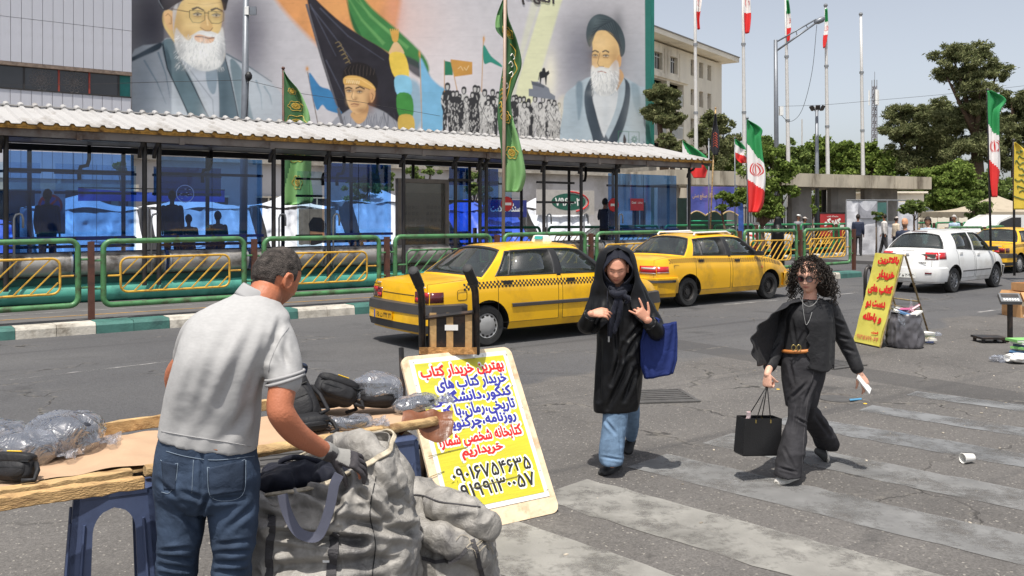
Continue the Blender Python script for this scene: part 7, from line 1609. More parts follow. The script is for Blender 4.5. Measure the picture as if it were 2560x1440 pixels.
def fabric(name,rgb,rough=.85,var=.08,weave=260,bump=.25,sheen=0,spec=.25,folds=0,fscale=9,mottled=0,vscale=7,stretch=None):
 m=mat(name,rgb,rough,0,var,vscale,0,40,spec,stretch=stretch);N,L=m.node_tree.nodes,m.node_tree.links;b=N['Principled BSDF'];b.inputs['Sheen Weight'].default_value=sheen
 tc=N.new('ShaderNodeTexCoord');n=N.new('ShaderNodeTexNoise');n.inputs['Scale'].default_value=weave;n.inputs['Detail'].default_value=2;L.new(tc.outputs['Object'],n.inputs['Vector'])
 n2=N.new('ShaderNodeTexNoise');n2.inputs['Scale'].default_value=fscale;n2.inputs['Detail'].default_value=3;n2.inputs['Distortion'].default_value=.6;L.new(tc.outputs['Object'],n2.inputs['Vector'])
 bp=N.new('ShaderNodeBump');bp.inputs['Strength'].default_value=bump;bp.inputs['Distance'].default_value=.002;L.new(n.outputs[0],bp.inputs['Height'])
 bp2=N.new('ShaderNodeBump');bp2.inputs['Strength'].default_value=folds;bp2.inputs['Distance'].default_value=.02;L.new(n2.outputs[0],bp2.inputs['Height']);L.new(bp.outputs[0],bp2.inputs['Normal']);L.new(bp2.outputs[0],b.inputs['Normal']);return m
M_polo=fabric('grey_marl_knit',lin((170,169,168)),.9,.05,420,.12,.0,.2,.22,7,vscale=60,stretch=(1,1,3));M_jean=fabric('dark_denim',lin((52,65,84)),.85,.34,420,.4,0,.25,.45,14,vscale=9)
M_jeanl=fabric('light_denim',lin((110,134,160)),.85,.3,380,.4,0,.25,.4,14,vscale=10);M_jeanb=fabric('black_denim',lin((50,49,52)),.8,.3,380,.4,0,.3,.4,14,vscale=8)
M_cloak=fabric('black_satin_cloth',(.0065,.0065,.0075),.46,.2,300,.1,.0,.26,.4,7);M_navy=fabric('navy_cloth',lin((19,22,36)),.75,.15,300,.2,.1,.3,.3,12)
M_jacket=fabric('black_textured_weave',(.014,.014,.016),.66,.3,45,1.0,.05,.35,.4,12);M_tee=fabric('black_tshirt',(.012,.012,.014),.8,.2,300,.2,0,.4,.35,12)
M_hairb=mat('dark_hair',(.020,.014,.010),.45,var=.5,vscale=40,bump=.9,bscale=160,spec=.35);M_hairm=mat('short_dark_hair',(.062,.052,.046),.8,var=.75,vscale=45,bump=1,bscale=220,spec=.3)
M_stitch=mat('pale_denim_stitch',lin((120,134,150)),.8);M_shoe=mat('black_shoe',(.022,.022,.022),.6,var=.3,vscale=20);M_sole=mat('pale_sole',lin((205,200,190)),.7,var=.1);M_leather=mat('black_leather',(.013,.013,.014),.32,var=.25,vscale=6,bump=.15,bscale=90)
M_glove=fabric('grey_glove_knit',lin((140,138,134)),.9,.15,220,.4);M_glovec=mat('dark_glove_coating',lin((62,58,60)),.55,var=.25,vscale=30,bump=.4,bscale=60)
# -- the vendor, seen from behind, leaning to the sacks
D0=3.12;MAN=empty('person',pt(515,1100,D0)*1,0,'man in grey polo shirt and blue jeans leaning over the sacks, seen from behind','person');MAN.location.z=0
hC=pt(690,694,3.28);b=MB();hf=Vector((.50,.74,-.46));hu=Vector((.30,.24,.92));Mh=head_geo(b,hC,hf,hu,1.0,1.1)
limb(b,[pt(640,775,3.2),pt(662,740,3.22),hC+Vector((-.035,-.02,-.05))],[.075,.062,.058],18)
b.rings(pxrings([(1150,450,600,3.13,.06),(1000,460,610,3.12,.07),(880,490,655,3.17,.085),(800,530,690,3.2,.085),(765,590,680,3.22,.07)],24))
limb(b,[pt(700,830,3.16),pt(704,905,3.10),pt(706,965,3.06),pt(700,1015,3.03),pt(708,1042,3.03),pt(740,1082,3.08),pt(785,1112,3.16),pt(822,1130,3.22)],[.040,.046,.048,.046,.046,.042,.034,.028],20)
limb(b,[pt(500,830,3.3),pt(470,890,3.42),pt(440,945,3.5),pt(470,1010,3.55),pt(560,1040,3.6)],[.04,.042,.045,.038,.028],16)
hand_geo(b,pt(828,1133,3.235),Vector((.86,.35,-.38)),Vector((-.1,-.5,.85)),[(.25,.5,.4)]*4,.98,False,(.4,.6,.3))
for x0,x1,x2,x3 in((465,450,440,432),(582,592,592,588)):
 limb(b,[pt(x0,1190,D0),pt(x1,1360,D0-.02),pt(x2,1520,D0),pt(x3,1790,D0+.02)],[.06,.045,.036,.032],16)
sk=skin_cols(Mh,1.0,(178,110,80),lips=(150,84,70),beard=((120,84,66),.35))
body=fuse('body',b,M_skin,MAN,.0055,2,cols=sk)
ms=lambda x,y,z:(z*1.0-y*.75-.02+.10*(abs(x)>.8)-.9*max(0,(-z-.42))*2)if not(abs(x)>.78 and-.35<z<.05 and y>-.32)else-1
hair_shell('hair',Mh,1.0,lambda x,y,z:.5 if((z>.42+.35*(y>.5)*y)or(y<-.02-.0 and z>-.52-.1*(y<-.7))or(y<.28 and z>.02))and not(abs(x)>.80 and z<-.02 and y>-.5)and not(y>.0 and z<.0)else-1,M_hairm,MAN,.004,.0012,90)
b=MB();b.rings(pxrings([(1106,402,642,D0,.128,0,-.17,.0),(1095,402,643,D0,.128,0,-.15),(1040,408,646,D0,.130,0,-.1),(960,424,655,3.1,.134),(890,446,680,3.1,.140),(835,462,712,3.13,.138),(795,482,722,3.16,.125),(768,520,705,3.18,.105),(746,568,690,3.20,.082),(728,598,676,3.22,.062)],48))
limb(b,[pt(672,822,3.16),pt(694,868,3.12),pt(705,915,3.09),pt(713,950,3.07)],[.074,.074,.068,.062],24);limb(b,[pt(520,818,3.2),pt(494,848,3.28),pt(474,890,3.36)],[.07,.072,.066],24)
cr=[((640,800),(548,1010),15,.007),((668,850),(590,1085),13,.008),((600,790),(500,960),16,.005),((668,930),(636,1095),11,.009),((560,880),(470,1060),16,.005),((700,800),(672,900),9,.010),((690,850),(738,935),8,.006),((500,850),(462,1000),14,.005),((655,985),(560,1098),12,.006),((712,850),(716,930),7,.005)]
shirt=fuse('polo_shirt',b,M_polo,MAN,.006,4,lambda P,N_:.003*fbm(P*np.array([1,1,.45]),13,3)+.0022*np.sin((P[:,0]*.86-(P[:,2]-1.3)*.42)*62+3.4*vnoise(P,4,6))*sm(1.58,1.36,P[:,2])+.0012*fbm(P,34,2,5),creases=cr)
T=bvh([shirt]);M_rib=fabric('knit_rib',lin((160,159,159)),.9,.06,400,.3)
seam(T,[(404,1078),(470,1090),(560,1104),(641,1118)],.0018,M_rib,'hem_seam',MAN);seam(T,[(722,818),(700,850),(676,905),(672,930)],.0012,M_rib,'sleeve_seam',MAN)
b=MB();b.tube([pt(713,952,3.07)+Vector((.0,0,.004))+(Vector((.0635*math.cos(a),.062*math.sin(a),.018*math.cos(a))))for a in np.linspace(0,6.283,28)[:-1]],.006,8,closed=True);b.tube([pt(712,938,3.075)+(Vector((.0655*math.cos(a),.063*math.sin(a),.016*math.cos(a))))for a in np.linspace(0,6.283,28)[:-1]],.0055,8,closed=True);wobj(b,'cuff',M_rib,MAN,True)
b=MB();cc_=pt(640,742,3.21);tilt=Matrix.Rotation(rad(26),3,'Y')@Matrix.Rotation(rad(-10),3,'X')
for dz,rr,ph in((0,1,.0),(.022,.93,.0)):pass
def colf(a,t):q=2*math.pi*a;r=1.0-.12*t;return cc_+tilt@Vector((.074*r*math.cos(q),.076*r*math.sin(q)+.01*t,-.020+.048*math.sin(t*1.4)))
o=wobj(MB().grid(colf,40,6),'collar',M_rib,MAN,True);md=o.modifiers.new('s','SOLIDIFY');md.thickness=.004
b=MB();b.rings(pxrings([(1092,408,636,D0,.122,0,-.14),(1130,396,640,D0,.128,0,-.08),(1180,388,647,D0,.138),(1225,389,646,D0,.135),(1262,394,642,D0,.11)],44))
for L_ in([(1215,390,524,3.12,.10),(1290,396,512,3.10,.088),(1360,400,500,3.09,.078),(1440,398,484,3.10,.070),(1560,400,476,3.12,.066),(1700,402,472,3.13,.062),(1800,400,476,3.14,.07)],[(1215,510,646,3.12,.10),(1290,524,643,3.10,.088),(1360,534,636,3.09,.078),(1440,536,624,3.10,.070),(1560,546,624,3.12,.066),(1700,548,620,3.13,.062),(1800,548,624,3.14,.07)]):b.rings(pxrings(L_,32))
cr=[((520,1240),(500,1290),6,.01),((400,1390),(500,1400),5,.007),((402,1412),(490,1424),5,.007),((404,1375),(480,1370),5,.006),((405,1434),(480,1440),5,.007),((540,1382),(636,1376),5,.007),((536,1408),(620,1402),5,.007),((540,1430),(624,1426),5,.007),((545,1360),(630,1350),5,.005),((452,1230),(520,1250),7,.006),((530,1250),(610,1245),7,.006),((430,1260),(500,1330),8,.005),((640,1260),(560,1330),8,.005),((505,1130),(505,1235),5,.008),((395,1200),(440,1240),7,.005)]
jeans=fuse('jeans',b,M_jean,MAN,.006,3,lambda P,N_:.004*fbm(P*np.array([1,1,1.6]),16,3)+.009*sm(.85,.5,P[:,2])*ridged(P*np.array([.45,.45,1.3])+.02*np.c_[P[:,2],P[:,0],P[:,0]*4],13,3)+.0015*fbm(P,40,2),creases=[(a,b,w,m_*1.5)for a,b,w,m_ in cr])
T=bvh([jeans])
for P in([(416,1128),(470,1142),(540,1150),(636,1140)],[(484,1150),(482,1190),(480,1232)],[(402,1150),(418,1162),(445,1158)],[(445,1158),(440,1200),(424,1232),(404,1230)],[(518,1168),(560,1174),(612,1148)],[(518,1168),(526,1240),(575,1252),(610,1228),(614,1150)],[(528,1440),(560,1330),(590,1260)][:2]):
 if len(P)>2:seam(T,P,.0013,M_stitch,'stitching',MAN,lift=.0012)
patch(T,[(519,1170),(612,1150),(609,1228),(526,1240)],fabric('pocket_denim',lin((46,57,74)),.85,.3,420,.4,0,.25,.4,18),'back_pocket',MAN,.0022);patch(T,[(405,1152),(443,1160),(438,1226),(410,1224)],MATS['pocket_denim'],'back_pocket',MAN,.0022)
patch(T,[(530,1112),(560,1116),(560,1128),(530,1124)],mat('leather_tab',lin((165,100,50)),.6),'leather_tab',MAN,.002)
for x in(436,588):
 b=MB();c=pt(x,1800,D0+.02);c.z=0
 b.rings([ring((c.x,c.y+yy,zz),rx_,.06,20,2.5)for zz,rx_,yy in((.0,.05,.04),(.03,.052,.04),(.06,.048,.03),(.10,.04,-.01))]);wobj(b,'shoe',M_shoe,MAN,True)
b=MB();limb(b,[pt(812,1126,3.205),pt(826,1133,3.23)],[.034,.033],16);hand_geo(b,pt(828,1133,3.235),Vector((.86,.35,-.38)),Vector((-.1,-.5,.85)),[(.25,.5,.4)]*4,1.14,False,(.4,.6,.3))
g_=fuse('glove',b,[M_glove,M_glovec],MAN,.0035,2,lambda P,N_:.0012*fbm(P,70,2));P=getco(g_.data);w0=pt(828,1133,3.235);fd=np.array(Vector((.86,.35,-.38)).normalized());tt=(P-np.array(w0))@fd;nz=getno(g_.data)[:,2]
g_.data.polygons.foreach_set('material_index',[1 if np.mean([tt[i]for i in p.vertices])>.07-.10*(np.mean([nz[i]for i in p.vertices])<.1)else 0 for p in g_.data.polygons])
# -- woman in the black cloak
D1=6.32;W1=empty('person',gnd(1545,1170),0,'woman in a black cloak, navy scarf and light jeans looking at her hands','person');sc1=F/D1
hC=pt(1541,671,D1-.075);b=MB();Mh=head_geo(b,hC,Vector((-.12,-.93,-.36)),Vector((-.02,-.30,.94)),.98,.9,.8)
limb(b,[pt(1546,760,D1+.02),pt(1543,705,D1+.02)],[.055,.05],14)
b.rings(pxrings([(960,1500,1600,D1,.08),(880,1510,1600,D1,.08),(800,1505,1600,D1,.09),(760,1515,1592,D1,.08)],20))
wl=pt(1478,785,D1-.24);wr_=pt(1618,800,D1-.26)
limb(b,[pt(1492,750,D1),pt(1470,815,D1-.06),pt(1463,800,D1-.18),wl],[.045,.042,.034,.026],14);limb(b,[pt(1605,750,D1),pt(1635,825,D1-.08),pt(1634,815,D1-.2),wr_],[.045,.042,.034,.027],14)
hand_geo(b,wl,Vector((.92,-.12,.12)),Vector((.1,-.75,.62)),[(.35,.75,.5),(.25,.5,.4),(.3,.6,.4),(.4,.6,.5)],.95,True,(.55,.3,.3),.08)
hand_geo(b,wr_,Vector((-.62,-.12,.72)),Vector((.1,-.93,.2)),[(.9,1.3,.6),(.9,1.2,.6),(.02,.1,.05),(.1,.1,.1)][::-1]if False else[(.05,.1,.1),(1.0,1.1,.6),(.7,.9,.5),(.05,.12,.1)],.98,False,(.9,.0,.1),.26)
limb(b,[pt(1535,960,D1),pt(1538,1060,D1-.06),pt(1530,1160,D1-.09)],[.05,.034,.028],14);limb(b,[pt(1570,960,D1),pt(1580,1040,D1+.22),pt(1577,1088,D1+.40)],[.05,.034,.028],14)
fuse('body',b,M_skin,W1,.0048,2,cols=skin_cols(Mh,.98,(206,148,122),lips=(186,100,96),brow=(96,70,58),closed=True,blush=.2))
b=MB();b.rings(pxrings([(975,1505,1575,D1-.02,.09),(1040,1508,1570,D1-.05,.085),(1100,1501,1562,D1-.07,.085),(1145,1498,1558,D1-.085,.088),(1158,1502,1554,D1-.09,.08)],28));b.rings(pxrings([(980,1550,1600,D1+.08,.08),(1040,1562,1598,D1+.22,.09),(1075,1563,1595,D1+.36,.09),(1098,1564,1588,D1+.44,.08)],24))
fuse('jeans',b,M_jeanl,W1,.006,2,lambda P,N_:.005*fbm(P*np.array([1,1,.8]),14,3)+.006*ridged(P*np.array([.6,.6,1.8]),9,4)*sm(.35,.0,P[:,2]),creases=[((1512,1050),(1540,1085),4,.008),((1505,1142),(1555,1150),3,.008),((1548,1060),(1552,1130),3,.006)])
T=None
def shoe(parent,heel,toe,w,m,sole=None,h=.085,up=(0,0,1)):
 h0,t0=Vector(heel),Vector(toe);d=(t0-h0);L=d.length;d.normalize();u=Vector(up);u=(u-d*u.dot(d)).normalized();s=d.cross(u);R=[];S_=[]
 for q,ww,hh in((0,.55,.75),(.08,.78,.95),(.25,.82,1.0),(.45,.86,.78),(.65,1.0,.55),(.85,.92,.42),(.96,.62,.30),(1.0,.3,.18)):
  c=h0+d*L*q;R.append([c+s*(ww*w/2*math.cos(a))+u*(.012+max(0,math.sin(a))*hh*h)for a in np.linspace(0,2*math.pi,19)[:-1]]);S_.append([c+s*(ww*w*.54*math.cos(a))+u*(.011+.013*math.sin(a))for a in np.linspace(0,2*math.pi,13)[:-1]])
 o=wobj(MB().rings(R),'shoe',m,parent,True);wobj(MB().rings(S_),'sole',sole or m,parent,True)
 return o
shoe(W1,gnd(1546,1166),gnd(1504,1190),.10,M_shoe,M_black);shoe(W1,pt(1583,1092,D1+.46),pt(1566,1132,D1+.36),.09,M_shoe,M_black,up=(.2,1,.3))
b=MB();b.rings(pxrings([(1024,1486,1592,D1,.13,0,.04,0),(1000,1484,1598,D1,.135),(930,1488,1606,D1,.135),(860,1493,1612,D1-.01,.125),(800,1490,1614,D1-.01,.13),(765,1490,1608,D1,.12),(742,1505,1596,D1,.10),(722,1522,1575,D1+.01,.07)],44))
for P,r in(([pt(1500,755,D1),pt(1472,805,D1-.06),pt(1464,812,D1-.15),pt(1474,792,D1-.215)],[.065,.066,.056,.047]),([pt(1600,755,D1),pt(1636,812,D1-.06),pt(1640,830,D1-.16),pt(1626,812,D1-.235)],[.065,.068,.060,.050])):limb(b,P,r,20)
coat=fuse('long_coat',b,M_cloak,W1,.007,3,lambda P,N_:.007*fbm(P*np.array([1.4,1,.45]),9,3)+.008*ridged(P*np.array([1.3,1,.35]),6,2)*sm(1.2,.5,P[:,2]),creases=[((1560,860),(1530,960),6,.02),((1600,830),(1560,900),6,.018),((1575,900),(1520,1020),7,.022),((1500,850),(1498,1000),6,.02),((1610,800),(1570,850),5,.02),((1540,820),(1545,900),5,.014),((1590,920),(1560,1000),6,.018)])
for c0,r in((pt(1475,789,D1-.222),.043),(pt(1624,809,D1-.242),.045)):
 ax=(wl-pt(1463,800,D1-.18)).normalized()if r<.044 else(wr_-pt(1634,815,D1-.2)).normalized();q=ax.to_track_quat('Z','Y').to_matrix()
 wobj(MB().tube([c0+q@Vector((r*math.cos(a),r*math.sin(a),.004*math.sin(7*a)))for a in np.linspace(0,6.283,26)[:-1]],.009,7,closed=True),'gathered_cuff',M_cloak,W1,True)
cl_rows=[(615,8,1541,.03,-.02,.0),(619,24,1541,.08,-.03,.0),(626,36,1541,.112,-.04,.42),(634,42,1541,.126,-.04,.68),(648,47,1541,.135,-.04,.70),(672,52,1541,.140,-.03,.80),(698,57,1543,.140,-.02,.74),(718,66,1545,.145,-.01,.5),(742,74,1548,.150,.0,.30),(766,84,1550,.165,-.01,.30),(790,90,1552,.18,-.02,.40),(812,95,1552,.19,-.03,.62),(826,97,1552,.19,-.03,.8)]
CR=crom(cl_rows,5)
def cape(a,t):
 q=t*(len(CR)-1);i=min(len(CR)-2,int(q));r=CR[i]*(1-(q-i))+CR[i+1]*(q-i);py,hw,cx,ry,dD,gap=r;rx=hw/F*D1;th=-math.pi/2+gap+a*(2*math.pi-2*gap)
 low=max(0,(py-700)/120);fold=low*(.014*math.sin(th*9+py*.02)+.010*math.sin(th*17+1));c=pt(cx,py,D1+dD)
 edge=min(a,1-a);inn=.03*low*math.exp(-(edge/.05)**2)
 x,y=math.cos(th),math.sin(th);return c+Vector((x*(rx+fold-inn),y*(ry+fold),.006*math.sin(th*5)*low))
o=wobj(MB().grid(cape,150,60),'cloak',M_cloak,W1,True);md=o.modifiers.new('s','SOLIDIFY');md.thickness=.004
def scarf(a,t):
 py=626+t*100;q=math.sin(min(1,t*1.15)*math.pi*.93+.12);hw=14+31*q**.8 if t<.85 else 40;gap=.86*max(0,min(1,math.sin(max(0,(t-.17))/.72*math.pi)))**.6 if t<.89 else .02;ry=.060+.058*q*(1 if t>.3 else(.75+.25*t/.3)if t>.0 else 1)
 th=-math.pi/2+gap+a*(2*math.pi-2*gap);c=pt(1541+2*t,py,D1-.062+.03*t);x,y=math.cos(th),math.sin(th);return c+Vector((x*hw/F*D1,y*(ry+.012),.003*math.sin(th*9)))
o=wobj(MB().grid(scarf,110,50),'scarf',M_navy,W1,True);md=o.modifiers.new('s','SOLIDIFY');md.thickness=.005
b=MB()
for P,r in(([pt(1514,706,D1-.07),pt(1541,727,D1-.12),pt(1568,706,D1-.07)],[.015,.020,.015]),([pt(1512,718,D1-.07),pt(1541,738,D1-.12),pt(1570,718,D1-.07)],[.018,.023,.018]),([pt(1530,732,D1-.155),pt(1545,737,D1-.175),pt(1560,732,D1-.155)],[.02,.026,.02]),([pt(1545,738,D1-.17),pt(1538,765,D1-.17),pt(1528,800,D1-.165),pt(1524,840,D1-.15)],[.015,.019,.021,.014]),([pt(1545,738,D1-.17),pt(1552,765,D1-.17),pt(1545,800,D1-.165),pt(1536,832,D1-.16)],[.014,.018,.019,.012]),([pt(1552,736,D1-.17),pt(1572,748,D1-.17),pt(1566,756,D1-.165)],[.016,.02,.012])):limb(b,P,r,14)
fuse('scarf_knot',b,M_navy,W1,.0045,2,lambda P,N_:.004*ridged(P*np.array([2.2,1,.6]),26,1))
wobj(MB().tube([pt(1519,726,D1-.17),pt(1518,760,D1-.18),pt(1519,800,D1-.18),pt(1522,842,D1-.16)],.0035,5),'lanyard',M_navy,W1);wobj(MB().box(-.006,.006,-.003,.003,-.02,.02,M=Matrix.Translation(pt(1522,848,D1-.165))),'lanyard_tag',M_cap,W1)
BG=empty('shopping_bag',pt(1650,880,D1-.12),0,'navy blue cloth shopping bag hanging from the arm of the woman in black','bag');O=BG.location
M_bagb=fabric('blue_cotton',lin((32,46,100)),.8,.14,260,.3,0,.25,.8,9)
def bag(a,t):
 xl,xr=(1604+12*t*0,1692)if False else(np.interp(t,[0,.3,1],[1611,1602,1604]),np.interp(t,[0,.3,1],[1690,1692,1690]));py=np.interp(t,[0,1],[812,938]);th=2*math.pi*a;cx=(xl+xr)/2;hw=(xr-xl)/2/F*D1*(1-.32*max(0,t-.75)/.25*.6);x=math.cos(th);y=math.sin(th);x=math.copysign(abs(x)**.55,x);y=math.copysign(abs(y)**.8,y)
 w=.014*math.sin(th*4+t*3)*(1-t)+.007*math.sin(th*9+t*6);d=.055*(.35+.65*t)+w;off=(cx-1648)/F*D1;return Vector(pt(cx,py+20*(-x)*(1-t)*.4-12*x*t*.6,D1-.12))+Vector((x*hw,y*d,0))-O
bb=MB().grid(bag,60,24,wrap=True)
bb.add([bag(k/60,1)for k in range(60)],[tuple(range(60))]);o=bb.obj('bag_body',M_bagb,BG,True);md=o.modifiers.new('s','SOLIDIFY');md.thickness=.003
el=pt(1641,800,D1-.13)-O
for s,x0,x1 in((-1,1626,1648),(1,1628,1652)):MB().tube([pt(x0,818,D1-.12+s*.03)-O,pt(x0+12,795,D1-.12+s*.02)-O,el+Vector((0,s*.01,.01)),pt(x1-3,800,D1-.12+s*.02)-O,pt(x1,820,D1-.12+s*.03)-O],[.009,.008,.008,.008,.009],8).obj('handle',M_bagb,BG,True)
MB().tube([bag(k/60,.075)*1.0+Vector((0,0,0))for k in range(60)],.0025,5,closed=True).obj('hem_seam',mat('navy_thread',lin((28,40,100)),.7),BG)
# -- curly-haired woman in the textured jacket
D2=6.25;W2=empty('person',gnd(1985,1195),0,'curly-haired woman in sunglasses, open black jacket and flared black jeans walking','person')
hC=pt(2022,692,D2-.02);hf2=Vector((-.55,-.80,-.22));hu2=Vector((-.10,-.18,.97));b=MB();Mh=head_geo(b,hC,hf2,hu2,.97,.95,1.0)
limb(b,[pt(2024,775,D2+.02),pt(2026,728,D2+.02)],[.05,.046],14)
b.rings(pxrings([(960,1975,2035,D2,.07),(870,1975,2025,D2,.07),(800,1980,2040,D2,.075),(768,1985,2058,D2,.07),(748,2000,2052,D2,.06)],20))
wA,wB=pt(1918,936,D2-.12),pt(2150,934,D2-.02)
limb(b,[pt(1975,780,D2+.02),pt(1946,850,D2+.04),pt(1932,892,D2-.02),wA],[.045,.04,.034,.023],14);limb(b,[pt(2078,775,D2),pt(2105,850,D2+.04),pt(2130,900,D2+.02),wB],[.045,.04,.033,.023],14)
hand_geo(b,wA,Vector((-.02,-.05,-1)),Vector((-.7,-.7,0)),[(1.0,1.35,.9)]*4,.92,True,(.5,.9,.5),.02)
hand_geo(b,wB,Vector((.42,-.1,-.9)),Vector((.35,-.9,.1)),[(.2,.4,.3),(.3,.5,.3),(.35,.5,.4),(.4,.5,.4)],.95,False,(.4,.5,.2),.08)
limb(b,[pt(2008,900,D2),pt(1995,1040,D2-.10),pt(1970,1180,D2-.19)],[.05,.034,.028],14);limb(b,[pt(2010,900,D2),pt(2015,1025,D2+.11),pt(2068,1112,D2+.39)],[.05,.032,.028],14)
fuse('body',b,M_skin,W2,.0046,2,cols=skin_cols(Mh,.97,(222,172,148),lips=(176,78,78),brow=(40,28,24),blush=.25))
b=MB();b.rings(pxrings([(875,1955,2048,D2,.108),(930,1954,2062,D2,.12),(985,1960,2048,D2,.105),(1015,1966,2040,D2-.0,.085)],36))
b.rings(pxrings([(930,1966,2052,D2-.02,.10),(990,1974,2030,D2-.06,.086),(1050,1970,2014,D2-.10,.070),(1100,1954,2014,D2-.14,.08),(1150,1942,2006,D2-.17,.09),(1188,1937,1998,D2-.19,.10)],30));b.rings(pxrings([(930,1960,2030,D2+.03,.10),(985,1966,2020,D2+.06,.09),(1030,1990,2050,D2+.12,.075,.4),(1070,2020,2074,D2+.24,.08,.6),(1100,2042,2086,D2+.34,.09,.6),(1122,2054,2084,D2+.40,.08,.6)],30))
tr=fuse('flared_jeans',b,M_jeanb,W2,.006,3,lambda P,N_:.004*fbm(P,15,3)+.005*ridged(P*np.array([.6,.6,1.6]),10,4)*sm(.6,.1,P[:,2])+.004*ridged(P*np.array([1.2,1,.5]),12,8),creases=[((2015,960),(1975,1000),4,.012),((2000,1000),(1985,1080),4,.010),((2040,940),(2010,1010),4,.010),((1990,1045),(2015,1060),3,.010),((2040,1040),(2075,1090),4,.012),((1950,1170),(1990,1180),3,.012),((1960,1120),(1990,1180),4,.008),((1975,905),(1985,960),4,.008)])
T=bvh([tr]);seam(T,[(2040,905),(2022,985),(2012,1060),(2004,1180)],.0016,mat('grey_stitch',lin((82,80,82)),.8),'stitching',W2)
M_canv=mat('white_sneaker',lin((206,202,194)),.6,var=.12,vscale=15)
shoe(W2,gnd(1990,1196),gnd(1942,1212),.095,M_canv,M_sole,.075);shoe(W2,pt(2060,1122,D2+.42),pt(2074,1150,D2+.30),.092,mat('dark_sneaker',lin((60,60,58)),.6,var=.3),M_sole,.07,up=(-.5,1,.4))
b=MB();b.rings(pxrings([(892,1955,2050,D2,.112),(868,1957,2050,D2,.112),(830,1962,2054,D2,.110),(795,1964,2062,D2-.01,.118),(768,1972,2066,D2,.10),(752,1988,2058,D2+.01,.075)],36));fuse('tshirt',b,M_tee,W2,.006,3,lambda P,N_:.005*fbm(P*np.array([1,1,.6]),12,3),creases=[((1980,800),(1990,860),4,.008),((2010,830),(1985,880),4,.008)])
M_belt=mat('tan_belt',lin((190,120,60)),.5,var=.12);wobj(MB().tube([pt(1998,872,D2)+Vector((.124*math.cos(a),.118*math.sin(a),-.012*math.cos(a)*-1))+Vector((0,0,dz))for dz in(0,)for a in np.linspace(0,6.283,40)[:-1]],.013,8,closed=True),'belt',M_belt,W2,True)
bk=pt(1990,869,D2-.128);b=MB()
for dx in(-.018,.018):b.tube([bk+Vector((dx+.015*math.cos(a),-.004,.02*math.sin(a)))for a in np.linspace(0,6.283,14)[:-1]],.0035,6,closed=True)
wobj(b,'belt_buckle',mat('brass_buckle',lin((190,170,110)),.25,.9),W2,True)
b=MB()
def jac(a,t):
 th=-math.pi*.60+a*math.pi*1.96;py=np.interp(t,[0,.12,.35,.7,1],[748,762,800,860,918]);hw=np.interp(t,[0,.12,.35,.7,1],[30,58,62,60,60]);ry=np.interp(t,[0,.12,.35,.7,1],[.07,.11,.14,.145,.15]);cx=np.interp(t,[0,.35,1],[2024,2022,2022])
 x,y=math.cos(th),math.sin(th);fly=max(0,(a-.72)/.28);c=pt(cx,py,D2+.01);p=c+Vector((x*hw/F*D2,y*ry,0))
 lowf=math.sin(min(1,t*1.05)*math.pi*.62);p+=Vector((-.40*fly**1.2*lowf,-.12*fly*lowf,.07*fly*lowf));w=.006*math.sin(th*7+t*5)*t+.010*math.sin(th*5+1)*t
 sc_=.012*math.cos(t*32)*(math.exp(-((1-a)/.03)**2)-math.exp(-(a/.03)**2));p+=Vector((x*w+sc_,y*w,.010*math.cos(a*30)*(t>.97)));return p
o=wobj(MB().grid(jac,130,60),'jacket',M_jacket,W2,True);md=o.modifiers.new('s','SOLIDIFY');md.thickness=.006
b=MB()
limb(b,[pt(1984,775,D2+.01),pt(1954,835,D2+.05),pt(1934,888,D2+.0),pt(1924,915,D2-.06)],[.068,.062,.052,.046],22)
fuse('sleeve',b,M_jacket,W2,.006,2,lambda P,N_:.004*fbm(P,16,3),creases=[((1950,850),(1925,880),4,.01)])
b=MB();limb(b,[pt(2072,772,D2+.01),pt(2098,822,D2+.04),pt(2124,876,D2+.03),pt(2143,920,D2-.01)],[.070,.062,.054,.046],22)
fuse('sleeve',b,M_jacket,W2,.006,2,lambda P,N_:.004*fbm(P,16,3),creases=[((2086,800),(2110,812),4,.01),((2095,840),(2125,850),4,.010),((2108,868),(2136,880),4,.008)])
Mi=Mh;b=MB();le=MB()
for sx in(-1,1):
 P=[Mi@Vector((sx*(.031+.0225*math.copysign(abs(math.cos(a))**.8,math.cos(a))),.098-.010*abs(math.cos(a))*(1 if math.cos(a)>0 else .2),.010+.019*math.sin(a)))for a in np.linspace(0,6.283,24)[:-1]];b.tube(P,.0028,6,closed=True);le.add(P,[tuple(range(len(P)))])
 b.tube([Mi@Vector((sx*.053,.092,.016)),Mi@Vector((sx*.072,.06,.014)),Mi@Vector((sx*.078,.0,.01))],.003,6)
b.tube([Mi@Vector((-.010,.100,.014)),Mi@Vector((0,.103,.016)),Mi@Vector((.010,.100,.014))],.003,6)
wobj(b,'sunglasses_frame',M_black,W2,True);wobj(le,'sunglasses_lens',glassy('smoke_lens',(.22,.14,.17),.2,.03,.02),W2)
for lw_,P in((.0022,[(2006,745),(2008,775),(2012,800),(2016,812),(2024,800),(2030,780)]),(.002,[(1998,742),(2010,760),(2024,766),(2038,758),(2048,742)])):wobj(MB().tube([pt(x,y,D2-.135+.02*abs(x-2020)/30)for x,y in[tuple(q)for q in crom(P,4)]],lw_,5),'necklace',M_cap,W2)
b=MB()
for c,r,s_ in(((2034,672),.088,1),((2052,700),.085,1.1),((2062,722),.06,1)):ball(b,pt(*c,D2+.05),r,12,1,.9,s_)
fuse('hair',b,M_hairb,W2,.006,1,lambda P,N_:.010*fbm(P,40,3))
g=np.random.default_rng(5);b=MB();inv=frame3(hf2,hu2)
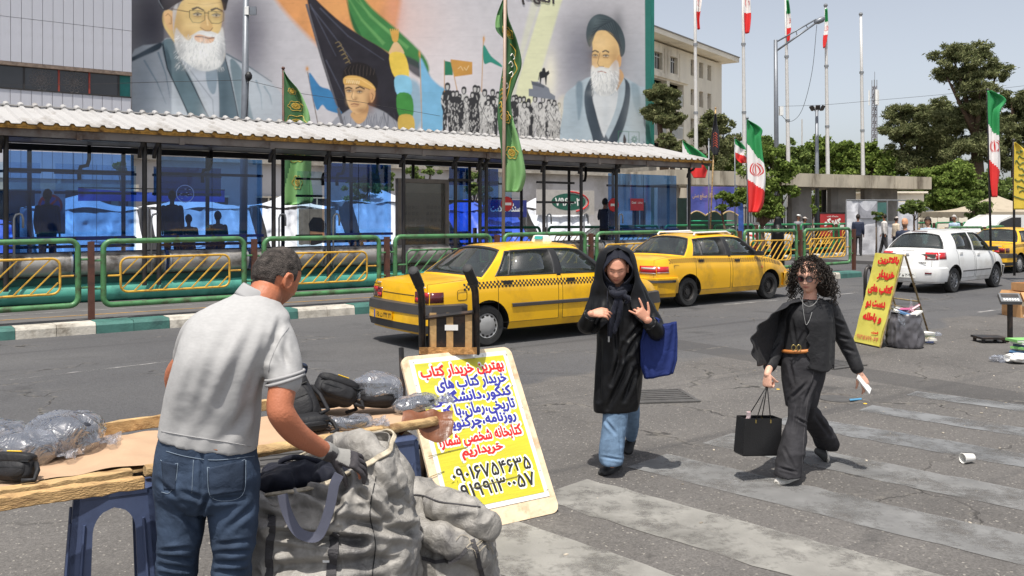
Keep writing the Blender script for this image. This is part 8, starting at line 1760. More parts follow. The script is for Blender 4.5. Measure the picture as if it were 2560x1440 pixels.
for k in range(520):
 d=g.normal(size=3);d/=np.linalg.norm(d);d=Vector(d);l=inv.transposed()@d
 if l.y>.30 and l.z<.62 and abs(l.x)<.9:continue
 if l.z<-.25:continue
 p=hC+inv@Vector((l.x*.078,l.y*.09,l.z*.112));vel=(inv@l)*.42;L_=g.uniform(.15,.28)*(.75 if l.y>.2 else 1);pts_=[];ph=g.uniform(0,6.28);rr=g.uniform(.006,.012);step=.0055;q=p.copy();n_=int(L_/step)
 for i in range(n_):
  t=i/n_;v=(vel*(1-t)**2*1.6+Vector((.22,.05,-1))*(t*1.5+.08)).normalized();q=q+v*step
  dx=q-(hC+Vector((.03,.02,-.02)));
  sx_=v.orthogonal().normalized();sy_=v.cross(sx_);pts_.append(q+(sx_*math.cos(ph+i*.78)+sy_*math.sin(ph+i*.78))*rr*min(1,i/4))
 cutk=len(pts_)
 for i_,q_ in enumerate(pts_):
  lq=inv.transposed()@(q_-hC)
  if lq.y>.035 and abs(lq.x)<.062 and lq.z<.052:cutk=i_;break
 pts_=pts_[:cutk]
 if len(pts_)<6:continue
 b.tube(pts_,[.0028]*(len(pts_)-1)+[.001],4)
o=wobj(b,'curls',M_hairb,W2,True)
ph_=empty('phone',pt(2160,952,D2-.05),0,'white phone held in the hand of the curly-haired woman','phone');MB().box(-.034,.034,-.004,.004,-.07,.07,M=Matrix.Rotation(rad(-38),4,'Y')@Matrix.Rotation(rad(50),4,'Z')).obj('case',M_white,ph_,loc=(0,0,-.02))
HB=empty('handbag',pt(1895,1085,D2-.1),rad(-6),'boxy black leather handbag with long cord handles carried by the curly-haired woman','bag');O=HB.location
c0=Vector((pt(1858,1135,D2-.16)-O));
def bp(x,y,z):return(x,y,z)
hw,hd,hh=.150,.060,.125
b=MB();b.rings([[Vector((sx*hw*k,sy*hd*k2,z))for sx,sy in((-1,-1),(1,-1),(1,1),(-1,1))]for z,k,k2 in((-.135,.97,.97),(-.13,1,1),(.12,.98,.9))],cap=False);b.add([Vector((sx*hw*.97,sy*hd*.97,-.135))for sx,sy in((-1,-1),(1,-1),(1,1),(-1,1))],[(0,1,2,3)])
o=b.obj('bag_body',M_leather,HB);o.rotation_euler=(0,rad(4),rad(24));md=o.modifiers.new('s','SOLIDIFY');md.thickness=.004;bv=o.modifiers.new('b','BEVEL');bv.width=.003
for sx in(-1,1):
 MB().tube([Vector((sx*hw,-hd-.001,-.135)),Vector((sx*hw*.98,-hd*.9-.001,.12))],.003,6).obj('edge_piping',M_leather,o)
hnd=wA-O+Vector((0,0,-.075))
Ri=(Matrix.Rotation(rad(24),3,'Z')@Matrix.Rotation(rad(4),3,'Y'));gl_=Matrix.Rotation(rad(-6),3,'Z').inverted()
for x in(-.06,.06):
 for y in(-1,1):
  a=Ri@Vector((x,y*hd*.9,.10));MB().tube([a,a.lerp(gl_@hnd,.5)+Vector((0,0,-.004)),gl_@hnd],.0035,6).obj('handle',M_leather,HB,True);MB().tube([a+Vector((0,0,-.012)),a+Vector((0,0,.012))],.0055,8).obj('ring',MATS['brass_buckle'],HB)
def rib(a,t):x=-.075-.055*t+.012*math.sin(t*9);return gl_@(Vector((x+(a-.5)*(.028+.02*t),-.03+.008*math.sin(t*7),.165-.24*t)))
M_rbn=mat('patterned_ribbon',lin((216,196,196)),.7,var=.3,vscale=40,dirt=lin((178,96,96)),dscale=45);o=MB().grid(rib,4,24).obj('tied_scarf',M_rbn,HB,True);md=o.modifiers.new('s','SOLIDIFY');md.thickness=.002
# -- bystanders
def stander(loc,rz,h,lab,top,bottom,skin=(150,104,80),hair=M_hairb,kind='man',group='people beyond the barriers',sit=False,arms=0,bald=False,robe=None,cap=None,pose=0):
 P_=empty('person',loc,rz,lab,'person',group);s=h/1.75;b=MB()
 zt=0 if not sit else-.38
 def v(x,y,z):return Vector((x,y,z+(zt if z>.55 else 0)))*s
 hc=v(0,-.02,1.63);
 b.rings([ring(v(0,0,1.63+z)if False else(0,-.02*s,hc.z+z*s),rx*s,ry*s,16,2)for z,rx,ry in((-.12,.03,.045),(-.10,.05,.065),(-.05,.066,.082),(0,.074,.092),(.05,.072,.09),(.09,.055,.07),(.115,.02,.03))]);ball(b,(0,-.11*s,hc.z-.025*s),.015*s,8,.7,1,1.4)
 for q in(-1,1):ball(b,(q*.076*s,-.01*s,hc.z-.01*s),.022*s,6,.4,.8,1.2)
 limb(b,[v(0,0,1.42),v(0,-.01,1.56)],[.05*s,.048*s],10,2)
 b.rings([ring(v(0,0,z),rx*s,ry*s,18,2.3)for z,rx,ry in((.90,.13,.09),(1.05,.12,.085),(1.25,.145,.10),(1.38,.16,.095),(1.44,.08,.06))])
 sw=.10*pose
 el=[]
 for q in(-1,1):
  if arms==1:A=[v(q*.17,0,1.37),v(q*.21,-.02,1.12),v(q*.12,-.22,1.10)]
  elif arms==2 and q==1:A=[v(q*.17,0,1.37),v(q*.24,-.04,1.14),v(q*.16,-.14,1.42)]
  else:A=[v(q*.18,0,1.37),v(q*.215,.01,1.10),v(q*.22,-.05+q*sw,.86)]
  limb(b,A,[.045*s,.038*s,.026*s],10,3);el.append(A);ball(b,A[2]+(A[2]-A[1]).normalized()*.06*s,.036*s,8,.6,.8,1.2)
  if sit:G_=[v(q*.09,0,.90),Vector((q*.10*s,-.42*s,.50*s)),Vector((q*.10*s,-.42*s,.08*s))]
  else:G_=[v(q*.09,0,.90),v(q*.10,-.02+q*sw*.8,.48),v(q*.105,q*sw*2,.08)]
  limb(b,G_,[.08*s,.055*s,.04*s],12,3);el.append(G_)
 inv=np.array(frame3((0,-1,0),(0,0,1)));Mx=frame3((0,-1,0),(0,0,1)).to_4x4();Mx.translation=Vector((0,-.02*s,hc.z))
 me=b.mesh('body',M_skin);fixn(me);o=link('body',me,P_);bake(o,[('REMESH',dict(mode='VOXEL',voxel_size=.014,use_smooth_shade=True)),('SMOOTH',dict(factor=.5,iterations=1))]);PP=getco(o.data)
 setcol(o.data,skin_cols(Mx,s,skin,eyes=True,beard=((46,34,30),.75)if bald else None)(PP,None))
 def cloth_(nm,bb,m,vx=.014):
  me=bb.mesh(nm,m);fixn(me);o=link(nm,me,P_);bake(o,[('REMESH',dict(mode='VOXEL',voxel_size=vx,use_smooth_shade=True)),('SMOOTH',dict(factor=.5,iterations=2))]);Q=getco(o.data);setco(o.data,Q+getno(o.data)*(.006*fbm(Q,9,2))[:,None]);return o
 if robe is None:
  bb=MB();bb.rings([ring(v(0,0,z),rx*s,ry*s,20,2.3)for z,rx,ry in((.84,.165,.12),(1.0,.16,.118),(1.2,.18,.13),(1.36,.195,.12),(1.44,.10,.075))])
  for A in(el[0],el[2]):limb(bb,[A[0],A[1]]+([A[1].lerp(A[2],.75)]if kind!='tee' else[]),[.064*s,.054*s]+([.042*s]if kind!='tee' else[]),12,3)
  cloth_('shirt',bb,top);bb=MB();bb.rings([ring(v(0,0,z),rx*s,ry*s,20,2.3)for z,rx,ry in((.78,.15,.11),(.95,.155,.11))])
  for A in(el[1],el[3]):limb(bb,A[:2]+[A[1].lerp(A[2],.97)],[.095*s,.072*s,.062*s],12,3)
  cloth_('trousers',bb,bottom)
 else:
  bb=MB();bb.rings([ring(v(0,.0,z),rx*s,ry*s,26,2.2)for z,rx,ry in((.06,.27,.22),(.5,.25,.20),(.95,.26,.20),(1.25,.27,.19),(1.42,.20,.15),(1.52,.11,.12),(1.62,.098,.11),(1.72,.085,.10),(1.77,.03,.05))]);c_=cloth_('chador',bb,robe,.016)
 if not bald and robe is None:
  hz=1.0 if kind!='woman' else 1.35
  hh_=hair_shell('hair',Mx,s*1.02,lambda x,y,z:.5 if(z>.40 or(y<.0 and z>(-.55 if kind!='woman' else-.95))or(y<.3 and z>0))else-1,hair,P_,.014 if kind!='woman' else .03,.006,50,(40,30));hh_.matrix_parent_inverse=Matrix.Identity(4)
 if cap:MB().rings([ring((0,-.02*s,hc.z+z*s),r*s,r*1.15*s,18)for z,r in((.04,.083),(.09,.078),(.125,.04))]).obj('cap',cap,P_,True);MB().box(-.05,.05,-.17,-.09,hc.z+.035,hc.z+.045).obj('cap_peak',cap,P_)
 for G_ in(el[1],el[3]):
  f=G_[2];MB().rings([ring((f.x,f.y-.05*s,z),rx*s,ry*s,12)for z,rx,ry in((0.0,.045,.12),(.05,.043,.115),(.09,.03,.06))]).obj('shoe',M_shoe,P_,True)
 return P_
DK=mat('dark_clothes',(.025,.026,.03),.8,var=.3);GRY=mat('grey_shirt',lin((130,132,136)),.8,var=.15);LBL=mat('pale_blue_shirt',lin((164,184,204)),.8,var=.1);NVY=mat('navy_shirt',lin((36,44,66)),.8,var=.2);WHT=mat('offwhite_shirt',lin((205,200,196)),.8,var=.08);TRS=mat('dark_trousers',lin((52,50,52)),.8,var=.2)
def at_px(px,D,z=.15):return Vector(((px-1280)/F*D,D,z))
for px,v,dx,h,sit,lab in((118,20.6,0,1.78,0,'dark figure standing alone behind the leftmost blue glass'),(430,20.7,.3,1.80,0,'dark standing figure behind the blue glass above two seated people'),(472,21.2,.2,1.6,1,'dark seated figure close beside the standing one behind the blue glass'),(545,21.2,.2,1.7,1,'dark seated figure furthest right behind the second blue glass')):
 stander(UV(u_at(px,v),v,.60),ROAD+(2.6 if not sit else math.pi),h,lab,DK,DK,group='people waiting inside the station',sit=bool(sit),arms=1 if sit else 0,skin=(110,80,64))
stander(UV(u_at(1512,19.6),19.6,.60),ROAD+1.8,1.74,'man with one hand on the post at the right end of the station',NVY,DK,group='people waiting inside the station',arms=2)
stander(at_px(2263,22.6,0.0),rad(-50),1.77,'bald bearded man in a navy shirt crossing behind the white hatchback',NVY,TRS,(196,142,108),bald=True,pose=1,kind='tee')
stander(at_px(2320,27.5,0),rad(-40),1.76,'dark curly-haired person in a pale blue shirt above the white hatchback',LBL,TRS,(190,140,110),kind='woman',pose=1)
stander(at_px(1944,25.6,.12),rad(-100),1.66,'woman in a full black chador walking behind the second taxi bonnet',DK,DK,robe=M_cloak,skin=(190,140,115),pose=1)
stander(at_px(1996,39,0.15),rad(20),1.72,'man in a white cap and grey jacket left of the red poster',GRY,TRS,cap=M_white)
stander(at_px(2011,39.5,.15),rad(60),1.60,'person in a pale headscarf beside the man in the white cap',DK,DK,cap=mat('pale_scarf',lin((200,190,182)),.8))
stander(at_px(2145,37,.15),rad(150),1.72,'man in a dark shirt standing before the white booth',NVY,TRS)
stander(at_px(2211,37,.15),rad(-120),1.74,'man in a white shirt walking past the booth sapling',WHT,TRS,pose=1)
stander(at_px(2240,37.5,.15),rad(100),1.62,'person in cream clothes at the right side of the white booth',mat('cream_coat',lin((206,190,168)),.8,var=.1),TRS,cap=MATS['pale_scarf'],pose=1)
stander(at_px(2386,36,.1),rad(-60),1.74,'grey-haired man in a pale blue shirt near the short stone pillars',LBL,TRS,hair=mat('grey_hair',lin((176,172,168)),.8))
# == street vendor's table and goods
TZ=.88
TB=empty('trestle_table',Vector((-1.1,3.6,0)),0,'long low vendor table of rough boards with a tan cloth, standing on plastic stools','table')
def W(px,py,z):return ray(px,py,(CAMZ-z)*F/(py-537))
M_cloth=fabric('tan_table_cloth',lin((184,154,126)),.9,.08,200,.2,folds=.5,fscale=5)
def plank(a,b,w,h,name='plank',seed=0,m=M_wood,n=26,jag=.004,rnd=.0):
 a,b=Vector(a),Vector(b);d=(b-a);L=d.length;d.normalize();x=d.cross(Vector((0,0,1))).normalized();y=Vector((0,0,1));g=np.random.default_rng(seed);V=[];P8=[(-1,-1),(1,-1),(1,1),(-1,1)]if not rnd else[(math.cos(t),math.sin(t))for t in np.linspace(0,6.283,11)[:-1]]
 k=len(P8);J=np.cumsum(g.normal(0,jag*.5,(n+1,k)),0)*.5+g.normal(0,jag,(n+1,k));J-=J.mean(0)
 for i in range(n+1):
  c=a+d*(L*i/n)
  for q,(sx,sy)in enumerate(P8):V.append(c+x*(sx*w/2+J[i,q]*.5)+y*(sy*h/2+J[i,q]))
 Fs=[(i*k+j,i*k+(j+1)%k,(i+1)*k+(j+1)%k,(i+1)*k+j)for i in range(n)for j in range(k)]+[tuple(range(k-1,-1,-1)),tuple(n*k+j for j in range(k))]
 me=MB().add(V,Fs).mesh(name,m,True,40);fixn(me);o=link(name,me,TB);o.matrix_parent_inverse=parent_inv(TB);bv=o.modifiers.new('b','BEVEL');bv.width=.003;bv.limit_method='ANGLE';return o
M_pl=mat('splintered_plank',lin((190,154,104)),.75,var=.25,vscale=7,bump=.8,bscale=35,dirt=lin((112,82,54)),dscale=5,stretch=(1.2,3,6))
plank(W(-260,1296,.86),W(360,1204,.86),.045,.044,seed=1,m=M_pl,jag=.0022);plank(W(-260,1268,.875),W(330,1180,.875),.05,.026,seed=5,jag=.002)
plank(W(362,1178,.865),W(1090,1052,.865),.054,.048,seed=2,n=40,jag=.002,rnd=1)
plank(W(-200,1140,.90),W(205,1082,.90),.022,.055,seed=3,jag=.0015);plank(W(210,1080,.90),W(860,984,.90),.022,.055,seed=4,jag=.0015)
pA,pB,pC,pD=W(-250,1262,.872),W(1075,1050,.872),W(1050,990,.872),W(-200,1146,.872)
def tcl(a,b):
 p=pA.lerp(pB,a).lerp(pD.lerp(pC,a),b);q=np.array([[p.x*4,p.y*4,0]]);p.z+=.010*float(vnoise(q)[0])+.006*float(vnoise(q*2.7)[0])+.018*math.exp(-((a-.33)/.05)**2)*(1-b);return p
o=wobj(MB().grid(tcl,110,26),'table_cloth',M_cloth,TB,True)
wobj(MB().add([pA-Vector((0,0,.012)),pB-Vector((0,0,.012)),pC-Vector((0,0,.012)),pD-Vector((0,0,.012)),pA-Vector((0,0,.022)),pB-Vector((0,0,.022)),pC-Vector((0,0,.022)),pD-Vector((0,0,.022))],[(0,1,2,3),(7,6,5,4),(0,4,5,1),(2,6,7,3),(1,5,6,2),(3,7,4,0)]),'table_board',M_wood,TB)
e0=W(1085,1060,.87)
def torn(a,b):p=e0+Vector((-.16+.24*a,.02+.08*a-.10*(b-.5),.03-.085*b+.05*math.sin(a*6)*b));q=np.array([[p.x*18,p.y*18,p.z*18]]);p+=Vector((.01,.01,.02))*float(vnoise(q)[0]);return p
o=wobj(MB().grid(torn,26,12),'torn_covering',mat('brown_tape_plastic',lin((118,72,46)),.4,var=.35,vscale=14,bump=.6,bscale=20),TB,False);md=o.modifiers.new('s','SOLIDIFY');md.thickness=.002
M_stool=mat('blue_grey_plastic',lin((70,82,112)),.42,var=.12,vscale=3,dirt=lin((54,62,88)),dscale=3)
def stool(loc,rz,top,bot,h,lab):
 S=empty('plastic_stool',loc,rz,lab,'stool')
 def side(k):
  R=Matrix.Rotation(k*math.pi/2,3,'Z');b=MB();N1=14
  def P(u,z,d=0):t=z/h;w=bot+(top-bot)*t;return R@Vector((u*w,-w+d,z))
  ao,at_=.50,h-.07
  def arch(z):return 0 if z>at_ else ao*min(1,math.sqrt(max(0,1-((z-(at_-.09))/.09)**2))if z>at_-.09 else 1)
  for s in(-1,1):
   Z=list(np.linspace(0,at_-.09,8))+list(np.linspace(at_-.08,at_,7))+[h-.02];V=[]
   for d in(0,.022):
    for z in Z:V+=[P(s*1.0,z,d),P(s*max(arch(z),.0),z,d)]
   n=len(Z);F_=[]
   for i in range(n-1):F_+=[(2*i,2*i+1,2*i+3,2*i+2),(2*n+2*i,2*n+2*i+1,2*n+2*i+3,2*n+2*i+2),(2*i+1,2*n+2*i+1,2*n+2*i+3,2*i+3),(2*i,2*i+2,2*n+2*i+2,2*n+2*i)]
   b.add(V,F_)
  for z0,z1 in((.30,.37),):
   b.add([P(-ao,z0,.004),P(ao,z0,.004),P(ao,z1,.004),P(-ao,z1,.004),P(-ao,z0,.020),P(ao,z0,.020),P(ao,z1,.020),P(-ao,z1,.020)],[(0,1,2,3),(7,6,5,4),(3,2,6,7),(0,4,5,1)])
  for s in(-1,1):b.tube([P(s*.74,.02,-.004),P(s*.70,h-.12,-.004)],.006,6)
  me=b.mesh('leg_panel',M_stool,True,40);fixn(me);link('leg_panel',me,S)
 for k in range(4):side(k)
 MB().rings([[Vector((sx*(top+e),sy*(top+e),z))for sx,sy in((-1,-.8),(-.8,-1),(.8,-1),(1,-.8),(1,.8),(.8,1),(-.8,1),(-1,.8))]for z,e in((h-.03,.006),(h-.012,.008),(h,-.004))]).obj('seat',M_stool,S,True,40)
 for sx,sy in((-1,-1),(1,-1),(1,1),(-1,1)):MB().rings([[Vector((sx*(bot+e-.02+.02*a),sy*(bot+e-.02+.02*b_),z))for a,b_ in((-1,-1),(1,-1),(1,1),(-1,1))]for z,e in((0,.012),(.035,.010),(.04,.002))]).obj('foot',M_stool,S)
stool(Vector((-1.55,3.42,0)),rad(26),.135,.195,.825,'blue-grey plastic stool under the left end of the table, left of the man')
stool(Vector((-.62,4.12,0)),rad(30),.135,.19,.825,'blue-grey plastic stool under the right end of the table behind the sacks')
# ---- goods
M_nyl=fabric('black_nylon',(.020,.020,.022),.6,.25,180,.4,folds=.5,fscale=14);M_nyl2=fabric('charcoal_nylon',lin((46,48,56)),.6,.2,180,.4,folds=.4,fscale=14);M_zip=mat('zip_black',(.02,.02,.02),.3,.4);M_ylab=mat('yellow_label',lin((225,180,30)),.5)
def pillow(b,C,R3,sx,sy,sz,p=3.2,n=26,m_=18,sag=.0):
 for_=[]
 for j in range(m_+1):
  v=-math.pi/2+math.pi*j/m_;cv,sv=math.cos(v),math.sin(v);cv=abs(cv)**(2/p);z=math.copysign(abs(sv)**(2/p),sv)*sz;r=[]
  for i in range(n):a=2*math.pi*i/n;ca,sa=math.cos(a),math.sin(a);r.append(Vector(C)+R3@Vector((math.copysign(abs(ca)**(2/p),ca)*sx*max(cv,.02),math.copysign(abs(sa)**(2/p),sa)*sy*max(cv,.02),z)))
  for_.append(r)
 b.rings(for_)
def pouch(name,C,e,dims,m,lab,cat='bag',label_patch=False,strap=True,flap_=True,seed=1,group=None):
 E_=empty(name,C,0,lab,cat,group);R3=(Matrix.Rotation(e[2],3,'Z')@Matrix.Rotation(e[1],3,'Y')@Matrix.Rotation(e[0],3,'X'));sx,sy,sz=dims
 def sub(nm,c,d,mm,p=3.4,amp=.004):
  b=MB();pillow(b,R3@Vector(c),R3,*d,p,40,26);me=b.mesh(nm,mm,True);fixn(me);Q=getco(me);setco(me,Q+getno(me)*(amp*fbm(Q+seed,22,3))[:,None]);return link(nm,me,E_)
 sub('main_pocket',(0,0,0),(sx,sy,sz),m,3.6,.006);sub('front_pocket',(0,-sy*.75,-sz*.15),(sx*.78,sy*.45,sz*.62),m,3.2,.005)
 if flap_:sub('flap',(0,-sy*.15,sz*.62),(sx*.97,sy*1.06,sz*.42),m,3.2,.004)
 for z,k in((sz*.38,1.01),(-sz*.05,.80)):MB().tube([R3@Vector((x*sx*k,-(sy*(1.02 if k>1 else 1.17))*(1-.15*abs(x)**4),z))for x in np.linspace(-.9,.9,14)],.004,5).obj('zip',M_zip,E_)
 if label_patch:o=MB().box(-.028,.028,-.002,.002,-.006,.006,M=Matrix.Translation(R3@Vector((sx*.1,-sy*.7,sz*1.03)))@R3.to_4x4()@Matrix.Rotation(rad(60),4,'X')).obj('label_tag',M_ylab,E_)
 if strap:MB().tube([R3@Vector(p)for p in((sx,0,sz*.3),(sx*1.25,-sy*.4,-sz*.2),(sx*1.35,-sy*1.0,-sz*.9),(sx*.9,-sy*1.5,-sz*.98))],.009,6).obj('strap',m,E_,True)
 return E_
def T_(px,py,z=.88):return W(px,py,z)
def wrapmat():
 m=bpy.data.materials.new('clear_plastic_wrap');m.use_nodes=True;N,L=m.node_tree.nodes,m.node_tree.links;N.remove(N['Principled BSDF']);o=N['Material Output']
 tc=N.new('ShaderNodeTexCoord');n=N.new('ShaderNodeTexNoise');n.inputs['Scale'].default_value=7;n.inputs['Detail'].default_value=2.5;n.inputs['Distortion'].default_value=2.2;L.new(tc.outputs['Object'],n.inputs['Vector'])
 bp=N.new('ShaderNodeBump');bp.inputs['Strength'].default_value=1;bp.inputs['Distance'].default_value=.03;L.new(n.outputs[0],bp.inputs['Height'])
 t=N.new('ShaderNodeBsdfTransparent');t.inputs[0].default_value=(.93,.94,.97,1);g=N.new('ShaderNodeBsdfGlossy');g.inputs['Roughness'].default_value=.035;L.new(bp.outputs[0],g.inputs['Normal']);d=N.new('ShaderNodeBsdfDiffuse');d.inputs[0].default_value=(.62,.65,.72,1);L.new(bp.outputs[0],d.inputs[1])
 lw=N.new('ShaderNodeLayerWeight');lw.inputs[0].default_value=.35;L.new(bp.outputs[0],lw.inputs['Normal'])
 a=N.new('ShaderNodeMixShader');a.inputs[0].default_value=.14;L.new(t.outputs[0],a.inputs[1]);L.new(d.outputs[0],a.inputs[2]);b=N.new('ShaderNodeMixShader');
 mr=N.new('ShaderNodeMapRange');mr.inputs[3].default_value=.14;mr.inputs[4].default_value=.8;L.new(lw.outputs[1],mr.inputs[0]);L.new(mr.outputs[0],b.inputs[0]);L.new(a.outputs[0],b.inputs[1]);L.new(g.outputs[0],b.inputs[2]);L.new(b.outputs[0],o.inputs[0]);return m
M_wrap=wrapmat()
def wrapped(C,e,dims,lab,seed=1,m=None,puff=1.25,dx=(0,0,0)):
 E_=pouch('wrapped_bag',C,e,dims,m or M_nyl2,lab,'wrapped bag',strap=False,flap_=seed%2==0,seed=seed,group=None);R3=(Matrix.Rotation(e[2],3,'Z')@Matrix.Rotation(e[1],3,'Y')@Matrix.Rotation(e[0],3,'X'))
 b=MB();pillow(b,R3@Vector(dx),R3,dims[0]*puff,dims[1]*puff*1.1,dims[2]*puff*1.12,2.6,54,34);me=b.mesh('plastic_wrap',M_wrap,True);fixn(me);Q=getco(me);N_=getno(me)
 q=ridged(Q*np.array([1,1.3,1.6])+seed,13,seed)*.012+ridged(Q+seed,30,seed+2)*.003+fbm(Q,8,2,seed)*.012;setco(me,Q+N_*q[:,None]);me.set_sharp_from_angle(angle=rad(14));link('plastic_wrap',me,E_)
 s=dims[0]*puff;b=MB();b.grid(lambda u,v:R3@Vector((s*.85+.09*u,(v-.5)*(.07+.10*u)+.012*math.sin(u*14+v*9),-dims[2]*.5+.02*math.sin(v*16)*u)),10,14);b.obj('wrap_tail',M_wrap,E_)
 return E_
wrapped(T_(142,1128)+Vector((0,.05,.055)),(0,0,rad(14)),(.125,.115,.062),'charcoal bag in puffy clear plastic on the tan cloth, largest of the left group',2,puff=1.18)
wrapped(T_(50,1150)+Vector((0,.03,.04)),(0,0,rad(5)),(.115,.08,.046),'dark bag in clear plastic wrap lying in front of the puffy one at the left',3)
wrapped(T_(-30,1120)+Vector((0,.05,.04)),(0,0,rad(-5)),(.10,.08,.045),'plastic-wrapped bag cut by the left edge of the picture',5)
pouch('shoulder_bag',T_(28,1205)+Vector((0,.02,.05)),(rad(-18),0,rad(-6)),(.082,.036,.050),M_nyl,'small black shoulder bag with yellow tag at the left table edge',label_patch=True,seed=4)
pouch('backpack',T_(735,1075)+Vector((0,.06,.115)),(rad(-30),rad(-24),rad(14)),(.085,.055,.130),M_nyl,'large black backpack leaning behind the man\'s forearm',seed=6)
pouch('backpack',T_(705,1000)+Vector((.02,.02,.10)),(rad(-20),rad(10),rad(40)),(.085,.05,.10),M_nyl,'black backpack half hidden under the grey sleeve',seed=7)
pouch('waist_bag',T_(835,1040)+Vector((0,.03,.115)),(rad(-28),rad(22),rad(18)),(.106,.056,.062),M_nyl,'black waist bag with a yellow tag on top of the bag pile',label_patch=True,seed=8,flap_=True)
pouch('waist_bag',T_(795,1040)+Vector((0,.10,.075)),(rad(10),rad(4),rad(20)),(.12,.06,.05),M_nyl,'black flat bag under the yellow-tagged one in the pile',seed=9,flap_=False)
pouch('waist_bag',T_(770,1085)+Vector((0,.02,.045)),(0,0,rad(30)),(.085,.05,.04),M_nyl,'small black bag lowest in the pile near the rail',seed=10,flap_=False)
pouch('glasses_case',T_(735,965)+Vector((0,.0,.10)),(rad(-20),rad(12),rad(20)),(.075,.035,.035),fabric('navy_nylon',lin((40,48,66)),.5,.2),'small navy pouch on top beside the grey sleeve',seed=12,flap_=False,strap=False)
wrapped(T_(935,1032)+Vector((0,.05,.075)),(rad(-18),rad(4),rad(16)),(.110,.06,.058),'black bag in clear plastic heaped up right of the bag pile',13,M_nyl,1.15,(0,.01,.03))
wrapped(T_(1045,1030)+Vector((-.02,.05,.035)),(0,rad(-8),rad(16)),(.095,.06,.024),'flat plastic-wrapped packet at the right end of the table',15,puff=1.2)
wrapped(T_(865,1072)+Vector((0,.03,.022)),(0,0,rad(16)),(.10,.045,.020),'flat silvery plastic-wrapped packet lying along the front rail',17,puff=1.12)
# == woven sacks
def sackmat():
 m=mat('worn_woven_sack',lin((146,142,136)),.5,var=.28,vscale=12,dirt=lin((88,86,86)),dscale=3.2);N,L=m.node_tree.nodes,m.node_tree.links;b=N['Principled BSDF'];tc=N.new('ShaderNodeTexCoord')
 w=N.new('ShaderNodeTexWave');w.inputs['Scale'].default_value=90;w.inputs['Distortion'].default_value=1.5;w.bands_direction='Z';L.new(tc.outputs['Object'],w.inputs['Vector']);n=N.new('ShaderNodeTexNoise');n.inputs['Scale'].default_value=60;n.inputs['Detail'].default_value=5;L.new(tc.outputs['Object'],n.inputs['Vector'])
 b1=N.new('ShaderNodeBump');b1.inputs['Strength'].default_value=.35;b1.inputs['Distance'].default_value=.002;L.new(w.outputs[0],b1.inputs['Height']);b2=N.new('ShaderNodeBump');b2.inputs['Strength'].default_value=.6;b2.inputs['Distance'].default_value=.005;L.new(n.outputs[0],b2.inputs['Height']);n9=N.new('ShaderNodeTexNoise');n9.inputs['Scale'].default_value=17;n9.inputs['Detail'].default_value=4;n9.inputs['Distortion'].default_value=1.6;L.new(tc.outputs['Object'],n9.inputs['Vector']);b9=N.new('ShaderNodeBump');b9.inputs['Strength'].default_value=.45;b9.inputs['Distance'].default_value=.018;L.new(n9.outputs[0],b9.inputs['Height']);L.new(b1.outputs[0],b9.inputs['Normal']);L.new(b9.outputs[0],b2.inputs['Normal'])
 L.new(b2.outputs[0],b.inputs['Normal']);return m
M_sack=sackmat();M_sackd=mat('dark_sack_band',lin((70,68,70)),.85,var=.25,vscale=20,bump=.5,bscale=120);M_strap=fabric('grey_webbing',lin((92,94,108)),.7,.12,300,.5)
M_hem=mat('pale_sack_hem',lin((188,176,154)),.8,var=.25,vscale=25,bump=.6,bscale=70,dirt=lin((120,112,98)),dscale=12)
S1=empty('woven_sack',Vector((-.72,3.52,0)),0,'big grey woven sack with webbing handles, open at the top under the glove','sack');DS=3.5
rowsS=[(1830,660,1000,DS,.20),(1700,640,1030,DS,.27),(1560,628,1042,DS,.30),(1440,622,1036,DS,.30),(1340,640,1020,DS,.29),(1270,650,1010,DS,.27),(1215,655,1004,DS,.25),(1180,662,990,DS,.22,0,.24,.10),(1158,664,968,DS+.02,.19,0,.34,.16)]
Rr=pxrings(rowsS,72,2.8,5);b=MB();b.rings(Rr,cap=False);b.add(Rr[0],[tuple(range(71,-1,-1))]);me=b.mesh('sack_body',M_sack,True);fixn(me)
o=link('sack_body',me,S1);o.matrix_parent_inverse=parent_inv(S1);bake(o,[('SUBSURF',dict(levels=2,render_levels=2))]);me=o.data;P=getco(me);N_=getno(me);px=1280+F*P[:,0]/P[:,1];py=537-F*(P[:,2]-CAMZ)/P[:,1]
top=sm(1190,1260,py)
dsp=.022*fbm(P*np.array([1,1,.9]),5,3)+.026*ridged(P*np.array([.55,.55,1.9]),4.2,3)*top+.016*ridged(P*np.array([.5,.6,1.6]),11,5)*top+.009*ridged(P*np.array([.8,.8,1.2]),24,6)
P2=P+N_*(dsp*(.35+.65*top))[:,None];front=N_[:,1]<.1
for(x0,y0),(x1,y1),w,amp in[((700,1330),(900,1350),12,.03),((760,1230),(850,1260),10,.03),((870,1200),(830,1290),10,.028),((690,1420),(960,1400),14,.025),((880,1300),(1010,1330),12,.025),((930,1180),(990,1250),10,.02),((660,1290),(720,1300),10,.02),((900,1230),(960,1300),8,.02)]:
 L2=(x1-x0)**2+(y1-y0)**2;t=np.clip(((px-x0)*(x1-x0)+(py-y0)*(y1-y0))/L2,0,1);q=np.hypot(px-x0-t*(x1-x0),py-y0-t*(y1-y0));P2+=N_*((-amp*np.exp(-(q/w)**2)+amp*.7*np.exp(-((q-1.8*w)/w)**2))*front)[:,None]
P2[:,2]=np.maximum(P2[:,2],.002);setco(me,P2);md=o.modifiers.new('s','SOLIDIFY');md.thickness=.004;md.offset=-1;Ts=bvh([o])
rim=[Vector(p)for p in Rr[-1]]
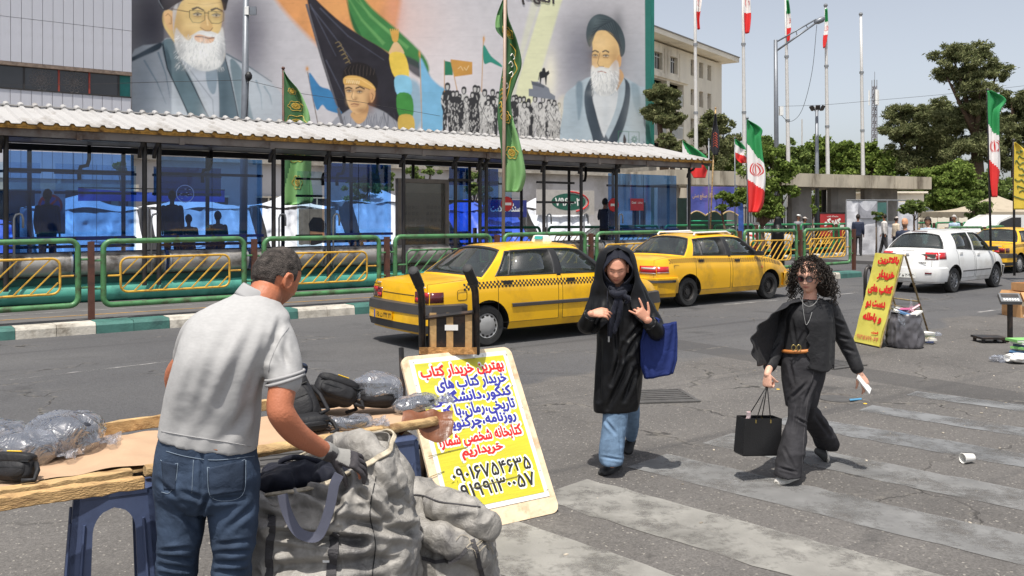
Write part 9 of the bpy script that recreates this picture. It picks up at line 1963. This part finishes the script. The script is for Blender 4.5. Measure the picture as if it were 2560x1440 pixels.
def hemf(a,t):
 i=a*72;k=int(i)%72;f=i-int(i);p=rim[k].lerp(rim[(k+1)%72],f);q=Rr[-4][k].lerp(Rr[-4][(k+1)%72],f);c=sum(rim,Vector())/72;out=(p-c);out.z=0;out.normalize();r=p.lerp(q,t*.55)+out*(.010+.006*math.sin(a*60));r.z+=.008+.006*math.sin(a*31);return r
o=wobj(MB().grid(hemf,110,4,wrap=True),'hem',M_hem,S1,True);md=o.modifiers.new('s','SOLIDIFY');md.thickness=.008
b=MB();limb(b,[pt(800,1142,3.62),pt(850,1112,3.60),pt(900,1118,3.56),pt(945,1150,3.50),pt(985,1200,3.46)],[.03,.045,.055,.055,.045],20);limb(b,[pt(880,1110,3.64),pt(930,1130,3.62),pt(985,1180,3.56),pt(1000,1230,3.52)],[.04,.055,.06,.05],20)
fuse('folded_mouth',b,M_sack,S1,.007,2,lambda P,N_:.014*ridged(P*np.array([1,1,1.2]),9,7)+.006*ridged(P,24,8))
b=MB()
for c,r in(((700,1200,3.5),.075),((760,1192,3.55),.085),((830,1186,3.52),.07),((700,1178,3.6),.05)):ball(b,pt(*c),r,14,1.2,1.1,.62)
fuse('dark_clothes_inside',b,M_navy,S1,.007,1,lambda P,N_:.014*ridged(P,11,2)+.007*ridged(P,27,3))
b=MB();b.tube([pt(x,y,3.56)for x,y in[tuple(q)for q in crom([(700,1170),(705,1152),(740,1143),(790,1152),(830,1168)],5)]],.012,8);wobj(b,'collar_inside',M_navy,S1,True)
def ribbon(T,P,w,m,name,parent,lift=.006,hang=None,D=3.2):
 Q=crom(P,8);L_,o0=[],Vector((0,0,CAMZ));R_=[]
 for q in Q:
  d=(ray(q[0],q[1],1)-o0).normalized();h=T.ray_cast(o0,d)if T else(None,)
  L_.append((h[0]+h[1]*lift)if h[0]is not None else ray(q[0],q[1],D))
 V=[]
 for i,p in enumerate(L_):
  t=(L_[min(i+1,len(L_)-1)]-L_[max(i-1,0)]).normalized();s=t.cross(Vector((0,-1,.25))).normalized();V+=[p+s*w/2,p-s*w/2]
 o=wobj(MB().add(V,[(2*i,2*i+1,2*i+3,2*i+2)for i in range(len(L_)-1)]),name,m,parent,False);md=o.modifiers.new('s','SOLIDIFY');md.thickness=.003;md.offset=0;return o
b=MB();ribbon(None,[(706,1236),(716,1276),(736,1318),(758,1338),(790,1342),(808,1318),(826,1262),(836,1212),(848,1186)],.036,M_strap,'webbing_handle',S1,D=3.155)
ribbon(Ts,[(838,1330),(832,1380),(828,1438),(824,1500)],.036,M_sackd,'side_band',S1,.004);ribbon(Ts,[(682,1285),(676,1350),(672,1440),(672,1500)],.03,M_sackd,'side_band',S1,.004)
seam(Ts,[(940,1190),(925,1280),(938,1360),(930,1440)],.0022,M_black,'seam',S1,n=9)
o=wobj(MB().box(-.012,.012,-.001,.001,-.012,.012,M=Matrix.Translation(pt(815,1398,3.19))),'small_tag',M_white,S1)
S2=empty('woven_sack',Vector((-.30,3.95,0)),0,'slumped grey woven sack with dark trim, its open end curling toward the yellow board','sack')
rows2=[(1720,1040,1240,3.9,.16),(1600,1020,1262,3.9,.22),(1500,1012,1250,3.9,.25),(1430,1008,1232,3.9,.25),(1370,1005,1226,3.9,.23),(1310,1002,1222,3.9,.20),(1262,1000,1160,3.92,.15),(1225,1000,1090,3.94,.10),(1205,1000,1040,3.95,.05)]
b=MB();b.rings(pxrings(rows2,48,2.5));limb(b,[pt(1090,1262,3.78),pt(1140,1272,3.74),pt(1185,1292,3.72),pt(1218,1312,3.72)],[.05,.062,.058,.044],20);limb(b,[pt(1040,1320,3.72),pt(1100,1345,3.68),pt(1160,1372,3.68),pt(1195,1392,3.72)],[.04,.05,.05,.04],18)
o2=fuse('sack_body',b,M_sack,S2,.008,3,lambda P,N_:.016*fbm(P,6,3)+.020*ridged(P*np.array([.7,.7,1.5]),7,3)+.011*ridged(P,18,4));P=getco(o2.data);P[:,2]=np.maximum(P[:,2],.002);setco(o2.data,P);T2=bvh([o2])
c=pt(1222,1306,3.70);b=MB();b.tube([c+Vector((.022*math.cos(a)*.8,-.012,.034*math.sin(a)-.01))for a in np.linspace(0,6.283,20)[:-1]],.007,6,closed=True);wobj(b,'rolled_mouth',M_sack,S2,True);b=MB();ball(b,c+Vector((-.0,-.01,-.01)),.026,10,.8,.4,1.2);wobj(b,'mouth_shadow_cloth',M_black,S2,True)  # black blob stands in for the shade inside the open sack mouth
seam(T2,[(1004,1240),(1050,1238),(1100,1255),(1150,1262),(1200,1268)],.004,M_sackd,'seam',S2,n=9);ribbon(T2,[(1010,1350),(1040,1385),(1090,1405),(1140,1395),(1165,1370)],.014,M_sackd,'handle_strap',S2,.008);ribbon(T2,[(1180,1350),(1195,1400),(1205,1440)],.02,M_sackd,'side_band',S2,.006)
for k in range(6):
 x,y=rng.uniform(1130,1200),rng.uniform(1345,1385);seam(T2,[(x,y),(x+14,y-12),(x+30,y-8),(x+36,y+10)],.0012,M_hem,'loose_thread',S2,lift=.006)
 # == hand cart with the yellow board
M_cart=mat('cart_black_paint',lin((36,34,34)),.38,.2,var=.3,vscale=8,dirt=lin((80,62,50)),dscale=8);M_grip=mat('ribbed_grip',(.03,.03,.032),.7)
HC=empty('hand_cart',Vector((-.66,5.75,0)),0,'black two-handled hand cart with taped upright panel behind the yellow board','hand cart')
Dc=5.75
for x0,x1,x2,yt in((1036,1053,1056,682),(1171,1188,1191,676)):
 wobj(MB().tube([pt(x0-2,yt-4,Dc-.22),pt(x0+10,yt+24,Dc-.12),pt(x1,yt+54,Dc),pt(x1+2,yt+100,Dc+.02),pt(x2,870,Dc+.05),pt(x2+2,1150,Dc+.12),pt(x2+4,1225,Dc+.12)],.024,12),'upright_tube',M_cart,HC,True)
 g_=MB();a,b_=pt(x0-4,yt-8,Dc-.24),pt(x0+13,yt+32,Dc-.10);g_.tube([a,a.lerp(b_,.04),b_.lerp(a,.06),b_],[.02,.031,.031,.034],12)
 for k in range(11):c=a.lerp(b_,.08+k*.075);g_.tube([c,c+(b_-a).normalized()*.004],.0335,12)
 wobj(g_,'rubber_grip',M_grip,HC,True,50)
for x in(1003,1060):wobj(MB().cyl(pt(x,870,Dc+.3),pt(x+14,1225,Dc-.1),.018,8),'leg',M_cart,HC)
for y in(1208,1120):wobj(MB().cyl(pt(1010,y,Dc),pt(1200,y-14,Dc+.1),.016,8),'crossbar',M_cart,HC)
M_tape=mat('brown_parcel_tape',lin((176,144,98)),.35,var=.2,vscale=20,bump=.3)
def pq(x0,x1,y0,y1,D,th,m,nm):wobj(MB().add([pt(x0,y1,D),pt(x1,y1,D),pt(x1,y0,D),pt(x0,y0,D),pt(x0,y1,D+th),pt(x1,y1,D+th),pt(x1,y0,D+th),pt(x0,y0,D+th)],[(0,1,2,3),(7,6,5,4),(0,4,5,1),(2,6,7,3),(1,5,6,2),(3,7,4,0)]),nm,m,HC)
pq(1070,1182,786,876,Dc,.012,M_cart,'panel')
for x in(1074,1116,1163):pq(x,x+17,782,874,Dc-.004,.003,M_tape,'tape_strip')
pq(1112,1145,812,826,Dc-.008,.003,M_white,'torn_label');wobj(MB().cyl(pt(1064,795,Dc-.01),pt(1184,780,Dc-.01),.014,8),'top_bar',M_cart,HC)
pq(1048,1192,868,886,Dc-.06,.05,mat('frayed_cardboard',lin((190,140,84)),.85,var=.3,vscale=30,bump=1),'cardboard_edge')
BLp=Vector((-.385,5.02,.0));BRp=Vector((.30,5.47,.0));TRp=Vector((-.060,5.92,.955));ex=(BRp-BLp);bw=ex.length;up=(TRp-BRp)
BD=frame_obj('advert_board',BLp+Vector((0,0,.005)),ex,up,label='leaning plywood board with a yellow Persian poster wanting to buy books',cat='board')
exn=ex.normalized();eyn=(up-exn*up.dot(exn));bh=eyn.length
M_ply=mat('plywood_edge_pale',lin((226,204,172)),.7,var=.12,vscale=10,bump=.3,dirt=lin((176,144,106)),dscale=6)
def rpoly(x0,x1,y0,y1,r,n=6):return[(a,c)for a,_,c in rrect(x0,x1,y0,y1,r,n)]
bo=MB().prism(rpoly(0,bw,0,bh,.055),-.018,0).obj('plywood',M_ply,BD)
pw0,pw1,ph0,ph1=.052,bw-.045,.105,bh-.028
MB().prism([(pw0,ph0),(pw1,ph0),(pw1,ph1),(pw0,ph1)],.001,.004).obj('poster_margin',mat('poster_paper_white',lin((232,232,226)),.5,var=.05),BD)
def yelmat():
 m=mat('poster_yellow',lin((206,197,56)),.42,0,.06,3,.25,9,.5,lin((190,186,60)),2.5,0,(1,6,1));return m
m0=.030;MB().prism([(pw0+m0,ph0+m0),(pw1-m0,ph0+m0),(pw1-m0,ph1-m0),(pw0+m0,ph1-m0)],.0045,.006).obj('poster_sheet',yelmat(),BD)
cx=(pw0+pw1)/2;Wp=pw1-pw0-2*m0
for s,fy,w,h,m,dx in(('بهترین خریدار کتاب',.925,.92,.082,M_redink,0),('خریدار کتاب های',.828,.78,.085,M_blueink,.06),('کنکور،دانشگاهی',.732,.88,.085,M_blueink,.02),('تاریخی،رمان،با کتب',.634,.92,.082,M_blueink,.0),('روزنامه،چرکنویس',.545,.86,.080,M_blueink,.0),('کتابخانه شخصی شمارا',.440,.90,.080,M_redink,.0),('خریداریم',.345,.44,.072,M_redink,-.03)):
 yy=ph0+m0+(ph1-ph0-2*m0)*fy;t=fa(s)
 lettering(t,1,M_whiteink,BD,cx+dx*Wp,yy,w*Wp+.018,h+.022,bold=.11,z=.0072,name='letter_outline');lettering(t,1,m,BD,cx+dx*Wp,yy,w*Wp,h+.008,bold=.048,z=.0085)
for s,fy in(('۰۹۰۱۶۷۵۴۶۳۵',.215),('۰۹۱۹۹۱۳۰۰۵۷',.105)):
 yy=ph0+m0+(ph1-ph0-2*m0)*fy;lettering(s,1,M_whiteink,BD,cx+.01,yy,.84*Wp+.016,.082+.012,bold=.06,z=.0072,name='letter_outline');lettering(s,1,M_blackink,BD,cx+.01,yy,.84*Wp,.080,bold=.022,z=.0085)
b=MB();g=np.random.default_rng(2)
for k in range(46):
 x,y=g.uniform(.04,bw-.04),g.uniform(.1,bh-.03);a=g.normal(0,.25)+(1.57 if g.random()<.3 else 0);L_=g.uniform(.006,.03);b.prism([(x,y),(x+L_*math.cos(a),y+L_*math.sin(a)),(x+L_*.5*math.cos(a)+.003,y+L_*.5*math.sin(a)+.004)],.009,.0098)
b.obj('scuff_marks',mat('scuff_dark',lin((90,82,40)),.8),BD)
for y,x0,x1 in((.24,.25,.60),(.47,.02,.3),(.62,.0,.09),(.35,.0,.1)):MB().prism([(x0,y),(x1,y+.018),(x1,y+.022),(x0,y+.004)],.0099,.0105).obj('scratch',mat('scratch_dark',lin((120,112,60)),.8),BD)
# == folding yellow sign
tl,tr_,brr,bll=(2183,636),(2266,643),(2196,868),(2139,852)
Db=(CAMZ)*F/(866-537);SG=None
P_br=gnd(2199,867,.02);P_bl=gnd(2134,853,.02);P_tr=P_br+Vector((.375,.05,1.27));P_tl=P_bl+Vector((.375,.05,1.27));ex=P_br-P_bl;up=((P_tl-P_bl)+(P_tr-P_br))/2
SG=frame_obj('folding_sign',P_bl,ex,up,label='faded yellow folding sign with red Persian lettering leaning at the roadside',cat='sign');sw=ex.length;exn=ex.normalized();uy=(up-exn*up.dot(exn));sh=uy.length
M_ysg=mat('faded_yellow_canvas',lin((206,196,88)),.65,var=.14,vscale=3,bump=.35,bscale=7,dirt=lin((184,168,66)),dscale=3);M_pole2=mat('chipped_cream_pole',lin((150,132,96)),.6,.2,var=.3,vscale=12,dirt=lin((86,64,44)),dscale=10)
def canv(a,b):x,y=sw*a,sh*b;q=np.array([[x*5,y*5,2]]);return Vector((x+(.012*math.sin(b*9))*(1-a)*(-1)*(b<.55),y,.008+.012*float(vnoise(q)[0])))
MB().grid(canv,14,30).obj('canvas',M_ysg,SG,True);MB().box(0,sw,0,sh,-.008,-.003).obj('backing',M_ysg,SG)
for x in(0,sw):MB().cyl((x,-.02,-.015),(x,sh+.01,-.015),.012,8).obj('frame_tube',M_pole2,SG)
for y in(0,sh*.46,sh):MB().cyl((0,y,-.015),(sw,y,-.015),.011,8).obj('frame_tube',M_pole2,SG)
for s,fy,w,h,dx in(('بالاترین',.925,.62,.085,.10),('خریدار',.765,.50,.10,.14),('کتاب های',.60,.74,.10,.05),('دست دو',.43,.58,.085,.02),('و باطله',.285,.56,.095,.02),('فوری',.135,.20,.03,.25)):
 lettering(fa(s),1,M_redink,SG,sw*(.5+dx),sh*fy,sw*min(.86,w*1.2),h*1.3,bold=.07,z=.022)
lettering('۰۹۱۲۵۷۱۹۰۴۴',1,mat('faded_red_ink',lin((196,92,74)),.6),SG,sw*.5,sh*.065,sw*.86,.06,bold=.02,z=.022)
gA_,gB_=gnd(2322,836),P_tr.copy();iv=SG.matrix_world.inverted()
gC_=gA_+(P_bl-P_br);gC_.z=0
for a,c in((gB_,gA_),(P_tl,gC_)):MB().cyl(iv@a,iv@c,.014,8).obj('rear_leg',M_pole2,SG)
m1,m2=gB_.lerp(gA_,.56),P_tl.lerp(gC_,.56);MB().cyl(iv@m1,iv@m2,.011,8).obj('rear_crossbar',M_pole2,SG);MB().cyl(iv@gB_.lerp(gA_,.68),iv@(P_br.lerp(P_tr,.46)),.006,6).obj('stay_cord',M_pole2,SG)
c=gnd(2262,868);TBg=empty('rubbish_bag',c,0,'black rubbish bag stuffed with papers beside the yellow folding sign','bag');M_bin=mat('black_bin_liner',lin((92,90,94)),.30,var=.3,vscale=3,spec=.6)
R=[ring((0,0,z),rx,ry,60,2.0)for z,rx,ry in((0,.17,.15),(.02,.225,.19),(.13,.245,.21),(.28,.228,.20),(.40,.20,.18),(.47,.185,.16))]
b=MB();b.rings(R,cap=False);b.add(R[0],[tuple(range(59,-1,-1))]);me=b.mesh('bag_body',M_bin,True);fixn(me);o=link('bag_body',me,TBg);bake(o,[('SUBSURF',dict(levels=2,render_levels=2))]);Q=getco(o.data);N_=getno(o.data);Q=Q+N_*(.018*ridged(Q*np.array([1,1,1.3]),8,2)+.010*ridged(Q*np.array([1,1,.6]),20,3)+.012*fbm(Q,5,2))[:,None];Q[:,2]=np.maximum(Q[:,2],.003);setco(o.data,Q)
M_pink=mat('pink_cover',lin((214,110,150)),.5);M_pblue=mat('blue_cover',lin((90,130,170)),.5);M_paper=mat('paper_white',lin((226,224,218)),.7,var=.05)
def book(loc,rot,d,m,parent,nm='book'):
 E_=bpy.data.objects.new(nm,None);COL.objects.link(E_);E_.parent=parent;E_.location=loc;E_.rotation_euler=rot;x,y,z=d
 b=MB();b.box(-x/2,x/2,-y/2,y/2,-z/2,-z/2+.003);b.box(-x/2,x/2,-y/2,y/2,z/2-.003,z/2);b.box(-x/2-.002,-x/2,-y/2,y/2,-z/2,z/2);b.obj('cover',m,E_);MB().box(-x/2+.001,x/2-.005,-y/2+.005,y/2-.005,-z/2+.0031,z/2-.0031).obj('pages',M_paper,E_);return E_
for k,(x,y,z,a,b_,m)in enumerate([(-.05,0,.50,.2,.2,M_paper),(.05,.02,.51,-.1,.3,M_pink),(-.04,-.06,.49,.3,-.1,M_pblue),(.08,-.05,.48,-.3,.1,M_paper),(.0,.05,.53,.1,-.2,M_paper),(.10,.03,.52,.5,.4,M_pink)]):book((x,y,z),(a,b_,k*.7),(.22,.16,.025),m,TBg)
def fl(a,b):return Vector((-.18+.10*a,-.19-.01*math.sin(a*9),.40+.10*b-.10*a+.02*math.sin(b*7)))
MB().grid(fl,12,10).obj('torn_plastic',M_wrap,TBg,True)
MB().add([(.05,-.02,.52),(.13,.0,.53),(.085,.0,.70)],[(0,1,2)]).obj('plastic_corner',M_wrap,TBg)
def pile(loc,rz,n,lab,cols,sp=.02,cat='books',seed=1,sz=(.22,.15)):
 E_=empty('book_pile',loc,rz,lab,cat);z=0;g=np.random.default_rng(seed)
 for k in range(n):
  t=g.uniform(.015,.035);book((g.normal(0,sp),g.normal(0,sp),z+t/2+.001),(0,0,g.normal(0,.25)),(sz[0]*g.uniform(.85,1.1),sz[1]*g.uniform(.9,1.1),t),cols[k%len(cols)],E_);z+=t+.002
 return E_
M_cream=mat('cream_cover',lin((222,212,186)),.6);M_grn=mat('green_cover',lin((130,190,110)),.5);M_navc=mat('navy_cover',lin((60,70,104)),.5);M_redc=mat('red_cover',lin((176,52,52)),.5)
pile(gnd(2318,858),.3,6,'small pile of pale books at the foot of the folding sign',[M_cream,M_navc,M_paper,M_cream,M_grn,M_paper],cat='books',seed=3)
pile(gnd(2208,866)+Vector((0,.35,0)),.1,7,'pile of red and white books half hidden between sign and rubbish bag',[M_redc,M_paper],cat='books',seed=4)
pile(gnd(2560,886),.4,7,'pile of blue and green books at the right edge of the road',[M_navc,M_pblue,M_paper,M_grn,M_navc,M_paper,M_grn],.03,'books',5,(.30,.22))
pile(gnd(2575,800),.2,3,'few thin magazines lying near the cardboard boxes',[M_paper,M_redc],.04,'magazines',6)
pl_=MB().grid(lambda a,b:Vector((.16*math.cos(a*6.283)*(.6+.4*b),.09*math.sin(a*6.283)*(.6+.4*b),.03*math.sin(b*3)+.02*math.sin(a*20))),30,6);o=pl_.obj('plastic_bag',M_wrap);o.location=gnd(2328,838);tag(o,'crumpled clear plastic bag lying by the rear leg of the sign','litter')
SC=empty('platform_scale',gnd(2482,855),0,'black platform weighing scale with a grey display head near the right edge','scale')
MB().box(-.24,.14,-.16,.16,.055,.085).obj('platform',M_cart,SC);
for x,y in((-.2,-.12),(.1,-.12),(-.2,.12),(.1,.12)):MB().cyl((x,y,0),(x,y,.056),.025,10).obj('foot',M_cart,SC)
MB().box(.141,.28,-.05,.05,.02,.06).obj('arm',M_cart,SC);MB().box(.225,.275,-.03,.03,.061,.56).obj('column',M_cart,SC);MB().box(.20,.30,-.12,.12,.0,.02).obj('column_base',M_cart,SC)
Mh_=Matrix.Translation((.235,-.02,.63))@Matrix.Rotation(rad(-12),4,'Z')@Matrix.Rotation(rad(38),4,'X')
MB().box(-.14,.14,-.09,.09,-.03,.03,M=Mh_).obj('display_head',mat('scale_grey',lin((120,122,124)),.35,.4),SC);MB().box(-.115,.115,.0,.065,.0301,.034,M=Mh_).obj('display',M_blackm,SC)
for k in range(6):MB().box(-.10+k*.036,-.075+k*.036,-.07,-.03,.0301,.036,M=Mh_).obj('key',M_white,SC)
M_card=mat('brown_cardboard',lin((198,152,104)),.8,var=.12,vscale=4,dirt=lin((160,116,76)),dscale=3)
def carton(loc,rz,w,d,h,lab,op=True):
 E_=empty('cardboard_box',loc,rz,lab,'cardboard box')
 for n_,a in(('side',(-w,w,-d,-d+.005,0,h)),('side',(-w,w,d-.005,d,0,h)),('side',(-w,-w+.005,-d+.005,d-.005,0,h)),('side',(w-.005,w,-d+.005,d-.005,0,h)),('bottom',(-w+.005,w-.005,-d+.005,d-.005,0,.005))):MB().box(*a).obj(n_,M_card,E_)
 if op:
  MB().box(-w,w,0,.16,0,.005,M=Matrix.Translation((0,-d,h))@Matrix.Rotation(rad(-125),4,'X')).obj('flap',M_card,E_);MB().box(-.14,0,-d,d,0,.005,M=Matrix.Translation((-w,0,h))@Matrix.Rotation(rad(-60),4,'Y')).obj('flap',M_card,E_)
 MB().box(-w+.02,w*.2,-d-.002,-d-.0005,h*.45,h*.62).obj('tape',mat('tape_pale',lin((206,190,160)),.4),E_);MB().box(.02,w-.03,-d-.0025,-d-.0005,h*.15,h*.4).obj('printed_label',M_paper,E_);return E_
carton(gnd(2566,790),.1,.30,.26,.46,'large brown cardboard box at the right edge beside the scale');c_=gnd(2566,790);carton(c_+Vector((.06,.05,.462)),.25,.20,.18,.14,'smaller brown cardboard box stacked on the large one at the right edge',False)
def crumple(loc,s,m,lab,cat='litter',seed=1):
 b=MB();ball(b,(0,0,0),s,14,1.4,1,.5);me=b.mesh('litter',m,False);fixn(me);o=link('crumpled_paper',me);bake(o,[('SUBSURF',dict(levels=2,render_levels=2))]);Q=getco(o.data);Q=Q*(1+.5*ridged(Q+seed,1.6/s,seed)[:,None]);Q[:,2]-=Q[:,2].min();setco(o.data,Q);o.location=loc;tag(o,lab,cat);return o
crumple(gnd(2500,905),.07,M_wrap,'crumpled white plastic bag on the asphalt in front of the right book pile',seed=2);crumple(gnd(2545,908),.09,M_paper,'crumpled white paper cut by the right edge in front of the books',seed=3)
cu=empty('paper_cup',gnd(2420,1158)+Vector((0,0,.040)),rad(8),'white paper cup lying on its side on the crosswalk','cup');Mx_=Matrix.Rotation(rad(90),4,'Y')@Matrix.Rotation(rad(-6),4,'X')
MB().lathe([(.026,.045),(.028,.044),(.036,-.045),(.0385,-.047),(.036,-.049),(.034,-.044),(.026,.040)],Mx_,24,cap=False).obj('cup_wall',M_paper,cu,True,50);MB().lathe([(0,.040),(.026,.040)],Mx_,24,cap=False).obj('cup_bottom',M_paper,cu)
for k,(x,y,lab)in enumerate([(1945,973,'tiny yellow scrap on the asphalt beside the black handbag handles'),(2163,1009,'tiny yellow scrap on the asphalt left of the grey stripe')]):tag(MB().lathe([(0,.004),(.018,.003),(.02,0)],n=8,cap=False).obj('bottle_cap',M_ylab,loc=gnd(x,y)),lab,'litter')
tag(MB().prism([(-.06,-.03),(.08,0),(.05,.04),(-.02,.02)],0,.004).obj('cardboard_scrap',M_card,loc=gnd(2118,880)+Vector((0,0,.002))),'torn brown cardboard scrap on the road behind the curly-haired woman','litter')
b=MB();g=np.random.default_rng(9)
for k in range(260):
 u,v=g.uniform(2,30),g.uniform(2.5,8.2);p=UV(u,v);s=g.uniform(.004,.013);a=g.uniform(0,6.28);b.box(-s,s,-s*.6,s*.6,0,s*.5,M=Matrix.Translation((p.x,p.y,.002))@Matrix.Rotation(a,4,'Z'))
tag(b.obj('road_grit',mat('grit',lin((170,160,145)),.9,rnd=.5)),kind='stuff')
